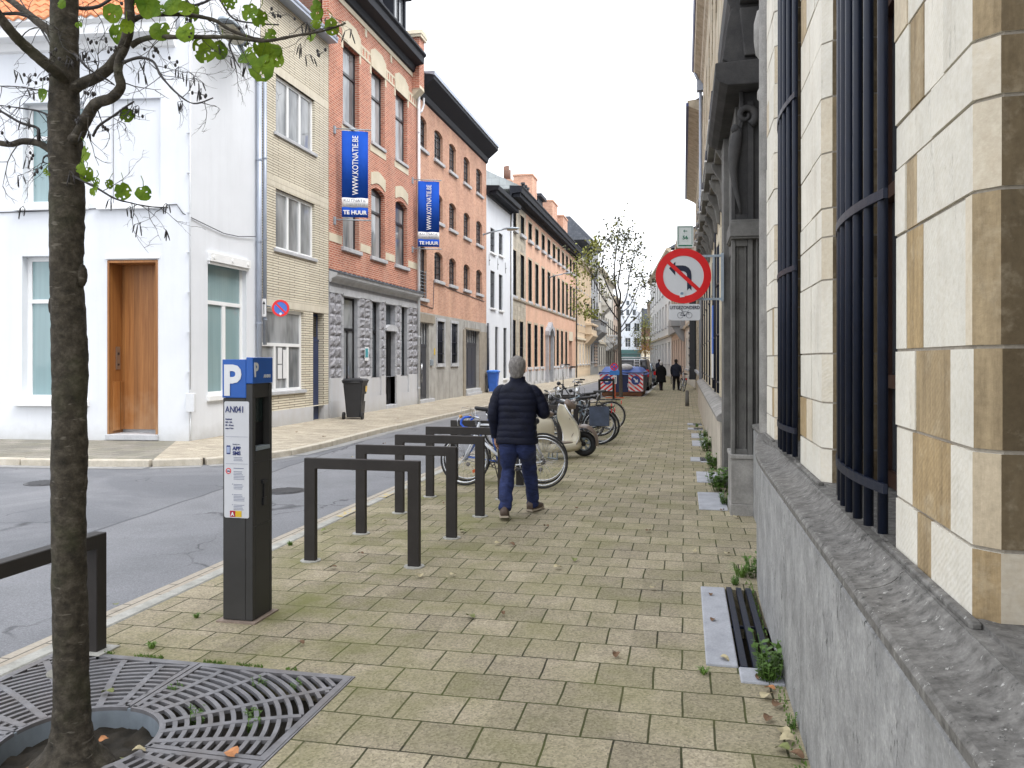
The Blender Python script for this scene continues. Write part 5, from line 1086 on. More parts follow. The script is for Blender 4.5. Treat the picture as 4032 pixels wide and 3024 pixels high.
for z in (2.985, 2.43): m.box(Cn.x-.05, wx, yb-.014, yb+.014, z-.014, z+.014)
m.box(wx-.035, wx+.0, yb-.02, yb+.02, 2.40, 3.02); m.box(wx-.14, wx-.115, yb-.012, yb+.012, 2.444, 2.971)
m.box(Cn.x-.015, Cn.x+.015, yb-.046, yb-.015, 2.15, 3.38); m.build('bracket', M['galv'], t)
m = MB(); m.box(.455, .47, 13.6, 13.95, 1.75, 2.55); t = tag(m.build('house_plate', blu), 'narrow blue and white plate fixed edge-on beside a barred palace window', 'sign'); m = MB(); m.box(.453, .472, 13.6, 13.95, 1.35, 1.745); m.build('white_part', wht, t)
# ================================================================ street furniture
# ---- parking machine
t = thing('parking_machine', 'blue-topped dark grey parking ticket machine with a white notice, beside the bicycle racks', 'parking meter', (-2.74, 4.65, 0))
X0, X1, Ya, Yb = -2.848, -2.640, 4.53, 4.77
FA = Fr((0, Ya, 0), (1, 0, 0), (0, -1, 0)); FB = Fr((X1, 0, 0), (0, 1, 0), (1, 0, 0))
meterg = plain('machine_grey', (.045, .044, .043), .5, .12, 4., 0, .3, bump=.05)
m = MB(); m.box(X0, X1-.05, Ya, Yb, .012, 1.408); m.box(X1-.05, X1, Ya, Ya+.035, .012, 1.498); m.box(X1-.05, X1, Yb-.03, Yb, .012, 1.498); m.box(X1-.05, X1, Ya+.035, Yb-.03, .012, 1.075); m.box(X0+.01, X1-.01, Ya+.01, Yb-.01, 1.408, 1.6)
m.build('cabinet', meterg, t, bevel=.004)
m = MB(); m.box(X0-.003, X1-.045, Ya-.003, Yb+.003, 1.41, 1.652); m.box(X1-.045, X1+.003, Ya-.003, Yb+.003, 1.50, 1.665); m.build('blue_head', plain('machine_blue', (.012, .10, .42), .35, .04), t, bevel=.003)
m = MB(); FB.box(m, Ya+.04, Yb-.035, 1.08, 1.495, -.052, -.046); sc_m = m.build('recess', M['door_black'], t); m = MB(); FB.box(m, Ya+.05, Yb-.05, 1.25, 1.45, -.045, -.04); m.build('display', plain('dark_display', (.01, .02, .02), .15, .1), sc_m)
m = MB(); FB.prism(m, [(Ya+.04, 1.075), (Yb-.035, 1.075), (Yb-.035, 1.10), (Ya+.04, 1.10)], -.045, .004); m.build('tray', M['galv'], t)
m = MB(); FB.box(m, Ya+.10, Ya+.16, .86, .88, 0, .012); FB.box(m, Ya+.12, Ya+.14, .76, .86, 0, .01); FB.box(m, Ya+.11, Ya+.15, .72, .77, 0, .012); m.build('coin_slot', M['black_paint'], t)
m = MB(); FB.box(m, Ya, Yb, .598, .602, -.002, .0015); FB.box(m, Ya, Yb, 1.0, 1.003, -.002, .001); m.build('door_seam', M['black_paint'], t)
m = MB(); m.box(X0-.03, X1+.03, Ya-.03, Yb+.03, -.02, .010); m.build('base_plate', stone('mortar_pink', (.22, .17, .14), (.34, .27, .22), sc_=12), t)
lp = MB(); plate(lp, FA.p(-2.750, 1.022, .001), (1, 0, 0), (0, 0, 1), rrect(.172, .732, .012), 0, .003); lb = lp.build('notice_plate', plain('notice_white', (.60, .61, .64), .35, .03), t)
navy = plain('notice_navy', (.02, .035, .16), .5); pin_ = plain('notice_grey', (.22, .24, .32), .5)
text('P', .262, FA.p(-2.848+.004, 1.432, .006), (1, 0, 0), (0, 0, 1), wht, t, bold=.009, sx=.92)
text('P', .122, FB.p(Ya+.008, 1.545, .005), (0, 1, 0), (0, 0, 1), wht, t, bold=.004, sx=.8)
text('AN041', .030, FB.p(Ya+.125, 1.535, .005), (0, 1, 0), (0, 0, 1), wht, t, bold=.0004, sx=1.0)
k_ = .006
text('AN', .058, FA.p(-2.828, 1.318, k_), (1, 0, 0), (0, 0, 1), navy, lb, sx=.80); text('041', .058, FA.p(-2.762, 1.318, k_), (1, 0, 0), (0, 0, 1), navy, lb, bold=.0004, sx=.76)
for i, s_ in enumerate(('Betalend', 'MA - ZA', '09 - 22 uur', 'max. 3 uur')): text(s_, .0125, FA.p(-2.826, 1.272-i*.019, k_), (1, 0, 0), (0, 0, 1), navy, lb, bold=.0002)
text('Betalen via', .011, FA.p(-2.776, 1.115, k_), (1, 0, 0), (0, 0, 1), pin_, lb)
text('APP', .032, FA.p(-2.776, 1.082, k_), (1, 0, 0), (0, 0, 1), navy, lb, bold=.001); text('SMS', .032, FA.p(-2.776, 1.052, k_), (1, 0, 0), (0, 0, 1), navy, lb, bold=.001)
m = MB()
for z in (1.165, .995): FA.box(m, -2.825, -2.672, z, z+.0015, .004, .0055)
random.seed(4)
for z, n in ((1.033, 3), (.965, 1), (.945, 6), (.865, 4), (.80, 5), (.735, 4)):
    for i in range(n):
        L = random.uniform(.055, .078) if n > 1 else .07; FA.box(m, -2.770, -2.770+L, z-i*.0095, z-i*.0095+(.0035 if n > 1 else .005), .004, .0052)
for z in (.866, .801, .736): m.disc(FA.p(-2.778, z+.002, .005), .003, (0, 1, 0), .001, 8)
m.build('fine_print', pin_, lb)
m = MB(); plate(m, FA.p(-2.806, 1.083, .004), (1, 0, 0), (0, 0, 1), rrect(.027, .055, .004), 0, .0015); ph = m.build('phone_symbol', navy, lb); m = MB(); plate(m, FA.p(-2.806, 1.083, .0056), (1, 0, 0), (0, 0, 1), rrect(.021, .038, .001), 0, .001); m.build('phone_screen', plain('screen_pale', (.35, .42, .6), .4), ph)
m = MB(); ring(m, FA.p(-2.806, .950, .0045), .0135, .0185, (1, 0, 0), (0, 0, 1), .0015, 24); m.build('red_ring', red, lb); m = MB(); FA.box(m, -2.815, -2.797, .945, .952, .0045, .0058); m.build('tow_symbol', navy, lb)
m = MB(); FA.box(m, -2.795, -2.758, .662, .700, .004, .0058); m.build('red_square', plain('label_red', (.42, .01, .03), .4), lb); m = MB(); FA.box(m, -2.757, -2.715, .662, .700, .004, .0058); m.build('yellow_square', plain('label_yellow', (.70, .46, .02), .4), lb)
text('A', .032, FA.p(-2.7765, .669, .007), (1, 0, 0), (0, 0, 1), wht, lb, bold=.001, align='CENTER')
# ---- bicycle racks and the guard rail
def rack(name, loc, W_=.99, H_=.845, a=.098, dpt=.05, label='', group=None, feet=True, rz=0):
    t = thing(name, label, 'bike rack', loc, rz, group); x, y, z = loc; OFF[t] = Vector((0, 0, 0)); h = W_/2
    m = MB(); prof = [(-h, 0), (-h, H_), (h, H_), (h, 0), (h-a, 0), (h-a, H_-.086), (-h+a, H_-.086), (-h+a, 0)]; m.prism(prof, -dpt/2, dpt/2, 0, lambda u, q, tt: Vector((u, tt, q))); m.build('frame', M['rack'], t, bevel=.004)
    for s_ in (-1, 1): m = MB(); cx = s_*(h-a/2); m.tube([(cx, 0, -.01), (cx, 0, .008)], .085, 9, sm=False); m.build('footing', M['kerb_w'], t)
    return t
ord_ = ['nearest free-standing dark steel bicycle rack, next to the parking machine', 'second dark steel bicycle rack behind the nearest one', 'third dark steel bicycle rack, just left of the walking man', 'fourth dark steel bicycle rack, with its right leg behind the walking man', 'fifth dark steel bicycle rack, holding the two bicycles behind the walking man']
r0 = rack('bicycle_rack', (-2.55, 6.04, 0), label=ord_[0], group='bicycle racks along the kerb')
ys_ = [7.085, 8.13, 9.175, 10.22]
for y, lb_ in zip(ys_, ord_[1:]): copy_tree(r0, None, (-2.55, y, 0), 0, lb_)
for k, lb_ in enumerate(('dark steel bicycle rack right behind the cream scooter', 'second dark steel bicycle rack behind the scooter, between parked bicycles', 'third dark steel bicycle rack behind the scooter, between parked bicycles', 'dark steel bicycle rack under the tall upright handlebar', 'last dark steel bicycle rack, nearest to the skip')): copy_tree(r0, None, (-2.60, 14.0+1.05*k, 0), 0, lb_)
copy_tree(r0, None, (-3.15, 33.1, 0), R(55), 'dark steel bicycle rack standing alone in front of the blue skip')
t = thing('guard_rail', 'low dark steel guard rail along the kerb behind the near tree trunk', 'rail', (-3.27, 3.9, 0)); m = MB()
m.prism([(3.955, 0), (3.955, .668), (1.2, .668), (1.2, 0), (1.28, 0), (1.28, .59), (3.875, .59), (3.875, 0)], -.03, .03, 0, lambda u, q, tt: Vector((-3.26+tt*1.3, u, q))); m.build('frame', M['rack'], t, bevel=.004)
m = MB(); m.box(-3.36, -3.17, 3.83, 4.0, -.01, .009); m.build('footing', M['kerb_w'], t)
# ---- cast tree grate in four panels
cast = NT('cast_grate'); cn = cast.noise(9, 6); M['cast'] = cast.out(cast.mix(cast.ramp(cast.noise(2.5, 6), [(.45, 0.), (.7, .5)]), cast.ramp(cn, [(.3, (.15, .15, .16)), (.7, (.265, .262, .28))]), (.15, .12, .10)), .5, cast.noise(120, 2), .3, .002, .25)
t = thing('tree_grate', 'square cast iron tree grate with curved slots round the near tree', 'tree grate', (GC[0], GC[1], 0))
GS = .885; RI = .335
def inside(x, y): return abs(x) < GS-.035 and abs(y) < GS-.035
for qx, qy in ((1, 1), (-1, 1), (-1, -1), (1, -1)):
    m = MB(); g_ = .004; cx, cy = GC; zt, zb = .004, -.014
    def ok(x, y): return x*qx > g_+.022 and y*qy > g_+.022 and inside(x, y)
    # border and cross ribs
    def bx(x0, x1, y0, y1, z1=zt): xs_ = sorted((cx+x0*qx, cx+x1*qx)); ys2 = sorted((cy+y0*qy, cy+y1*qy)); m.box(xs_[0], xs_[1], ys2[0], ys2[1], zb, z1)
    bx(g_, GS, GS-.035, GS); bx(GS-.035, GS, g_, GS-.035); bx(RI, GS-.035, g_, g_+.028); bx(g_, g_+.028, RI, GS-.035)
    r_ = RI; first = True
    while r_ < GS*1.45:
        wd = .026 if first else .021; seg = []
        n = 60
        for k in range(n+1):
            a = math.pi/2*k/n; x, y = math.cos(a)*(r_+wd/2), math.sin(a)*(r_+wd/2)
            good = (x > g_ and y > g_) if first else (x > g_+.02 and y > g_+.02 and x < GS-.03 and y < GS-.03)
            if good: seg.append(a)
            if (not good or k == n) and len(seg) > 1:
                rings = []
                for a2 in seg: c_, s_ = math.cos(a2), math.sin(a2); rings.append([Vector((cx+qx*c_*rr, cy+qy*s_*rr, z)) for rr, z in ((r_-wd/2, zb), (r_+wd/2, zb), (r_+wd/2, zt), (r_-wd/2, zt))])
                m.loft(rings, 0, False); seg = []
            elif not good: seg = []
        r_ += .050 if not first else .052; first = False
    for a0, bend in ((.17, .05), (.44, .03), (.72, 0.), (.80, 0.), (1.12, -.03), (1.40, -.05)):
        if a0 == .80: continue
        rings = []; rr = RI
        while rr < GS*1.42:
            a = a0+bend*math.sin((rr-RI)*4); x, y = math.cos(a)*rr, math.sin(a)*rr
            if x > GS-.03 or y > GS-.03: break
            tx, ty = -math.sin(a)*.016, math.cos(a)*.016; rings.append([Vector((cx+qx*(x+tx*s1), cy+qy*(y+ty*s1), z)) for s1, z in ((-1, zb+.002), (1, zb+.002), (1, zt+.0012), (-1, zt+.0012))]); rr += .03
        if len(rings) > 1: m.loft(rings, 0, False)
    m.build('grate_panel', M['cast'], t)
m = MB(); rg = [[Vector((GC[0]+math.cos(a)*r_, GC[1]+math.sin(a)*r_, z)) for r_, z in ((RI-.012, -.13), (RI-.004, -.13), (RI-.004, -.002), (RI-.012, -.002))] for a in [2*math.pi*k/48 for k in range(49)]]
m.loft(rg, 0, False, cap=False); m.build('collar', M['galv'], t)
m = MB(); m.disc((GC[0]-.62, GC[1]+.62, .007), .085, (0, 0, 1), .006, 28); m.build('round_cap', stone('pale_metal', (.20, .20, .17), (.28, .27, .24)), t)
m = MB()
for (a, b, c_, d) in ((-3.465, -1.672, 2.083, 2.093), (-3.465, -1.672, 3.867, 3.877), (-3.465, -3.457, 2.094, 3.866), (-1.682, -1.673, 2.094, 3.866)): m.box(a, b, c_, d, -.05, .003)
m.build('edge_frame', M['cast'], t)

# ---- wheelie bins
def bin_(loc, rz, col, lid, H_, label, sticker):
    t = thing('wheelie_bin', label, 'wheelie bin', loc, rz); OFF[t] = Vector((0, 0, 0))
    def rr(w_, d_, z, y0=0): return [Vector((x, y+y0, z)) for x, y in rrect(w_, d_, .05, 4)]
    m = MB(); m.loft([rr(.40, .44, .06), rr(.46, .52, .5), rr(.54, .64, H_-.12, .01), rr(.58, .68, H_-.11, .01), rr(.58, .68, H_-.07, .01)], 0, False); m.build('body', plain('bin_'+label[:6], col, .45, .12, 5.), t)
    m = MB(); m.loft([rr(.60, .70, H_-.068, .01), rr(.61, .72, H_-.04, .01), rr(.50, .58, H_, .02), rr(.2, .3, H_+.015, .02)], 0, False); m.tube([(-.22, -.37, H_-.09), (.22, -.37, H_-.09)], .018, 8); m.build('lid', plain('lid_'+label[:6], lid, .42, .12, 5.), t)
    for s_ in (-1, 1):
        m = MB(); m.disc((s_*.26, -.24, .105), .105, (1, 0, 0), .05, 20); m.build('wheel', M['rubber'], t)
    if sticker:
        m = MB(); m.box(.275-.02, .285-.0, -.02, .17, .48, .66) if 0 else m.hexa([(.258, -.06, .50), (.258, .12, .50), (.262, .12, .50), (.262, -.06, .50), (.278, -.06, .70), (.278, .12, .70), (.284, .12, .70), (.284, -.06, .70)]); m.build('white_sticker', wht, t)
        m = MB(); m.hexa([(.278, .0, .76), (.278, .16, .76), (.286, .16, .76), (.286, .0, .76), (.290, .0, .92), (.290, .16, .92), (.297, .16, .92), (.297, .0, .92)]); m.build('yellow_sticker', plain('sticker_y', (.75, .5, .12), .5), t)
    return t
bin_((-8.95, 20.75, 0), R(8), (.022, .023, .027), (.022, .023, .027), 1.12, 'black wheelie bin on the pavement in front of the red brick house', True)
bin_((-9.35, 38.8, 0), R(5), (.03, .13, .55), (.05, .20, .65), 1.12, 'blue wheelie bin against the white house front', False)

# ---- skip with tarpaulin, hazard panels
sk = thing('skip', 'dark blue rubbish skip with red and white hazard panels under a blue tarpaulin', 'skip', (-2.78, 36.6, 0)); dkb = plain('skip_blue', (.012, .025, .10), .45, .25, 4.)
xa, xb, ya, yb = -3.78, -1.78, 36.4, 40.2
m = MB()
m.prism([(xa+.06, .18), (xb-.06, .18), (xb, 1.06), (xa, 1.06)], ya, yb, 0, lambda x, z, y: Vector((x, y, z)))
for x in (xa-.03, xb-.03): m.box(x, x+.06, ya-.03, yb+.03, 1.0, 1.10)
m.box(xa, xb, ya-.05, ya, 1.01, 1.08); m.box(-2.80, -2.76, ya-.05, ya, .2, 1.0)
m.build('container', dkb, sk, bevel=.01)
m = MB(); m.box(xa+.1, xb-.1, ya-.02, yb-.1, .02, .18); m.box(xa+.15, xa+.3, ya-.06, yb, -.03, .1); m.box(xb-.3, xb-.15, ya-.06, yb, -.03, .1); m.build('skid', plain('rusty', (.16, .07, .035), .8, .3), sk)
for (px, s_) in ((xa+.36, 1), (xb-.36, -1)):
    m = MB(); m.box(px-.33, px+.33, ya-.075, ya-.055, .22, 1.02); pn = m.build('hazard_panel', wht, sk); m = MB()
    for k in range(-2, 6):
        # diagonal stripes clipped to the panel
        poly = []; z0 = .22+k*.20
        def clipz(x0, x1, za, zb, sg): 
            xs2 = [x0+(x1-x0)*i/8 for i in range(9)]; lo = []; hi = []
            for x in xs2:
                dz = (x-x0)*.8 if sg > 0 else (x1-x)*.8; l = max(.225, min(1.015, za+dz)); h = max(.225, min(1.015, zb+dz)); lo.append((x, l)); hi.append((x, h))
            return lo, hi
        lo, hi = clipz(px-.325, px+.325, z0-.35, z0-.25, s_)
        for i in range(8):
            if hi[i][1]-lo[i][1] < .002 and hi[i+1][1]-lo[i+1][1] < .002: continue
            m.add([(lo[i][0], ya-.078, lo[i][1]), (lo[i+1][0], ya-.078, lo[i+1][1]), (hi[i+1][0], ya-.078, hi[i+1][1]), (hi[i][0], ya-.078, hi[i][1])], [(0, 1, 2, 3)])
    m.build('red_stripes', red, pn)
    c0 = Vector((px, ya-.09, .72)); m = MB(); plate(m, c0, (1, 0, 0), (0, 0, 1), circ(.205, 32), 0, .008); bd_ = m.build('direction_disc', plain('disc_navy', (.015, .04, .22), .4), sk)
    ar = [(-.13, -.03), (.02, -.03), (.02, -.10), (.14, 0), (.02, .10), (.02, .03), (-.13, .03)]; m = MB(); plate(m, c0+Vector((0, -.009, 0)), (1, 0, 0), (0, 0, 1), rotp(ar, -135 if s_ > 0 else -45), 0, .003); m.build('arrow', wht, bd_)
m = MB(); random.seed(9)
for r_, z in enumerate((.55, .50, .455, .41)):
    x = -2.52
    while x < -2.15: L = random.uniform(.03, .07); m.box(x, x+L, ya-.082, ya-.079, z, z+.022); x += L+.02
m.build('faded_lettering', wht, sk)
tp = MB(); n1_, n2_ = 22, 30; gr2 = []
for j in range(n2_+1):
    row = []
    for i in range(n1_+1):
        u, v = i/n1_, j/n2_; x = xa-.10+(xb-xa+.2)*u; y = ya-.12+(yb-ya+.2)*v; e = min(1, min(u, 1-u)*7); f_ = min(1, min(v, 1-v)*8)
        h = 1.10+.22*e*f_*(math.sin(math.pi*u)**.5)+.14*e*f_*noise.noise(Vector((x*1.3, y*.9, 3)))+.05*noise.noise(Vector((x*4, y*4, 1))); h -= (1-min(e, f_))*(.10+.12*abs(noise.noise(Vector((x*2.2, y*2.2, 5)))))
        row.append(Vector((x+.03*noise.noise(Vector((x*3, y*3, 9))), y, h)))
    gr2.append(row)
tp.loft(gr2, 0, True, False, False); tp.build('tarpaulin', plain('tarp_blue', (.06, .13, .42), .5, .25, 3.), sk)
bg_ = MB(); bg_.ball((-2.62, 36.75, 1.30), .3, 14, (1.1, .8, .55)); tag(bg_.build('rubbish_bag', plain('bag_white', (.66, .66, .66), .6, .15, 8.)), 'white bulging sack on top of the blue tarpaulin of the skip', 'bag')
# no-stopping sign on an orange stand
t = thing('no_stopping_sign', 'small round red and blue no stopping sign on an orange stand beside the skip', 'road sign', (-2.93, 34.2, 0)); rt, up = Vector((CT, ST, 0)), Vector((0, 0, 1)); nn_ = rt.cross(up); c0 = Vector((-2.93, 34.2, 1.35))
org = plain('stand_orange', (.62, .11, .03), .5); m = MB(); m.box(-2.91, -2.875, 34.22, 34.25, .02, 1.3); m.box(-3.3, -2.5, 34.21, 34.25, .005, .04); m.box(-2.91, -2.87, 33.95, 34.5, .041, .07); m.build('stand', org, t)
m = MB(); plate(m, c0, rt, up, circ(.145, 28), -.008, 0); m.build('disc', blu, t); m = MB(); ring(m, c0+nn_*.001, .125, .165, rt, up, .004, 32)
for a in (45, -45): plate(m, c0, rt, up, rotp([(-.13, -.02), (.13, -.02), (.13, .02), (-.13, .02)], a), .001, .003 if a > 0 else .0036)
m.build('red_ring', red, t)
m = MB(); plate(m, c0-up*.26+rt*.02, rt, up, rrect(.42, .19, .02), -.006, 0); m.build('blue_plate', plain('plate_blue', (.05, .22, .62), .4), t)
m = MB(); plate(m, c0-up*.55+rt*.05, rt, up, rrect(.12, .36, .02), -.006, 0); pw = m.build('arrow_plate', wht, t); m = MB(); plate(m, c0-up*.55+rt*.05, rt, up, [(-.01, -.13), (.01, -.13), (.01, .06), (.035, .06), (0, .13), (-.035, .06), (-.01, .06)], .001, .003); m.build('arrow', blk, pw)

# ---- van and cars
def car(name, label, cat, loc, W_, L_, side, colm, winZ, rear_lights, H_, van=False):
    t = thing(name, label, cat, loc, 0); OFF[t] = Vector((0, 0, 0)); h = W_/2; m = MB()
    # lofted cross sections from tail to nose: (y, floor z, belt z, roof z, roof half width)
    rings = []
    for y, zf, zb_, zr, hw, rw in side: rings.append([Vector(p) for p in ((-hw+.06, y, zf), (hw-.06, y, zf), (hw, y, zf+.12), (hw, y, zb_), (rw, y, zr-.06), (rw-.10, y, zr), (-rw+.10, y, zr), (-rw, y, zr-.06), (-hw, y, zb_), (-hw, y, zf+.12))])
    m.loft(rings, 0, False); m.build('body', colm, t, bevel=.03, seg=2)
    y0 = side[0][0]
    for s_ in (-1, 1):
        for yy in (y0+.8, y0+L_-.85):
            wm = MB(); wm.disc((s_*(h-.11), yy, .31), .315, (1, 0, 0), .21, 26); wo = wm.build('wheel', M['rubber'], t, bevel=.02); wm = MB(); wm.disc((s_*(h+.0), yy, .31), .2, (1, 0, 0), .012, 20); wm.build('rim', M['galv'], wo)
        lm = MB(); z0, z1 = rear_lights; lm.box(s_*(h-.17) if s_ > 0 else -h-.004, h+.004 if s_ > 0 else -(h-.17), y0-.025, y0+.10, z0, z1); lm.build('tail_light', plain('tail_red', (.45, .01, .015), .25, .1), t, bevel=.01)
        mm = MB(); mm.ball((s_*(h+.12), y0+L_*.68, winZ[0]+.08), .10, 8, (1, .5, .9)); mm.tube([(s_*h, y0+L_*.68, winZ[0]), (s_*(h+.1), y0+L_*.68, winZ[0]+.05)], .02, 6); mm.build('wing_mirror', M['black_paint'], t)
    rw = side[1][5]; m = MB(); zb_, zt = winZ
    m.hexa([(-rw-.02, y0-.022, zb_), (rw+.02, y0-.022, zb_), (rw+.02, y0+.01, zb_), (-rw-.02, y0+.01, zb_), (-rw+.12, y0+(-.014 if van else .30), zt), (rw-.12, y0+(-.014 if van else .30), zt), (rw-.12, y0+(.01 if van else .34), zt), (-rw+.12, y0+(.01 if van else .34), zt)]); m.build('rear_window', M['glass_dark'], t)
    m = MB(); m.box(-h+.05, h-.05, y0-.09, y0+.05, .32, .52); m.build('bumper', M['black_paint'], t, bevel=.03)
    m = MB(); m.box(-.26, .26, y0-.035, y0-.02, .62, .73); m.build('number_plate', wht, t)
    return t
dg_ = plain('van_grey', (.075, .075, .08), .28, .08, 2., .4)
v = car('parked_van', 'dark grey van with roof rack and rear ladder parked behind the skip', 'van', (-2.74, 43.6, -.03), 1.76, 4.7, [(0, .25, .95, 1.66, .86, .74), (.12, .2, .95, 1.70, .88, .76), (3.2, .2, .95, 1.72, .88, .76), (3.7, .2, .98, 1.35, .88, .80), (4.6, .25, .85, .98, .84, .76), (4.7, .3, .7, .9, .8, .7)], dg_, (1.0, 1.55), (.75, 1.15), 1.7, True)
m = MB()
for x in (.10, .38): m.tube([(x, -.06, .8), (x, -.05, 1.7)], .02, 6)
for k in range(5): m.tube([(.10, -.06, .95+k*.16), (.38, -.06, .95+k*.16)], .016, 6)
m.build('ladder', wht, v); m = MB()
for y in (.3, 1.5, 2.7): m.tube([(-.8, y, 1.78), (.8, y, 1.78)], .022, 6)
for x in (-.75, .75): m.tube([(x, .05, 1.80), (x, 2.9, 1.80)], .022, 6); m.tube([(x, .3, 1.7), (x, .3, 1.78)], .02, 6); m.tube([(x, 2.7, 1.7), (x, 2.7, 1.78)], .02, 6)
m.tube([(-.8, .02, 1.80), (.8, .02, 1.80)], .03, 6); m.build('roof_rack', wht, v)
m = MB(); m.box(-.012, .012, -.028, 0, .5, 1.62); m.build('door_gap', M['black_paint'], v)
car('parked_car', 'greyish blue car parked in front of the dark grey van', 'car', (-2.62, 51.5, -.03), 1.75, 4.2, [(0, .3, .85, .95, .80, .70), (.25, .22, .9, 1.3, .86, .62), (.9, .2, .92, 1.43, .87, .60), (2.3, .2, .92, 1.42, .87, .60), (3.0, .2, .92, 1.0, .87, .74), (4.0, .25, .8, .88, .82, .70), (4.2, .3, .6, .75, .75, .6)], plain('car_blue', (.16, .22, .27), .25, .08, 2., .4), (.92, 1.3), (.7, .95), 1.4)

# ---- bicycles
def bicycle(label, col, race=False, front=M['steel_blk'], tall=0, rack_=True, guards=True, bars='flat', basket=False, pann=None, tape=None, fork_col=None, reflector=False, drop_tube=None):
    t = thing('bicycle', label, 'bicycle', (0, 0, 0)); Rw = .34; WB = 1.04; rx, fx = -WB/2, WB/2
    fm = plain('bike_paint_%d' % (abs(hash(label)) % 99999), col, .3, .08, 12.)
    for x in (rx, fx):
        c_ = Vector((x, 0, Rw)); m = MB(); m.tube([c_+Vector((math.cos(a)*(Rw-.016), 0, math.sin(a)*(Rw-.016))) for a in [2*math.pi*k/40 for k in range(40)]], .013 if race else .018, 8, closed=True); ty = m.build('wheel', M['rubber'], t)
        m = MB(); m.tube([c_+Vector((math.cos(a)*(Rw-.042), 0, math.sin(a)*(Rw-.042))) for a in [2*math.pi*k/40 for k in range(40)]], .011, 6, closed=True); m.build('rim', M['chrome'], ty)
        m = MB()
        for k in range(28): a = 2*math.pi*k/28+.05; s_ = .028 if k % 2 else -.028; b_ = a+.5*(1 if k % 4 < 2 else -1); m.tube([c_+Vector((math.cos(b_)*.022, s_, math.sin(b_)*.022)), c_+Vector((math.cos(a)*(Rw-.045), 0, math.sin(a)*(Rw-.045)))], .0014, 3)
        m.tube([c_+Vector((0, -.05, 0)), c_+Vector((0, .05, 0))], .018, 8); m.build('spokes', M['chrome'], ty)
        if reflector and x == reflector:
            m = MB(); m.loft([[c_+Vector((math.cos(a)*r_, y, math.sin(a)*r_)) for r_, y in ((.20, -.006), (.24, -.006), (.24, .006), (.20, .006))] for a in [R(-68+6*k) for k in range(8)]], 0, False); m.build('reflector', plain('reflector_orange', (.8, .14, .02), .3), ty)
        if guards:
            m = MB(); aa = [R(20+10*k) for k in range(17)] if x == rx else [R(5+10*k) for k in range(14)]
            m.loft([[c_+Vector((math.cos(a)*(Rw+.018), y, math.sin(a)*(Rw+.018))) for y in (-.026, 0, .026)] for a in aa], 0, True, False, False); m.build('mudguard', front, t, solid=.002)
    bb = Vector((-.09, 0, .28)); st_t = Vector((-.21, 0, .80 if race else .72)); hd_t = Vector((.335, 0, .80+tall*.3)); hd_b = Vector((.375, 0, .66 if race else .62)); ra = Vector((rx, 0, Rw)); fa = Vector((fx, 0, Rw))
    m = MB(); m.tube([bb, st_t+Vector((-.015, 0, .05))], .016, 8); m.tube([bb, hd_b], .019, 8); m.tube([st_t, hd_t], .015, 8) if race or tall < .5 else m.tube([bb+Vector((-.04, 0, .16)), hd_t], .016, 8); m.tube([hd_t+Vector((-.01, 0, .03)), hd_b], .021, 8); m.disc(bb, .028, (0, 1, 0), .07, 12)
    for s_ in (-1, 1): m.tube([bb+Vector((0, s_*.03, 0)), ra+Vector((0, s_*.055, 0))], .010, 6); m.tube([st_t, ra+Vector((0, s_*.055, 0))], .008, 6)
    m.build('frame', fm, t)
    m = MB(); m.tube([hd_b, hd_b+Vector((.02, 0, -.02))], .022, 8)
    for s_ in (-1, 1): m.tube([hd_b+Vector((.0, s_*.04, -.02)), hd_b.lerp(fa, .6)+Vector((-.0, s_*.05, 0)), fa+Vector((0, s_*.052, 0))], .011, 6)
    m.build('fork', fork_col or fm, t)
    m = MB(); m.tube([st_t+Vector((-.015, 0, .05)), st_t+Vector((-.05, 0, .17 if not race else .15))], .013, 8); m.build('seat_post', M['chrome'], t); sp = st_t+Vector((-.05, 0, .17 if not race else .16))
    rg = []
    for k in range(9): u = k/8; wv = (.085 if race else .105)*(1-u)**.7+.018; rg.append([sp+Vector((-.14+.29*u, math.cos(a)*wv, .02+math.sin(a)*.028-.012*u+.015*(1-u)**2)) for a in [2*math.pi*i/12 for i in range(12)]])
    m = MB(); m.loft(rg); m.build('saddle', M['rubber'], t)
    hs = hd_t+Vector((-.012, 0, .04)); m = MB()
    if bars == 'drop':
        m.tube([hs, hs+Vector((0, 0, .05)), hs+Vector((.09, 0, .06))], .012, 8); c_ = hs+Vector((.09, 0, .06)); m.tube([c_+Vector((0, -.19, 0)), c_+Vector((0, .19, 0))], .012, 8); m.build('stem', M['chrome'], t)
        m = MB()
        for s_ in (-1, 1): m.tube([c_+Vector((0, s_*.12, 0)), c_+Vector((0, s_*.20, 0)), c_+Vector((.05, s_*.21, -.005)), c_+Vector((.095, s_*.21, -.04)), c_+Vector((.10, s_*.21, -.09)), c_+Vector((.06, s_*.21, -.135)), c_+Vector((-.04, s_*.21, -.15))], .015, 8)
        h_ = m.build('handlebar', tape or fm, t); m = MB()
        for s_ in (-1, 1): m.tube([c_+Vector((.09, s_*.21, .01)), c_+Vector((.12, s_*.21, .0))], .02, 8)
        m.build('brake_hood', plain('hood_tan', (.55, .30, .08), .5), h_); m = MB()
        for s_ in (-1, 1): m.tube([c_+Vector((.12, s_*.21, .0)), c_+Vector((.15, s_*.21, -.05)), c_+Vector((.14, s_*.21, -.12))], .006, 6); m.tube([c_+Vector((.11, s_*.21, .02)), c_+Vector((.10, s_*.18, .12)), c_+Vector((.0, s_*.08, .10)), hd_t+Vector((.03, 0, -.04))], .003, 5)
        m.build('brake_lever', M['chrome'], h_)
    else:
        hh = .12+tall*.22; c_ = hs+Vector((0, 0, hh)); m.tube([hs, c_+Vector((.01, 0, 0)), c_+Vector((.05, 0, .01))], .012, 8)
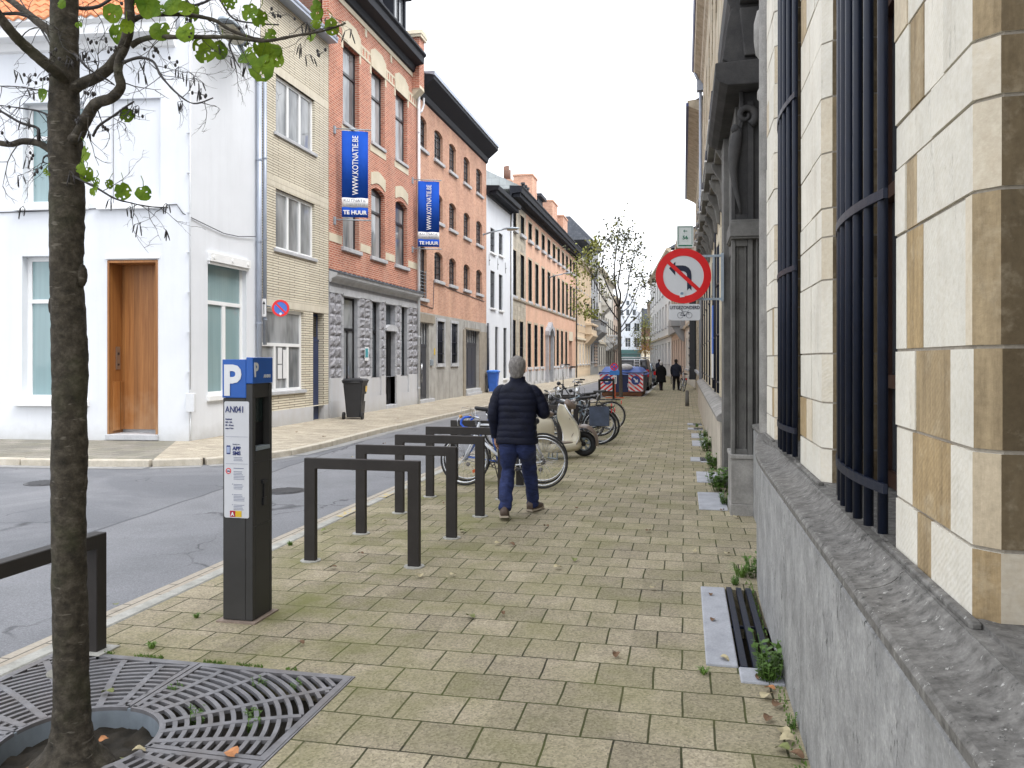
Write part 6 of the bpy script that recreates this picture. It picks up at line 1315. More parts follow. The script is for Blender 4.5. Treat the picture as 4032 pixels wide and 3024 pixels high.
        pts = [c_+Vector(p) for p in ((-.20, -.30, .04), (-.08, -.29, .045), (.02, -.20, .05), (.05, -.06, .012), (.05, .06, .012), (.02, .20, .05), (-.08, .29, .045), (-.20, .30, .04))]
        if bars == 'flat': pts = [c_+Vector(p) for p in ((-.06, -.30, .04), (-.01, -.20, .035), (.04, -.06, .012), (.04, .06, .012), (-.01, .20, .035), (-.06, .30, .04))]
        m.tube(pts, .011, 8); h_ = m.build('handlebar', M['chrome'], t); m = MB()
        for a_, b_ in ((pts[0], pts[1]), (pts[-1], pts[-2])): d_ = (b_-a_).normalized(); m.tube([a_-d_*.01, a_+d_*.11], .017, 8); 
        m.build('grip', M['rubber'], h_); m = MB()
        for a_, b_ in ((pts[0], pts[1]), (pts[-1], pts[-2])): d_ = (b_-a_).normalized(); m.tube([a_+d_*.14+Vector((.01, 0, 0)), a_+d_*.10+Vector((.05, 0, -.02)), a_+Vector((.06, 0, -.02))], .005, 5)
        m.tube([c_+Vector((.06, .02, 0)), c_+Vector((.12, .03, -.06)), hd_b+Vector((.05, 0, .05))], .004, 5); m.build('brake_lever', M['chrome'], h_)
        m = MB(); m.ball(hd_t+Vector((.09, 0, .03)), .045, 10, (1.1, 1, 1)); m.tube([hd_t, hd_t+Vector((.07, 0, .02))], .01, 6); m.build('headlamp', M['black_paint'], t)
    m = MB(); n = 40; ch = []
    for k in range(n): a = 2*math.pi*k/n; ch.append(bb+Vector((math.cos(a)*.09, -.045, math.sin(a)*.09)))
    m.tube(ch, .007, 5, closed=True)
    for k in range(5): a = 2*math.pi*k/5; m.tube([bb+Vector((0, -.045, 0)), bb+Vector((math.cos(a)*.09, -.045, math.sin(a)*.09))], .006, 5)
    m.tube([bb+Vector((0, -.05, 0)), bb+Vector((.165, -.065, .03))], .010, 6); m.tube([bb+Vector((0, .05, 0)), bb+Vector((-.165, .065, -.03))], .010, 6)
    m.tube([bb+Vector((0, -.045, .09)), ra+Vector((0, -.045, .035))], .0045, 4); m.tube([bb+Vector((0, -.045, -.09)), ra+Vector((0, -.045, -.035))], .0045, 4); m.disc(ra+Vector((0, -.045, 0)), .038, (0, 1, 0), .012, 14)
    m.ball(ra+Vector((.03, -.05, -.10)), .03, 8, (1, .4, 1))
    cr = m.build('crank', plain('dirty_steel', (.16, .14, .13), .4, .2, 20, .7), t); m = MB()
    m.box(bb.x+.12, bb.x+.21, -.15, -.075, .30, .325); m.box(bb.x-.21, bb.x-.12, .075, .15, .235, .26); m.build('pedal', M['black_paint'], cr)
    if rack_:
        m = MB(); zt = .72
        for s_ in (-1, 1): m.tube([Vector((st_t.x, s_*.05, zt)), Vector((rx-.22, s_*.06, zt))], .008, 6); m.tube([ra+Vector((0, s_*.06, 0)), Vector((rx-.03, s_*.06, zt))], .007, 6); m.tube([ra+Vector((0, s_*.06, 0)), Vector((rx-.13, s_*.06, zt))], .006, 6)
        for k in range(4): m.tube([Vector((rx-.2+k*.11, -.06, zt)), Vector((rx-.2+k*.11, .06, zt))], .006, 5)
        m.build('carrier', M['black_paint'], t)
        m = MB(); m.box(rx-.25, rx-.235, -.035, .035, zt-.10, zt-.02); m.build('rear_reflector', red, t)
    m = MB(); m.tube([bb+Vector((-.06, .03, 0)), Vector((bb.x-.02, .17, .01))], .008, 6); m.build('kickstand', M['black_paint'], t)
    if pann:
        m = MB()
        for s_ in (-1, 1): m.box(rx-.20, rx+.18, s_*.08-.0 if s_ > 0 else -.20, .20 if s_ > 0 else -.08, .36, .72)
        m.box(rx-.18, rx+.16, -.20, .20, .721, .735); m.build('pannier', pann, t, bevel=.03, seg=2)
    return t
def place(b, x, y, ang, lean=0): b.location = (x, y, 0); b.rotation_euler = (R(lean), 0, R(ang)); return b
blue_t = plain('blue_tape', (.015, .10, .60), .45)
# front of this one points left
place(bicycle('white racing bicycle with blue drop handlebar leaning on the fifth rack, nearer of the two', (.62, .64, .68), race=True, rack_=False, guards=False, bars='drop', tape=blue_t), -2.30, 10.05, 178, 4)
place(bicycle('blue and white bicycle with orange spoke reflector behind the white racing one', (.08, .16, .50), race=True, rack_=False, guards=False, bars='flat', reflector=-.52, fork_col=plain('fork_white', (.6, .6, .62), .3)), -2.36, 10.42, 2, -3)
place(bicycle('dark bicycle with grey pannier bags, first one behind the cream scooter', (.03, .035, .05), pann=plain('pannier_grey', (.045, .06, .095), .7, .35), tall=.2, front=M['steel_blk']), -2.14, 15.45, 184, 4)
place(bicycle('silver bicycle with a red rear reflector between the racks behind the scooter', (.30, .33, .36), tall=.1, front=plain('guard_white', (.6, .6, .6), .4)), -2.10, 15.85, 178, -4)
place(bicycle('black bicycle with a tall upright silver handlebar at the far racks', (.02, .02, .022), tall=1.0, bars='swept'), -2.30, 17.3, 175, 5)
place(bicycle('black bicycle with a carrier, farthest right wheel in the rack row', (.02, .022, .025), tall=.3, bars='swept'), -2.20, 18.75, 182, -4)
place(bicycle('light blue-grey bicycle squeezed between two racks with its saddle raised', (.22, .30, .36), tall=.3), -2.45, 16.35, 4, 4)
place(bicycle('dark grey bicycle on the kerb side of the rack just behind the scooter', (.06, .065, .07), tall=.1), -2.75, 14.35, 10, 5)
place(bicycle('silver bicycle leaning against the right-hand wall near the two distant walkers', (.35, .36, .38), tall=.6, bars='swept'), -.12, 42.6, 100, 8)
place(bicycle('small dark bicycle standing by the right-hand houses beyond the distant walkers', (.05, .05, .05), tall=.3), -.75, 56.0, 80, 4)
# ================================================================ scooter
sc_ = thing('motor_scooter', 'cream retro motor scooter with brown trim parked at the end of the nearer racks', 'scooter', (0, 0, 0))
cream = plain('scooter_cream', (.66, .61, .49), .22, .04, 3., 0, .6); brown = plain('scooter_brown', (.19, .145, .12), .3, .1, 4.); 
def sring(pts): return [Vector(p) for p in pts]
# leg shield: shell swept from floor to headset
m = MB(); rings = []
for i in range(15):
    v = i/14; z = .22+.66*v; x = .42+.07*math.sin(v*5.2)*(1-v*.4)-.16*v**1.3; w_ = .17+.075*math.sin(math.pi*min(1, v*1.02))**.8-.10*max(0, v-.6)/.4
    row = []
    for k in range(13): a = (k/12-.5)*2; row.append(Vector((x-.13*a*a*(1-.4*v), a*w_, z+.03*a*a*v)))
    rings.append(row)
m.loft(rings, 0, True, False, False); m.build('leg_shield', cream, sc_, solid=.022, bevel=.004)
m = MB(); m.tube([r_[0] for r_ in rings], .012, 6); m.tube([r_[-1] for r_ in rings], .012, 6); m.build('shield_trim', M['chrome'], sc_)
m = MB()
fl = []
for i in range(9): u = i/8; x = .42-.62*u; w_ = .17+.03*math.sin(math.pi*u); z = .26-.02*math.sin(math.pi*u); fl.append([Vector((x, y, zz)) for y, zz in ((-w_, z), (-w_, z-.07), (-w_*.6, z-.13), (w_*.6, z-.13), (w_, z-.07), (w_, z), (w_*.9, z+.015), (-w_*.9, z+.015))])
m.loft(fl, 0, True); m.build('floorboard', cream, sc_)
m = MB(); m.box(-.17, .28, -.135, .135, .268, .278); m.build('foot_mat', brown, sc_, bevel=.01)
# rear body
m = MB(); rb = []
for i in range(13):
    u = i/12; x = -.14-.74*u; w_ = .10+.14*math.sin(math.pi*min(.96, .12+u*.86))**.7; zt = .70+.04*math.sin(u*math.pi)-.10*max(0, u-.8)/.2; zb = .27+.16*max(0, u-.1)+.10*max(0, u-.75); cz, h = (zt+zb)/2, (zt-zb)/2
    rb.append([Vector((x, math.copysign(abs(math.cos(a))**.8, math.cos(a))*w_, cz+math.copysign(abs(math.sin(a))**.75, math.sin(a))*h)) for a in [2*math.pi*k/20 for k in range(20)]])
m.loft(rb); m.build('rear_body', cream, sc_)
m = MB(); st_ = []
for i in range(12): u = i/11; x = -.10-.72*u; w_ = .085+.055*math.sin(math.pi*min(1, .1+u)); z = .75+.035*math.sin(u*5.2)*.6+.02*u; st_.append([Vector((x, math.cos(a)*w_, z+math.sin(a)*.05)) for a in [2*math.pi*k/16 for k in range(16)]])
m.loft(st_); m.build('seat', brown, sc_)
m = MB(); m.ball((-.93, 0, .70), .13, 14, (.8, 1., 1.15)); m.build('top_case', brown, sc_)
# front: fender, wheel, fork
fc = Vector((.62, 0, .215)); 
def steer(p, a=-48): p = Vector(p)-fc; c, s = math.cos(R(a)), math.sin(R(a)); return fc+Vector((p.x*c-p.y*s, p.x*s+p.y*c, p.z))
m = MB(); rg = []
for k in range(15):
    a = R(-12+k*12.4); r_ = .245+.02*math.sin(a); w_ = .085+.045*math.sin(math.pi*k/14); row = []
    for j in range(9): b = (j/8-.5)*2; row.append(steer((fc.x+math.cos(a)*r_*(1-.13*b*b), b*w_, fc.z+.02+math.sin(a)*(r_+.05*math.sin(a))*(1-.16*b*b))))
    rg.append(row)
m.loft(rg, 0, True, False, False); m.build('front_fender', brown, sc_, solid=.006)
def wheel(c_, steerf, nm):
    m = MB(); pts = [steerf(c_+Vector((math.cos(a)*.160, 0, math.sin(a)*.160))) for a in [2*math.pi*k/36 for k in range(36)]]; m.tube(pts, .052, 12, closed=True); w_ = m.build(nm, M['rubber'], sc_)
    m = MB()
    for rr, th in ((.112, .012),): m.tube([steerf(c_+Vector((math.cos(a)*rr, 0, math.sin(a)*rr))) for a in [2*math.pi*k/36 for k in range(36)]], .020, 6, closed=True)
    for k in range(5):
        a = 2*math.pi*k/5+.3
        for s_ in (-.16, .16): m.tube([steerf(c_+Vector((math.cos(a)*.02, -.02, math.sin(a)*.02))), steerf(c_+Vector((math.cos(a+s_)*.11, -.03, math.sin(a+s_)*.11)))], .011, 6)
    m.build('rim', M['galv'] if nm == 'wheel' else M['chrome'], w_)
    m = MB(); m.disc(steerf(c_+Vector((0, -.035, 0))), .04, steerf(c_+Vector((0, 1, 0)))-steerf(c_), .05, 16); m.build('hub', M['black_paint'], w_)
wheel(fc, steer, 'wheel'); wheel(Vector((-.64, 0, .215)), lambda p: Vector(p), 'wheel')
m = MB(); m.tube([steer((.62, -.08, .215)), steer((.50, -.08, .45)), Vector((.40, 0, .60))], .02, 8); m.build('fork', M['gate_grey'], sc_)
# headset with lamp, bars and mirrors
m = MB(); hd = []
for i in range(9): u = i/8; r_ = .085*math.sin(math.pi*min(.97, .2+u*.75)); c_ = Vector((.36-.11*u, 0, .82+.17*u)); hd.append([c_+Vector((math.cos(a)*r_*1.15, math.sin(a)*r_, 0)) for a in [2*math.pi*k/16 for k in range(16)]])
m.loft(hd); m.build('headset', brown, sc_)
m = MB(); hb = [steer((.25, -.33, .99), 0), (.28, -.14, .96), (.30, 0, .95), (.28, .14, .96), (.25, .33, .99)]; m.tube(hb, .014, 8)
for s_ in (-1, 1): m.tube([(.30, s_*.2, .98), (.36, s_*.25, .97), (.35, s_*.34, .96)], .006, 6)
m.disc((.40, 0, .93), .06, (1, 0, .1), .05, 16); hb_ = m.build('handlebar', M['chrome'], sc_)
m = MB()
for s_ in (-1, 1): m.tube([(.27, s_*.22, .975), (.25, s_*.34, .99)], .019, 8)
m.build('grip', M['rubber'], hb_)
for s_ in (-1, 1): m = MB(); m.tube([(.28, s_*.16, .97), (.26, s_*.24, 1.10)], .006, 6); m.ball((.25, s_*.25, 1.14), .05, 12, (.3, 1, 1)); m.build('mirror', M['chrome'], sc_)
m = MB(); m.box(-.02, .0, .05, .07, .02, .2); m.tube([(-.05, -.12, .02), (-.02, -.1, .22)], .014, 6); m.tube([(-.05, .12, .02), (-.02, .1, .22)], .014, 6); m.tube([(-.05, -.14, .012), (-.05, .14, .012)], .012, 6); m.build('centre_stand', M['galv'], sc_)
m = MB(); m.tube([(.33, -.02, .70), (.29, -.02, .70), (.285, -.02, .66), (.30, -.02, .645)], .006, 6); m.build('bag_hook', M['chrome'], sc_)
a_ = R(46); sc_.location = (-1.67-.62*math.cos(a_), 13.55-.62*math.sin(a_), 0); sc_.rotation_euler = (0, 0, a_)

# ================================================================ people
skin = plain('skin', (.50, .29, .21), .5, .08, 8.); 
def cloth(name, col, rough=.75): 
    N = NT(name); n_ = N.noise(9, 5); f = N.noise(160, 2)
    w1 = N.noise(1., 5, .6, vec=N.vec(7, 7, 22), dist=1.2); return N.out(N.ramp(N.mix(.5, n_, w1), [(.38, tuple(c*.6 for c in col)), (.6, tuple(min(1, c*1.5) for c in col))]), rough, N.math('ADD', w1, N.math('MULTIPLY', f, .1)), .8, .02, spec=.25)
def ell(c_, rx, ry, n=26, p=2.0, tilt=None):
    out = []
    for k in range(n):
        a = 2*math.pi*k/n; ca, sa = math.cos(a), math.sin(a); v = Vector((math.copysign(abs(ca)**(2/p), ca)*rx, math.copysign(abs(sa)**(2/p), sa)*ry, 0))
        if tilt: v = tilt @ v
        out.append(Vector(c_)+v)
    return out
def limb(m, pts, rad, n=18, puff=0, step=.03, wr=0, seed=0):
    """smooth tube through joints with folds or quilting"""
    P = [Vector(p) for p in pts]; out = []; rs = []; acc = 0
    for i in range(len(P)-1):
        p0 = P[max(0, i-1)]; p1, p2 = P[i], P[i+1]; p3 = P[min(len(P)-1, i+2)]; L = (p2-p1).length; k_ = max(2, int(L/step))
        for k in range(k_ + (1 if i == len(P)-2 else 0)):
            t_ = k/k_; q_ = .5*((2*p1)+(-p0+p2)*t_+(2*p0-5*p1+4*p2-p3)*t_*t_+(-p0+3*p1-3*p2+p3)*t_**3); r_ = rad[i]+(rad[i+1]-rad[i])*(t_*t_*(3-2*t_))
            s_ = acc+L*t_
            if puff: r_ += .0045*abs(math.sin(math.pi*s_/puff))**.6-.002
            if wr: r_ += wr*noise.noise(Vector((s_*22, seed, 0)))
            out.append(q_); rs.append(r_)
        acc += L
    m.tube(out, rs, n, sm=True)
    if wr:
        for i in range(len(m.v)-len(out)*n, len(m.v)): v = Vector(m.v[i]); m.v[i] = tuple(v+Vector((noise.noise(v*14+Vector((seed, 0, 0))), noise.noise(v*14+Vector((0, seed, 0))), 0))*wr*1.2)
def hand(m, wrist, d, palm_n, size=1., curl=.6, side=1):
    """palm plus four unequal bent fingers and a thumb; d = direction of the fingers, palm_n = way the palm faces"""
    w_, d, pn = Vector(wrist), Vector(d).normalized(), Vector(palm_n).normalized(); a = d.cross(pn).normalized()*side
    m.tube([w_-d*.02, w_+d*.02, w_+d*.055, w_+d*.085], [.024, .034, .038, .034], 12, flat=(1, .55) if abs(a.z) < .5 else (.8, .8))
    for k, (o, L) in enumerate(((-.028, .066), (-.009, .076), (.010, .070), (.028, .055))):
        p = w_+d*.082+a*o*size; pts = [p]; dd = d.copy()
        for s_ in (.42, .33, .25): dd = (dd+pn*curl*.7).normalized(); p = p+dd*L*s_; pts.append(p)
        m.tube(pts, [.0095, .009, .008, .0065], 8)
    p = w_+d*.025-a*.034; m.tube([p, p+(d*.6-a*.5+pn*.4).normalized()*.035, p+(d*.9-a*.3+pn*.6).normalized()*.062], [.013, .011, .008], 8)
def person(label, loc, rz, sc_f=1., jacket=(.0035, .005, .016), trous=(.018, .027, .085), shoe=(.10, .07, .055), hairc=(.21, .195, .185), quilt=True, hem=.78, legs=None, arms=None, far=False, longcoat=False, girth=1.):
    t = thing('person', label, 'person', (0, 0, 0)); B = MB()
    L = legs or (((-.085, 0, .86), (-.105, .06, .47), (-.115, -.13, .125)), ((.085, 0, .86), (.10, .25, .48), (.115, .40, .085)))
    A = arms or (((-.175, 0, 1.345), (-.245, -.03, 1.08), (-.235, .04, .84)), ((.175, 0, 1.345), (.275, .03, 1.095), (.12, .24, 1.22)))
    # body: torso, neck, head, limbs as one skinned figure
    bm = bmesh.new(); lay = bm.verts.layers.skin.verify(); V = {}
    def vert(k, p, r_, root=False): v = bm.verts.new(p); v[lay].radius = r_ if isinstance(r_, tuple) else (r_, r_); v[lay].use_root = root; V[k] = v
    vert('pel', (0, 0, .90), (.125, .10), True); vert('wst', (0, 0, 1.06), (.12, .09)); vert('chs', (0, 0, 1.24), (.14, .10)); vert('nkb', (0, -.005, 1.40), (.065, .06)); vert('nkt', (0, .01, 1.475), (.055, .058))
    for a, b in (('pel', 'wst'), ('wst', 'chs'), ('chs', 'nkb'), ('nkb', 'nkt')): bm.edges.new((V[a], V[b]))
    for i, (h_, k_, an) in enumerate(L):
        vert('h%d' % i, Vector(h_), .078); vert('k%d' % i, k_, .052); vert('a%d' % i, an, .038); bm.edges.new((V['pel'], V['h%d' % i])); bm.edges.new((V['h%d' % i], V['k%d' % i])); bm.edges.new((V['k%d' % i], V['a%d' % i]))
    for i, (s0, e_, w_) in enumerate(A):
        vert('s%d' % i, Vector(s0)+Vector((0, 0, -.02)), .05); vert('e%d' % i, e_, .036); vert('w%d' % i, w_, .024); bm.edges.new((V['chs'], V['s%d' % i])); bm.edges.new((V['s%d' % i], V['e%d' % i])); bm.edges.new((V['e%d' % i], V['w%d' % i]))
    me = bpy.data.meshes.new('sk'); bm.to_mesh(me); bm.free(); so = bpy.data.objects.new('sk', me); C.objects.link(so)
    so.modifiers.new('skin', 'SKIN'); sm_ = so.modifiers.new('sub', 'SUBSURF'); sm_.levels = 1
    dg = bpy.context.evaluated_depsgraph_get(); dg.update(); em = bpy.data.meshes.new_from_object(so.evaluated_get(dg)); B.add([v.co for v in em.vertices], [tuple(p.vertices) for p in em.polygons], 0, True); bpy.data.objects.remove(so)
    # head: skull, jaw, brow, nose, ears, lips, eyes
    hz = 1.448; rings = []
    for z, rx, ry, yc in ((-.02, .052, .054, .0), (.015, .056, .062, .008), (.04, .060, .075, .018), (.07, .068, .088, .014), (.10, .074, .094, .008), (.135, .0775, .097, .0), (.17, .074, .092, -.004), (.20, .058, .074, -.004), (.218, .034, .046, -.003), (.224, .01, .014, -.002)): rings.append(ell((0, yc, hz+z), rx, ry, 24, 2.1))
    B.loft(rings); B.ball((0, .105, hz+.088), .016, 8, (.8, 1.3, 1.3)); B.ball((0, .095, hz+.05), .022, 8, (1.1, .6, .45))
    for s_ in (-1, 1):
        B.ball((s_*.079, -.008, hz+.095), .028, 10, (.32, .75, 1.15)); B.ball((s_*.03, .088, hz+.115), .012, 8)
        w_ = Vector(A[0 if s_ < 0 else 1][2]); e_ = Vector(A[0 if s_ < 0 else 1][1]); hand(B, w_, (w_-e_), Vector((-s_, .1, 0)) if s_ < 0 or longcoat or far else Vector((-1, 0, 0)), 1., .55, -s_)
    B.build('body', skin, t)
    # trousers
    tm = cloth('trousers_'+label[:9], trous, .7); m = MB()
    for i, (h_, k_, an) in enumerate(L):
        h_, k_, an = Vector(h_), Vector(k_), Vector(an); bot = an+(an-k_).normalized()*.0-Vector((0, 0, .0))
        limb(m, [h_+Vector((0, 0, .08)), h_-Vector((0, 0, .12)), h_.lerp(k_, .65), k_, k_.lerp(an, .5), bot-Vector((0, 0, .02))], [.115, .108, .088, .075, .072, .066], 20, wr=.014 if not far else .004, seed=i*7+1)
    m.loft([ell((0, 0, .80), .15*girth, .12, 24), ell((0, 0, .9), .175*girth, .13, 24), ell((0, 0, 1.0), .165*girth, .12, 24)]); m.build('trousers', tm, t)
    # shoes
    for i, (h_, k_, an) in enumerate(L):
        an = Vector(an); lift = max(0, an.z-.095); toe = R(8 if i == 0 else -22); f_ = Vector((-math.sin(toe), math.cos(toe), -lift*3.2 if lift > .01 else 0)).normalized(); s_v = Vector((f_.y, -f_.x, 0)).normalized(); u_ = s_v.cross(f_).normalized()
        heel = Vector((an.x, an.y, max(.012, an.z-.085)))-Vector((f_.x, f_.y, 0))*.075
        m = MB(); rg = []
        for k in range(12): u = k/11; c_ = heel+f_*(.285*u)+u_*.03; wv = (.036+.016*math.sin(math.pi*min(1, u*1.05)))*(1 if u < .93 else .7); hh = (.055 if u < .3 else .055-.03*(u-.3)/.7); rg.append([c_+s_v*math.cos(a)*wv+u_*(math.sin(a)*hh+hh-.03 if math.sin(a) > 0 else -.03+.012) for a in [2*math.pi*j/14 for j in range(14)]])
        m.loft(rg); limb(m, [an+Vector((0, 0, -.04)), an+Vector((0, 0, .03))], [.046, .042], 12); sh = m.build('shoe', plain('shoe_'+label[:9], shoe, .6, .2, 10.), t)
        m = MB(); rg = []
        for k in range(12): u = k/11; c_ = heel+f_*(-.006+.297*u); wv = (.040+.016*math.sin(math.pi*min(1, u*1.05)))*(1 if u < .93 else .7); rg.append([c_+s_v*x*wv+u_*z for x, z in ((-1, 0), (1, 0), (1, .020), (-1, .020))])
        m.loft(rg, 0, False); m.build('sole', plain('sole_'+label[:9], (.42, .36, .28) if not far else (.03, .03, .03), .7), sh)
    # jacket or coat
    jm = NT('jacket_'+label[:9]); jn = jm.noise(11, 6, .65); jcol = jm.ramp(jn, [(.3, tuple(c*.7 for c in jacket)), (.7, tuple(c*1.5 for c in jacket))])
    jm = jm.out(jcol, .6 if quilt else .85, jn, .6 if quilt else .3, .02, spec=.22 if quilt else .2); m = MB()
    zs = []; z = hem
    while z < 1.335: zs.append(z); z += .0081 if quilt else .04
    def half(z):
        pts = [(.40, .27), (.55, .25), (.70, .232), (.78, .222), (.90, .205), (1.0, .198), (1.12, .205), (1.22, .215), (1.29, .208), (1.335, .188), (1.375, .155), (1.40, .120), (1.42, .088), (1.44, .076), (1.50, .074)]
        for (a, x), (b, y) in zip(pts, pts[1:]):
            if a <= z <= b: return x+(y-x)*(z-a)/(b-a)
        return pts[0][1]
    def dep(z):
        pts = [(.40, .19), (.78, .150), (.95, .135), (1.1, .125), (1.22, .125), (1.30, .11), (1.36, .095), (1.42, .074), (1.50, .070)]
        for (a, x), (b, y) in zip(pts, pts[1:]):
            if a <= z <= b: return x+(y-x)*(z-a)/(b-a)
        return pts[0][1]
    zs += [1.335+.0085*k for k in range(1, 9)] + [1.42, 1.44, 1.46, 1.474]; rings = []; PB = .066
    for z in zs:
        pf = .0075*(abs(math.sin(math.pi*(z-hem)/PB))**.5)-.003 if quilt and z < 1.40 else 0
        if z > 1.41: pf = .006
        rr = ell((0, -.005 if z < 1.38 else .004, z), (half(z)+pf)*girth, dep(z)+pf, 44, 2.3)
        rr = [p+Vector((noise.noise(p*7)*.008, noise.noise(p*7+Vector((5, 0, 0)))*.010, noise.noise(Vector((p.x*9, p.y*9, z*3)))*(.010 if quilt else 0))) for p in rr]; rings.append(rr)
    m.loft(rings); m.build('jacket' if not longcoat else 'coat', jm, t)
    for i, (s0, e_, w_) in enumerate(A):
        m = MB(); s0, e_, w_ = Vector(s0), Vector(e_), Vector(w_); limb(m, [s0+Vector((-.055 if i else .055, 0, -.0)), s0+Vector((.004 if i else -.004, 0, -.03)), s0.lerp(e_, .5)+Vector((.012 if i else -.012, 0, 0)), e_, e_.lerp(w_, .5), w_], [.050, .066, .066, .062, .055, .046], 20, puff=PB if quilt else 0, step=.009 if quilt else .04)
        m.build('sleeve', jm, t)
    # hair
    hm = NT('hair_'+label[:9]); hn = hm.noise(1, 5, .7, vec=hm.vec(60, 60, 18)); hm = hm.out(hm.ramp(hn, [(.3, tuple(c*.45 for c in hairc)), (.7, tuple(min(1, c*1.45) for c in hairc))]), .7, hn, .9, .006, spec=.25)
    m = MB(); rings = []
    for z, rx, ry, yc in ((.012, .056, .050, -.030), (.03, .062, .056, -.036), (.055, .070, .064, -.032), (.08, .076, .076, -.026), (.105, .083, .090, -.016), (.14, .088, .104, -.006), (.175, .086, .102, -.006), (.205, .074, .088, -.006), (.23, .052, .064, -.006), (.243, .024, .03, -.006), (.247, .006, .008, -.006)):
        rings.append([p+Vector((noise.noise(p*38)*.006, noise.noise(p*38+Vector((9, 0, 0)))*.006, noise.noise(p*30)*.006)) for p in ell((0, yc, hz+z), rx, ry, 40, 2.1)])
    m.loft(rings)
    if not far:
        random.seed(21)
        for k in range(900):
            th = random.uniform(0, 2*math.pi); ph = random.uniform(.05, 1.0); z = hz+.05+.19*ph; f_ = math.sqrt(max(0.02, 1-((ph-.42)/.60)**2)) if ph > .42 else .86+.14*ph/.42
            p = Vector((math.cos(th)*.086*f_, math.sin(th)*.10*f_-.010, z))
            if p.y > .055 and ph < .75: continue
            nn = Vector((p.x, p.y, (ph-.35)*.12)).normalized(); dn = (Vector((random.uniform(-.5, .5), random.uniform(-.3, .3), -1))-nn*0).normalized(); dn = (dn-nn*dn.dot(nn)).normalized(); sd = dn.cross(nn)*.0025
            m.add([p-sd, p+sd, p+dn*.024+nn*random.uniform(.002, .012)], [(0, 1, 2)])
    m.build('hair', hm, t)
    t.location = loc; t.rotation_euler = (0, 0, rz); t.scale = (sc_f,)*3; return t
man = person('man walking away in a navy quilted jacket and blue trousers with short grey hair', (-1.70, 8.12, 0), R(4), 1.0)
m = MB(); m.box(.06, .13, .29, .30, 1.17, 1.31); ph = m.build('phone', M['black_paint'], bevel=.004); ph.location = man.location; ph.rotation_euler = man.rotation_euler; tag(ph, 'dark phone held up in the right hand of the man in the quilted jacket', 'phone')
person('person with white hair walking away in a long black coat', (-1.22, 43.6, 0), R(5), .93, jacket=(.006, .006, .007), trous=(.03, .02, .03), shoe=(.02, .02, .02), hairc=(.62, .60, .58), quilt=False, hem=.46, far=True, longcoat=True, girth=1.15, arms=(((-.17, 0, 1.33), (-.25, 0, 1.08), (-.26, .03, .86)), ((.17, 0, 1.33), (.25, 0, 1.08), (.26, .03, .86))), legs=(((-.07, 0, .86), (-.05, .05, .47), (-.03, -.06, .10)), ((.07, 0, .86), (.05, .12, .47), (.03, .20, .09))))
person('person with dark hair walking away in a dark jacket and black trousers', (-.43, 43.8, 0), R(-3), 1.0, jacket=(.018, .022, .035), trous=(.008, .008, .010), shoe=(.02, .02, .02), hairc=(.03, .025, .02), quilt=False, hem=.76, far=True, arms=(((-.18, 0, 1.34), (-.25, 0, 1.08), (-.24, .10, .86)), ((.18, 0, 1.34), (.25, -.03, 1.08), (.27, .02, .86))))
person('small distant pedestrian in dark clothes beyond the parked cars', (-2.0, 66, 0), R(0), 1.0, jacket=(.02, .025, .04), trous=(.02, .02, .03), hairc=(.05, .04, .03), quilt=False, far=True)

# ================================================================ trees
bark = NT('alder_bark'); n1 = bark.noise(1., 7, .7, vec=bark.vec(22, 22, 26)); n2 = bark.noise(5, 5)
bc_ = bark.ramp(n1, [(.3, (.016, .014, .010)), (.5, (.048, .040, .029)), (.75, (.115, .10, .078))]); bc_ = bark.mix(bark.math('MULTIPLY', bark.ramp(n2, [(.5, 0.), (.75, 1.)]), .45), bc_, (.055, .065, .025))
st_n = bark.ramp(bark.noise(1., 3, .5, vec=bark.vec(14, 14, 60)), [(.66, 0.), (.72, 1.)]); bc_ = bark.mix(bark.math('MULTIPLY', st_n, .5), bc_, (.20, .18, .15))
M['bark'] = bark.out(bc_, .85, n1, .9, .012, spec=.3)
M['twig'] = plain('twig', (.028, .024, .024), .6, .3, 30.)
lf = NT('alder_leaf'); ln_ = lf.noise(9, 4); vein = lf.noise(60, 3); lc = lf.ramp(ln_, [(.35, (.055, .12, .004)), (.65, (.15, .22, .010))])
M['leaf'] = lf.out(lf.mix(.4, lc, vein, 'OVERLAY'), .6, vein, .5, .002, spec=.15, **{'Transmission Weight': .0, 'Subsurface Weight': .0})
def smooth(P, k=6):
    P = [Vector(p) for p in P]; out = []
    for i in range(len(P)-1):
        p0, p1, p2, p3 = P[max(0, i-1)], P[i], P[i+1], P[min(len(P)-1, i+2)]
        for j in range(k): t_ = j/k; out.append(.5*((2*p1)+(-p0+p2)*t_+(2*p0-5*p1+4*p2-p3)*t_*t_+(-p0+3*p1-3*p2+p3)*t_**3))
    return out+[P[-1]]
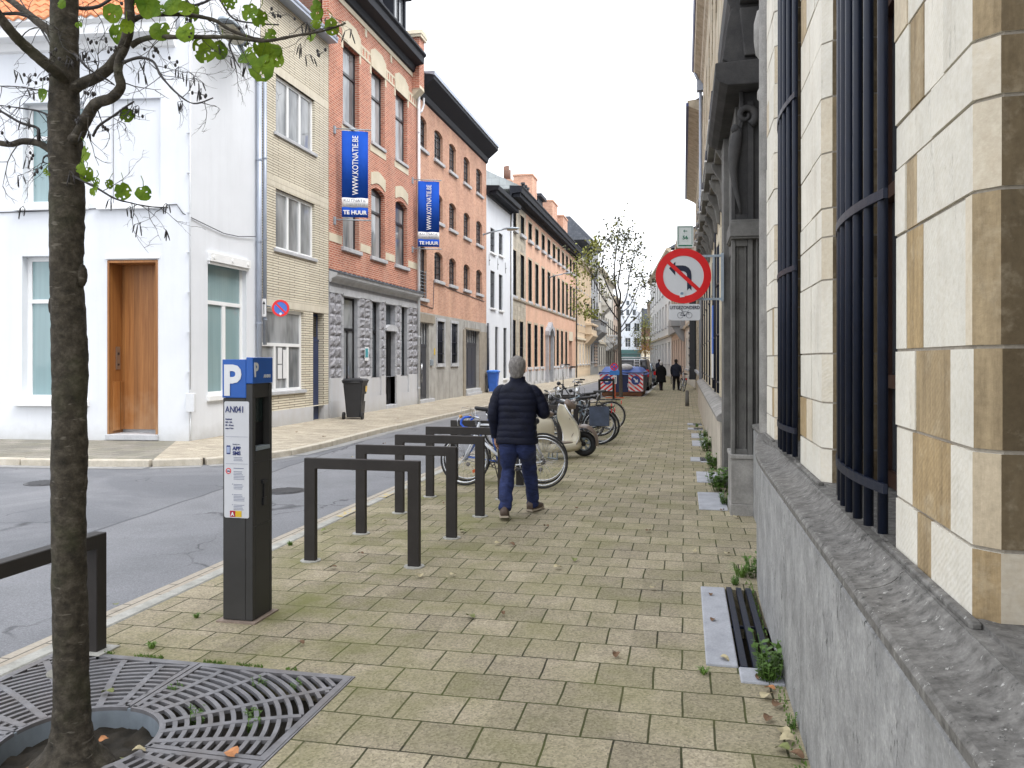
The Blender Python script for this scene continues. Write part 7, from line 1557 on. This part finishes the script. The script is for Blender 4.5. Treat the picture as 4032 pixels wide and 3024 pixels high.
def leafmesh(m, c, r_, nrm, upv, holes=.22, seed=0, cup=.15):
    rnd = random.Random(seed); n = Vector(nrm).normalized(); u = Vector(upv)-n*Vector(upv).dot(n); u.normalize(); s = u.cross(n); c = Vector(c); NS = 22; RR = [0, .28, .52, .76, 1.0]; idx = []
    base = []
    for i, f in enumerate(RR):
        for k in range(NS):
            a = 2*math.pi*k/NS; edge = 1+(.045*math.sin(k*math.pi) + .05*rnd.uniform(-1, 1) if i == 4 else 0); rr = r_*f*edge*(1-.10*math.cos(a*2)*.5)
            if i == 4 and abs(a-math.pi/2) < .2: rr *= .86
            base.append(c+s*math.cos(a)*rr+u*math.sin(a)*rr*.98+n*(cup*r_*(f*f)*math.cos(a*2+seed)+.02*r_*math.sin(a*7)))
    fs = []
    for i in range(4):
        for k in range(NS):
            if i > 0 and rnd.random() < holes*(.5+.3*i)*.6: continue
            fs.append((i*NS+k, i*NS+(k+1) % NS, (i+1)*NS+(k+1) % NS, (i+1)*NS+k))
    m.add(base, fs, 0, True)
def cut(z): return z
tr = thing('street_tree', 'slender dark-barked alder in an iron grate with a few green leaves and catkins, near left', 'tree', (-2.52, 2.83, -.2))
D0 = 3.25
def c1(x, y, d=0.): X, Y = (x/1.6385)/1.8228, (y/1.6385)/1.8228; return at(X, Y, D0+d)
m = MB(); pts = []; rad = []
for y, xc, dd in ((1690, 152, .20), (1652, 153, .17), (1630, 154, .125), (1600, 155, .092), (1560, 156, .078), (1500, 156, .072), (1400, 154, .070), (1250, 150, .069), (1100, 149, .070), (1000, 149, .070), (900, 150, .069), (800, 151, .071), (700, 148, .068), (600, 145, .066), (500, 144, .066), (400, 144, .067), (330, 143, .069), (260, 141, .066), (200, 140, .058), (100, 140, .056), (0, 139, .055), (-300, 138, .050), (-700, 140, .04)):
    pts.append(at(xc, y, D0)); rad.append(dd*.94)
pts2 = []; rad2 = []
for i in range(len(pts)-1):
    for k in range(9): t_ = k/9; pts2.append(pts[i].lerp(pts[i+1], t_)); rad2.append(rad[i]+(rad[i+1]-rad[i])*t_)
m.tube(pts2, rad2, 40)
for i, v in enumerate(m.v):
    p = Vector(v); c_ = Vector((-2.52, 2.83, p.z)); n_ = noise.noise(Vector((p.x*9, p.y*9, p.z*3)))*.009+noise.noise(p*26)*.006+noise.noise(p*70)*.003+abs(noise.noise(Vector((p.x*4, p.y*4, p.z*20))))*.003
    if p.z < .15: n_ += noise.noise(Vector((p.x*16, p.y*16, 0)))*.04*(.15-p.z)/.3
    d_ = Vector((p.x-c_.x, p.y-c_.y, 0)); m.v[i] = tuple(p+d_.normalized()*n_) if d_.length > 1e-4 else v
for (x, y, r_) in ((117, 660, .022), (177, 595, .022), (180, 1040, .018), (120, 840, .016)): m.ball(at(x, y, D0-.0), r_, 12, (1, 1, 2.2))
m.build('trunk', M['bark'], tr)
random.seed(17); leaves = MB(); cat = MB()
def catkins(p, n=3, s_=1.):
    for k in range(n):
        q_ = Vector(p)+Vector((random.uniform(-.02, .02), random.uniform(-.02, .02), -.01)); L = random.uniform(.03, .05)*s_; sl = Vector((random.uniform(-.35, .35), random.uniform(-.3, .3), -1)).normalized()
        cat.tube([Vector(p), q_, q_+sl*L*.2, q_+sl*L*.6, q_+sl*L], [.001, .0012, .0026, .0028, .0015], 5)
def cones(p, n=3):
    for k in range(n): q_ = Vector(p)+Vector((random.uniform(-.03, .03), random.uniform(-.02, .02), random.uniform(-.02, .015))); cat.tube([Vector(p), q_], .001, 4); cat.ball(q_, .0055, 8, (1, 1, 1.5))
def twig(m, p, d, L, r_, depth=0):
    P = [Vector(p)]; d = Vector(d).normalized(); n = 6
    for k in range(n): d = (d+Vector((random.uniform(-.35, .35), random.uniform(-.35, .35), random.uniform(-.3, .25)))).normalized(); P.append(P[-1]+d*L/n)
    m.tube(P, [r_*(1-.7*k/n) for k in range(n+1)], 5)
    if depth < 2:
        for k in range(2, n+1):
            if random.random() < .5: twig(m, P[k], (d+Vector((random.uniform(-1, 1), random.uniform(-.6, .6), random.uniform(-.8, .8)))), L*random.uniform(.3, .5), r_*.6, depth+1)
    if random.random() < (.02 if depth else .15): (catkins if random.random() < .5 else cones)(P[-1], random.randint(2, 3))
    return P
limbs = [ # crop coordinates, depth offsets, start/end thickness
    ([(430, 560, 0), (400, 500, -.05), (330, 440, -.1), (200, 330, -.15), (100, 235, -.2), (0, 110, -.25), (-120, -60, -.3)], .026, .016, 3),
    ([(380, 330, 0), (330, 215, .06), (230, 130, .1), (130, 50, .15), (40, -20, .2), (-80, -120, .2)], .020, .012, 2),
    ([(200, 110, .1), (130, 90, .1), (60, 88, .1), (-60, 97, .1)], .009, .006, 1),
    ([(440, 600, 0), (520, 545, -.03), (640, 490, -.08), (740, 400, -.12), (800, 300, -.15), (835, 160, -.18), (835, 0, -.2), (845, -260, -.2)], .024, .017, 4),
    ([(845, 300, -.15), (900, 262, -.15), (1000, 240, -.2), (1200, 240, -.25), (1480, 240, -.3), (1700, 265, -.32), (1900, 232, -.35), (2100, 195, -.4), (2230, 150, -.42)], .012, .003, 7),
    ([(840, 145, -.18), (900, 110, -.15), (1000, 95, -.1), (1200, 95, -.1), (1380, 130, -.1), (1480, 190, -.12), (1620, 242, -.14), (1740, 262, -.16)], .011, .005, 5),
    ([(440, 920, 0), (500, 880, -.06), (560, 760, -.12), (620, 670, -.16), (720, 632, -.2), (780, 560, -.22), (765, 480, -.22), (765, 400, -.2), (800, 310, -.18)], .025, .014, 2),
    ([(600, 880, -.12), (640, 812, -.14), (740, 742, -.2), (810, 690, -.22), (865, 655, -.24)], .006, .003, 3),
    ([(790, 405, -.2), (900, 372, -.2), (990, 400, -.22), (1040, 490, -.25), (1140, 600, -.27), (1250, 668, -.3), (1375, 632, -.32)], .007, .002, 5),
    ([(420, 1010, 0), (330, 970, .0), (250, 925, .02), (150, 912, .04), (60, 932, .05), (-80, 905, .05)], .016, .011, 2),
    ([(250, 925, .02), (250, 860, .0), (235, 822, 0), (130, 790, -.02), (0, 715, -.03), (-90, 690, -.03)], .008, .004, 3),
    ([(430, 1120, 0), (500, 1150, -.06), (620, 1210, -.1), (740, 1280, -.12), (850, 1310, -.14), (960, 1332, -.15), (1085, 1340, -.16)], .006, .002, 5),
    ([(1170, -60, 0), (1230, 30, 0), (1320, 15, 0), (1400, -20, 0), (1500, 115, 0), (1640, 150, 0), (1800, 160, 0)], .006, .003, 4),
    ([(330, 1000, .02), (290, 1010, .02), (280, 1045, .02), (330, 1058, .02)], .005, .002, 2),
    ([(470, 40, .03), (540, 55, .05), (640, 40, .05), (720, -10, .05)], .009, .006, 1),
    ([(1500, 240, -.3), (1480, 290, -.3), (1510, 370, -.3), (1550, 440, -.3)], .005, .002, 2),
    ([(470, 340, 0), (520, 390, -.1), (580, 450, -.1), (700, 520, -.1), (740, 550, -.12)], .006, .002, 3),
    ([(330, 300, .0), (260, 180, .1), (170, 60, .15), (120, -20, .2)], .004, .003, 2),
    ([(340, 760, 0), (260, 720, 0), (150, 700, 0), (0, 680, 0)], .005, .002, 3), ([(330, 590, 0), (240, 580, .1), (120, 560, .1), (0, 555, .1)], .004, .002, 3)]
for P, ra_, rb_, nt_ in limbs:
    Q = smooth([c1(x, y, d) for x, y, d in P]); n = len(Q); mb_ = MB(); mb_.tube(Q, [ra_+(rb_-ra_)*i/(n-1)+.0008*random.uniform(-1, 1) for i in range(n)], 10 if ra_ > .01 else 6)
    for k in range(nt_*2): i = random.randint(n//5, n-1); twig(mb_, Q[i], Vector((random.uniform(-1, 1), random.uniform(-.5, .5), random.uniform(-1, .8))), random.uniform(.10, .24), max(.0016, rb_*.35 if rb_ < .008 else .0028))
    mb_.build('branch', M['bark'] if ra_ > .01 else M['twig'], tr)
LV = [(730, 80, 52), (765, 215, 55), (945, 30, 62), (1005, 60, 45), (1110, 30, 62), (1030, 200, 52), (1198, 205, 52), (1245, 80, 42), (1200, 55, 40), (1320, 322, 66), (1420, 322, 46), (1590, 362, 54), (1690, 432, 70), (1745, 352, 62), (1690, 310, 45), (1610, 80, 45), (1672, 110, 48), (2040, 60, 48), (2140, 170, 40), (2040, 150, 30), (1480, 10, 42), (272, 615, 38), (817, 740, 38), (548, 996, 42), (522, 1080, 30), (560, 1122, 38), (620, 1180, 30), (604, 1236, 25), (706, 1188, 26), (790, 1235, 46), (925, 1245, 42), (400, 20, 28), (510, 160, 18), (865, 10, 30), (820, 170, 34), (1745, 230, 36), (1800, 400, 34), (300, 1110, 20), (2010, 240, 28)]
for i, (x, y, s_) in enumerate(LV):
    p = c1(x, y, random.uniform(-.35, -.05)); r_ = s_/1.6385/1.8228*3.1/1720*1.28; leafmesh(leaves, p, r_, Vector((random.uniform(-.5, .5), -1, random.uniform(-.5, .6))), Vector((random.uniform(-.5, .5), 0, 1)), .13 if i not in (0, 2, 4, 5) else .03, i)
    leaves.tube([p+Vector((0, 0, r_*.8)), p+Vector((random.uniform(-.01, .01), .01, r_*1.5)), p+Vector((random.uniform(-.02, .02), .0, r_*2.1))], .0015, 4)
leaves_ = leaves
for (x, y) in ((890, 700), (930, 400), (920, 470), (1180, 670), (1300, 590), (720, 1300), (840, 1350), (1070, 1330), (570, 860), (180, 780), (180, 590), (90, 470), (2000, 370), (1940, 300), (430, 380), (2110, 130), (2190, 160)): catkins(c1(x, y-20, -.15), 3, .95)
for (x, y) in ((980, 330), (1100, 400), (1280, 600), (300, 490), (180, 500), (1740, 80), (2080, 340), (230, 1100), (700, 300), (580, 620), (1190, 150)): cones(c1(x, y, -.15), 4)
b0 = len(leaves.v); leaves.v += cat.v; leaves.f += [[i+b0 for i in f] for f in cat.f]; leaves.m += [1]*len(cat.f); leaves.s += cat.s; leaves.a += cat.a
leaves.build('foliage', [M['leaf'], M['twig']], tr, normals=False)

def smalltree(nm, lab, base, limbs_, leafspots, trunk_r, conv, lcols, sub, spread=.35, nleaf=40):
    t = thing(nm, lab, 'tree', tuple(base), group=None); m = MB(); tk = limbs_[0]; Q = smooth([conv(*p) for p in tk[0]], 4); n = len(Q); m.tube([Vector(base)]+Q, [trunk_r*1.15]+[trunk_r+(tk[1]-trunk_r)*i/(n-1) for i in range(n)], 10); m.build('trunk', plain('pale_bark', (.10, .09, .075), .8, .3, 14.), t)
    m = MB(); ends = []
    def tw(p, d, L, r_, dep):
        P = [Vector(p)]; d = Vector(d).normalized()
        for k in range(5): d = (d+Vector((random.uniform(-.3, .3), random.uniform(-.3, .3), random.uniform(-.15, .3)))).normalized(); P.append(P[-1]+d*L/5)
        m.tube(P, [r_*(1-.15*k) for k in range(6)], 4)
        ends.append(P[-1]); ends.append(P[3])
        if dep < sub:
            for k in range(1, 6):
                if random.random() < .7: tw(P[k], d+Vector((random.uniform(-1, 1), random.uniform(-1, 1), random.uniform(-.4, .7))), L*.5, r_*.6, dep+1)
    for P, ra_, rb_ in limbs_[1:]:
        Q = smooth([conv(*p) for p in P], 4); n = len(Q); m.tube(Q, [ra_+(rb_-ra_)*i/(n-1) for i in range(n)], 6)
        for k in range(n//3): i = random.randint(n//4, n-1); tw(Q[i], (Q[i]-Q[max(0, i-2)]).normalized()+Vector((random.uniform(-.7, .7), random.uniform(-.7, .7), random.uniform(-.1, .6))), random.uniform(.5, 1.0), .012, 0)
    m.build('limbs', M['twig'], t)
    for ci, (mt, spots, cnt) in enumerate(leafspots):
        m = MB()
        for k in range(cnt):
            if spots: s_ = random.choice(spots); c_ = conv(s_[0]+random.gauss(0, s_[2]), s_[1]+random.gauss(0, s_[3]), random.uniform(-1, 1))
            else: c_ = random.choice(ends)+Vector((random.gauss(0, .10), random.gauss(0, .10), random.gauss(0, .10)))
            r_ = random.uniform(.035, .065); a = Vector((random.uniform(-1, 1), random.uniform(-1, 1), random.uniform(-1, 1))).normalized(); b = a.orthogonal().normalized(); c2 = a.cross(b)
            m.add([c_+b*r_, c_+b*r_*.4+c2*r_*.8, c_-b*r_*.6+c2*r_*.7+a*r_*.2, c_-b*r_, c_-b*r_*.5-c2*r_*.8, c_+b*r_*.5-c2*r_*.75+a*r_*.15], [(0, 1, 2, 3, 4, 5)])
        m.build('foliage', mt, t, normals=False)
    return t
lg = plain('leaf_yellowgreen', (.24, .26, .055), .6, .35, 3.); ld = plain('leaf_dull', (.09, .10, .055), .6, .35, 3.); la = plain('leaf_autumn', (.42, .25, .05), .6, .3, 3.)
def c5(x, y, d=0.): X, Y = (2250+x/2.0733)/1.8228, (850+y/2.0733)/1.8228; return at(X, Y, 34.6+d)
L2 = [([(405, 1480, 0), (400, 1300, 0), (392, 1100, 0), (390, 900, 0), (388, 740, 0)], .075),
      ([(388, 740, 0), (370, 640, .3), (355, 540, .4), (350, 420, .5), (365, 300, .5), (380, 170, .6), (395, 110, .6)], .05, .012), ([(390, 740, 0), (400, 640, -.3), (380, 560, -.4), (400, 420, -.5), (430, 260, -.5), (455, 150, -.4)], .045, .012),
      ([(388, 760, 0), (330, 650, -.4), (280, 540, -.6), (250, 430, -.8), (260, 300, -.9), (300, 180, -.9)], .035, .010), ([(390, 770, 0), (440, 690, .4), (460, 600, .7), (480, 450, .8), (520, 330, .9), (560, 240, .9)], .035, .010),
      ([(390, 860, 0), (330, 780, -.5), (240, 640, -.8), (180, 520, -1.), (120, 400, -1.1), (60, 330, -1.2)], .030, .008), ([(392, 970, 0), (320, 920, .5), (250, 860, .8), (150, 820, 1.), (60, 700, 1.1)], .026, .008),
      ([(392, 930, 0), (440, 860, -.4), (500, 760, -.7), (540, 640, -.9), (600, 540, -1.)], .026, .008), ([(392, 960, 0), (450, 900, .5), (540, 820, .8), (600, 720, 1.), (650, 620, 1.)], .024, .008), ([(390, 800, 0), (470, 740, .2), (520, 640, .2), (560, 520, .3), (590, 400, .3)], .026, .008)]
random.seed(31)
smalltree('street_tree', 'bare slim tree with sparse green leaves standing in front of the blue skip', at(1341, 859, 34.6).to_tuple()[:2]+(0,), L2, [(ld, None, 520), (lg, None, 300), (lg, [(40, 480, 45, 70), (110, 350, 60, 50), (180, 420, 40, 80), (200, 240, 30, 40), (70, 700, 50, 60), (150, 800, 50, 25)], 760), (ld, [(330, 200, 60, 50), (430, 170, 60, 40), (500, 280, 70, 70), (400, 380, 100, 70), (590, 560, 40, 60)], 420)], .085, c5, None, 1)
def c6(x, y, d=0.): X, Y = (2250+x/2.0733)/1.8228, (850+y/2.0733)/1.8228; return at(X, Y, 78+d)
L3 = [([(602, 1170, 0), (600, 1080, 0), (598, 980, 0), (600, 860, 0)], .06)] + [([(600, y, 0), (600+s_*25, y-40, s_*.5), (600+s_*50, y-90, s_)], .03, .01) for y, s_ in ((1080, 1), (1060, -1), (1020, 1), (1000, -1.2), (960, 1), (940, -1), (900, 1))]
smalltree('street_tree', 'small leafy yellow-green tree in front of the brown block at the street end', at(1400.7, 799, 78).to_tuple()[:2]+(0,), L3, [(lg, [(600, 880, 28, 45), (590, 1000, 40, 40)], 900), (la, [(600, 1090, 32, 25)], 380), (ld, [(540, 1040, 25, 30), (520, 960, 18, 30)], 260)], .08, c6, None, 1)
def c7(x, y, d=0.): X, Y = (2250+x/2.0733)/1.8228, (850+y/2.0733)/1.8228; return at(X, Y, 84+d)
L4 = [([(345, 1180, 0), (345, 1100, 0), (343, 1040, 0)], .05)] + [([(344, y, 0), (344+s_*25, y-30, s_*.4), (344+s_*60, y-60, s_*.8)], .025, .008) for y, s_ in ((1130, 1), (1110, -1), (1080, 1), (1060, -1), (1050, .4))]
smalltree('street_tree', 'leafless little tree by the far left house fronts behind the skip', tuple(at(1325.6, 812, 84))[:2]+(0,), [([(345, 1190, 0), (345, 1100, 0), (343, 1040, 0)], .05)] + L4[1:], [(la, None, 60)], .06, c7, None, 2)

# ================================================================ fallen leaves, weeds
dry = [plain('dry_leaf_tan', (.42, .36, .22), .8, .25, 20.), plain('dry_leaf_brown', (.15, .085, .045), .8, .3, 20.), plain('leaf_fallen_green', (.17, .19, .06), .7, .3, 20.), plain('dry_leaf_orange', (.50, .22, .09), .8, .25, 20.)]
protos = []
for k in range(4):
    m = MB(); leafmesh(m, (0, 0, 0), .045, (0, 0, 1), (0, 1, 0), .05, k+40, .26); o = m.build('fallen_leaf', dry[k], normals=False); tag(o, ('curled pale dry leaf lying on the pavement', 'crumpled dark brown leaf lying on the pavement', 'fallen dull green leaf lying on the ground', 'fallen orange-brown leaf lying on the ground')[k], 'leaf', ('pale fallen leaves', 'brown fallen leaves', 'green fallen leaves', 'orange fallen leaves')[k]); protos.append([o, False])
random.seed(77)
def gpt(x, y): D = EYE*1720/(y-777); p = at(x, y, D); return p.x, p.y
spots = [(908, 1248, 0), (978, 1246, 0), (1205, 1230, 0), (880, 1085, 0), (912, 1080, 2), (1075, 1178, 0), (1017, 1337, 2), (650, 1395, 1), (1105, 1180, 1), (1000, 1150, 2), (830, 1130, 0), (1180, 1140, 1), (1240, 1213, 2), (960, 1090, 1), (1245, 1100, 1), (1500, 1195, 0), (1535, 1290, 1), (1570, 1200, 0), (1330, 1420, 1), (250, 1312, 2), (700, 1150, 2), (1663, 1495, 3), (1640, 1470, 1), (1655, 1510, 0), (1680, 1530, 1), (1660, 1560, 1), (1690, 1588, 0), (1700, 1605, 0), (1690, 1625, 2), (1720, 1640, 1), (1540, 1345, 1), (1565, 1430, 0), (233, 1502, 2), (500, 1636, 3), (270, 1600, 2), (235, 1615, 2), (225, 1560, 3), (300, 1630, 0), (95, 1630, 2), (60, 1625, 1), (1120, 1030, 1), (1400, 1150, 1), (780, 1200, 1), (1560, 1105, 1), (1590, 1120, 0), (1410, 1275, 0), (1085, 1330, 1), (720, 1230, 1), (1010, 880, 1), (860, 905, 1), (640, 935, 1), (700, 945, 1), (760, 990, 0), (830, 960, 1)]
for x, y, k in spots:
    gx, gy = gpt(x, y); inpit = (gx-GC[0])**2+(gy-GC[1])**2 < .34**2; z = .014
    if inpit: z = -.085
    elif abs(gx-GC[0]) < .88 and abs(gy-GC[1]) < .88: z = .012
    o, used = protos[k]; 
    if used: o = copy_tree(o)
    LM = [(-2.57, 2.98, 'the tree grate'), (-2.74, 4.65, 'the parking machine'), (-2.55, 6.04, 'the nearest bicycle rack'), (-2.55, 7.6, 'the second and third racks'), (-1.7, 8.12, 'the walking man'), (.35, 5.1, 'the near cellar light well'), (.4, 3.7, 'the near grey plinth'), (-1., 4.5, 'the middle of the near pavement'), (.4, 9.2, 'the portal pedestal'), (-1., 6.5, 'the centre of the pavement'), (-1.7, 13, 'the cream scooter'), (-8.5, 16, 'the white corner house'), (-8.5, 22, 'the red brick house')]
    lm = min(LM, key=lambda q_: (q_[0]-gx)**2+(q_[1]-gy)**2)[2]; o['label'] = ('curled pale dry leaf', 'crumpled dark brown leaf', 'fallen dull green leaf', 'fallen orange-brown leaf')[k]+(' in the soil of the tree pit' if inpit else ' on the ground by '+lm); o['group'] = 'fallen leaves: '+o['label']
    protos[k][1] = True; o.location = (gx, gy, z+.012); o.rotation_euler = (random.uniform(-.2, .2), random.uniform(-.2, .2), random.uniform(0, 6.3)); s_ = random.uniform(.5, .8); o.scale = (s_, s_*random.uniform(.6, 1), s_)
green = plain('weed_green', (.075, .15, .02), .6, .3, 15.); green2 = plain('grass_green', (.11, .20, .03), .6, .3, 15.)
def weed(x, y, h, n, kind, label, group=None, z=.0):
    m = MB()
    for k in range(n):
        a = random.uniform(0, 6.28); r0 = random.uniform(0, h*.35); p = Vector((x+math.cos(a)*r0, y+math.sin(a)*r0, z)); d = Vector((math.cos(a), math.sin(a), 0)); L = h*random.uniform(.5, 1.1)
        if kind == 'grass':
            s_ = Vector((-d.y, d.x, 0))*.003; q1 = p+d*L*.25+Vector((0, 0, L*.7)); q2 = p+d*L*.8+Vector((0, 0, L*.75*random.uniform(.5, 1.1))); m.add([p-s_, p+s_, q1+s_, q2, q1-s_], [(0, 1, 2, 4), (4, 2, 3)])
        else:
            tip = p+d*L*.3+Vector((0, 0, L)); m.tube([p, p+(tip-p)*.5+d*.01, tip], .0018, 4)
            for j in range(5): q_ = p.lerp(tip, .25+.17*j); dd = Vector((random.uniform(-1, 1), random.uniform(-1, 1), .25)).normalized(); ss = dd.cross(Vector((0, 0, 1))).normalized()*h*.09; l_ = h*random.uniform(.18, .32); m.add([q_, q_+dd*l_*.5+ss, q_+dd*l_, q_+dd*l_*.5-ss], [(0, 1, 2, 3)])
    return tag(m.build('weed', green2 if kind == 'grass' else green, normals=False), label, 'plant', group)
random.seed(8)
weed(.42, 6.28, .13, 60, 'grass', 'arching tuft of long grass at the wall foot above the near light well')
weed(.36, 6.05, .06, 26, 'leaf', 'low green weeds on the far edge of the near light well')
weed(.47, 4.35, .20, 26, 'leaf', 'leafy flowering weed growing at the near end of the light well against the grey plinth')
weed(.43, 4.25, .12, 30, 'leaf', 'dense low weeds beside the orange leaf below the near light well')
weed(.47, 3.75, .06, 12, 'leaf', 'tiny bright green sprout at the foot of the near grey plinth')
weed(.44, 3.30, .05, 12, 'leaf', 'small flat green weed nearest to the viewer at the wall foot')
weed(.53, 6.3, .16, 20, 'leaf', 'upright green weed touching the end of the curved grey plinth')
weed(.46, 9.35, .14, 36, 'leaf', 'green weeds at the foot of the portal pedestal')
weed(.44, 10.3, .28, 50, 'leaf', 'tall bright green weeds between the first two blue stone slabs')
weed(.44, 12.4, .25, 40, 'leaf', 'bright green weeds between the second slab and the distant grating')
weed(.40, 14.8, .25, 44, 'leaf', 'green weeds behind the nearest small cellar grating')
weed(.40, 17.0, .2, 30, 'leaf', 'green weeds beside the farthest blue stone slab')
weed(.30, 20.1, .12, 40, 'grass', 'low grassy weeds between the two farthest cellar gratings')
weed(-2.98, 4.02, .05, 40, 'grass', 'small clump of grass beside the guard rail post')
weed(-3.05, 4.55, .04, 26, 'grass', 'tiny clump of grass in a joint left of the parking machine')
weed(-3.42, 6.5, .05, 40, 'grass', 'low grass along the kerb behind the parking machine')
weed(.10, 4.3, .05, 30, 'grass', 'moss and short grass at the lower corner of the stone slab of the light well')
for i, (x, y) in enumerate(((560, 1475), (430, 1530), (545, 1560), (545, 1540), (425, 1548), (640, 1478), (378, 1484))):
    gx, gy = gpt(x, y); weed(gx, gy, .07, 14, 'leaf', 'little green weed growing up through the slots of the tree grate', 'weeds in the tree grate', -.05)
m = MB()
for k in range(700):
    x = random.uniform(-3.3, -1.7); y = 3.885+abs(random.gauss(0, .012)); h = random.uniform(.006, .022)
    if noise.noise(Vector((x*5, 2, 0))) < .05: continue
    m.add([(x-.004, y, 0), (x+.004, y, 0), (x+random.uniform(-.01, .01), y-.005, h)], [(0, 1, 2)])
for k in range(300):
    y = random.uniform(2.1, 6.2); x = .485-abs(random.gauss(0, .02)); h = random.uniform(.008, .025); m.add([(x-.004, y, 0), (x+.004, y, 0), (x, y+random.uniform(-.01, .01), h)], [(0, 1, 2)])
tag(m.build('moss', green2, normals=False), 'thin line of moss and grass along the grate edge and the wall foot', 'moss', kind='stuff')
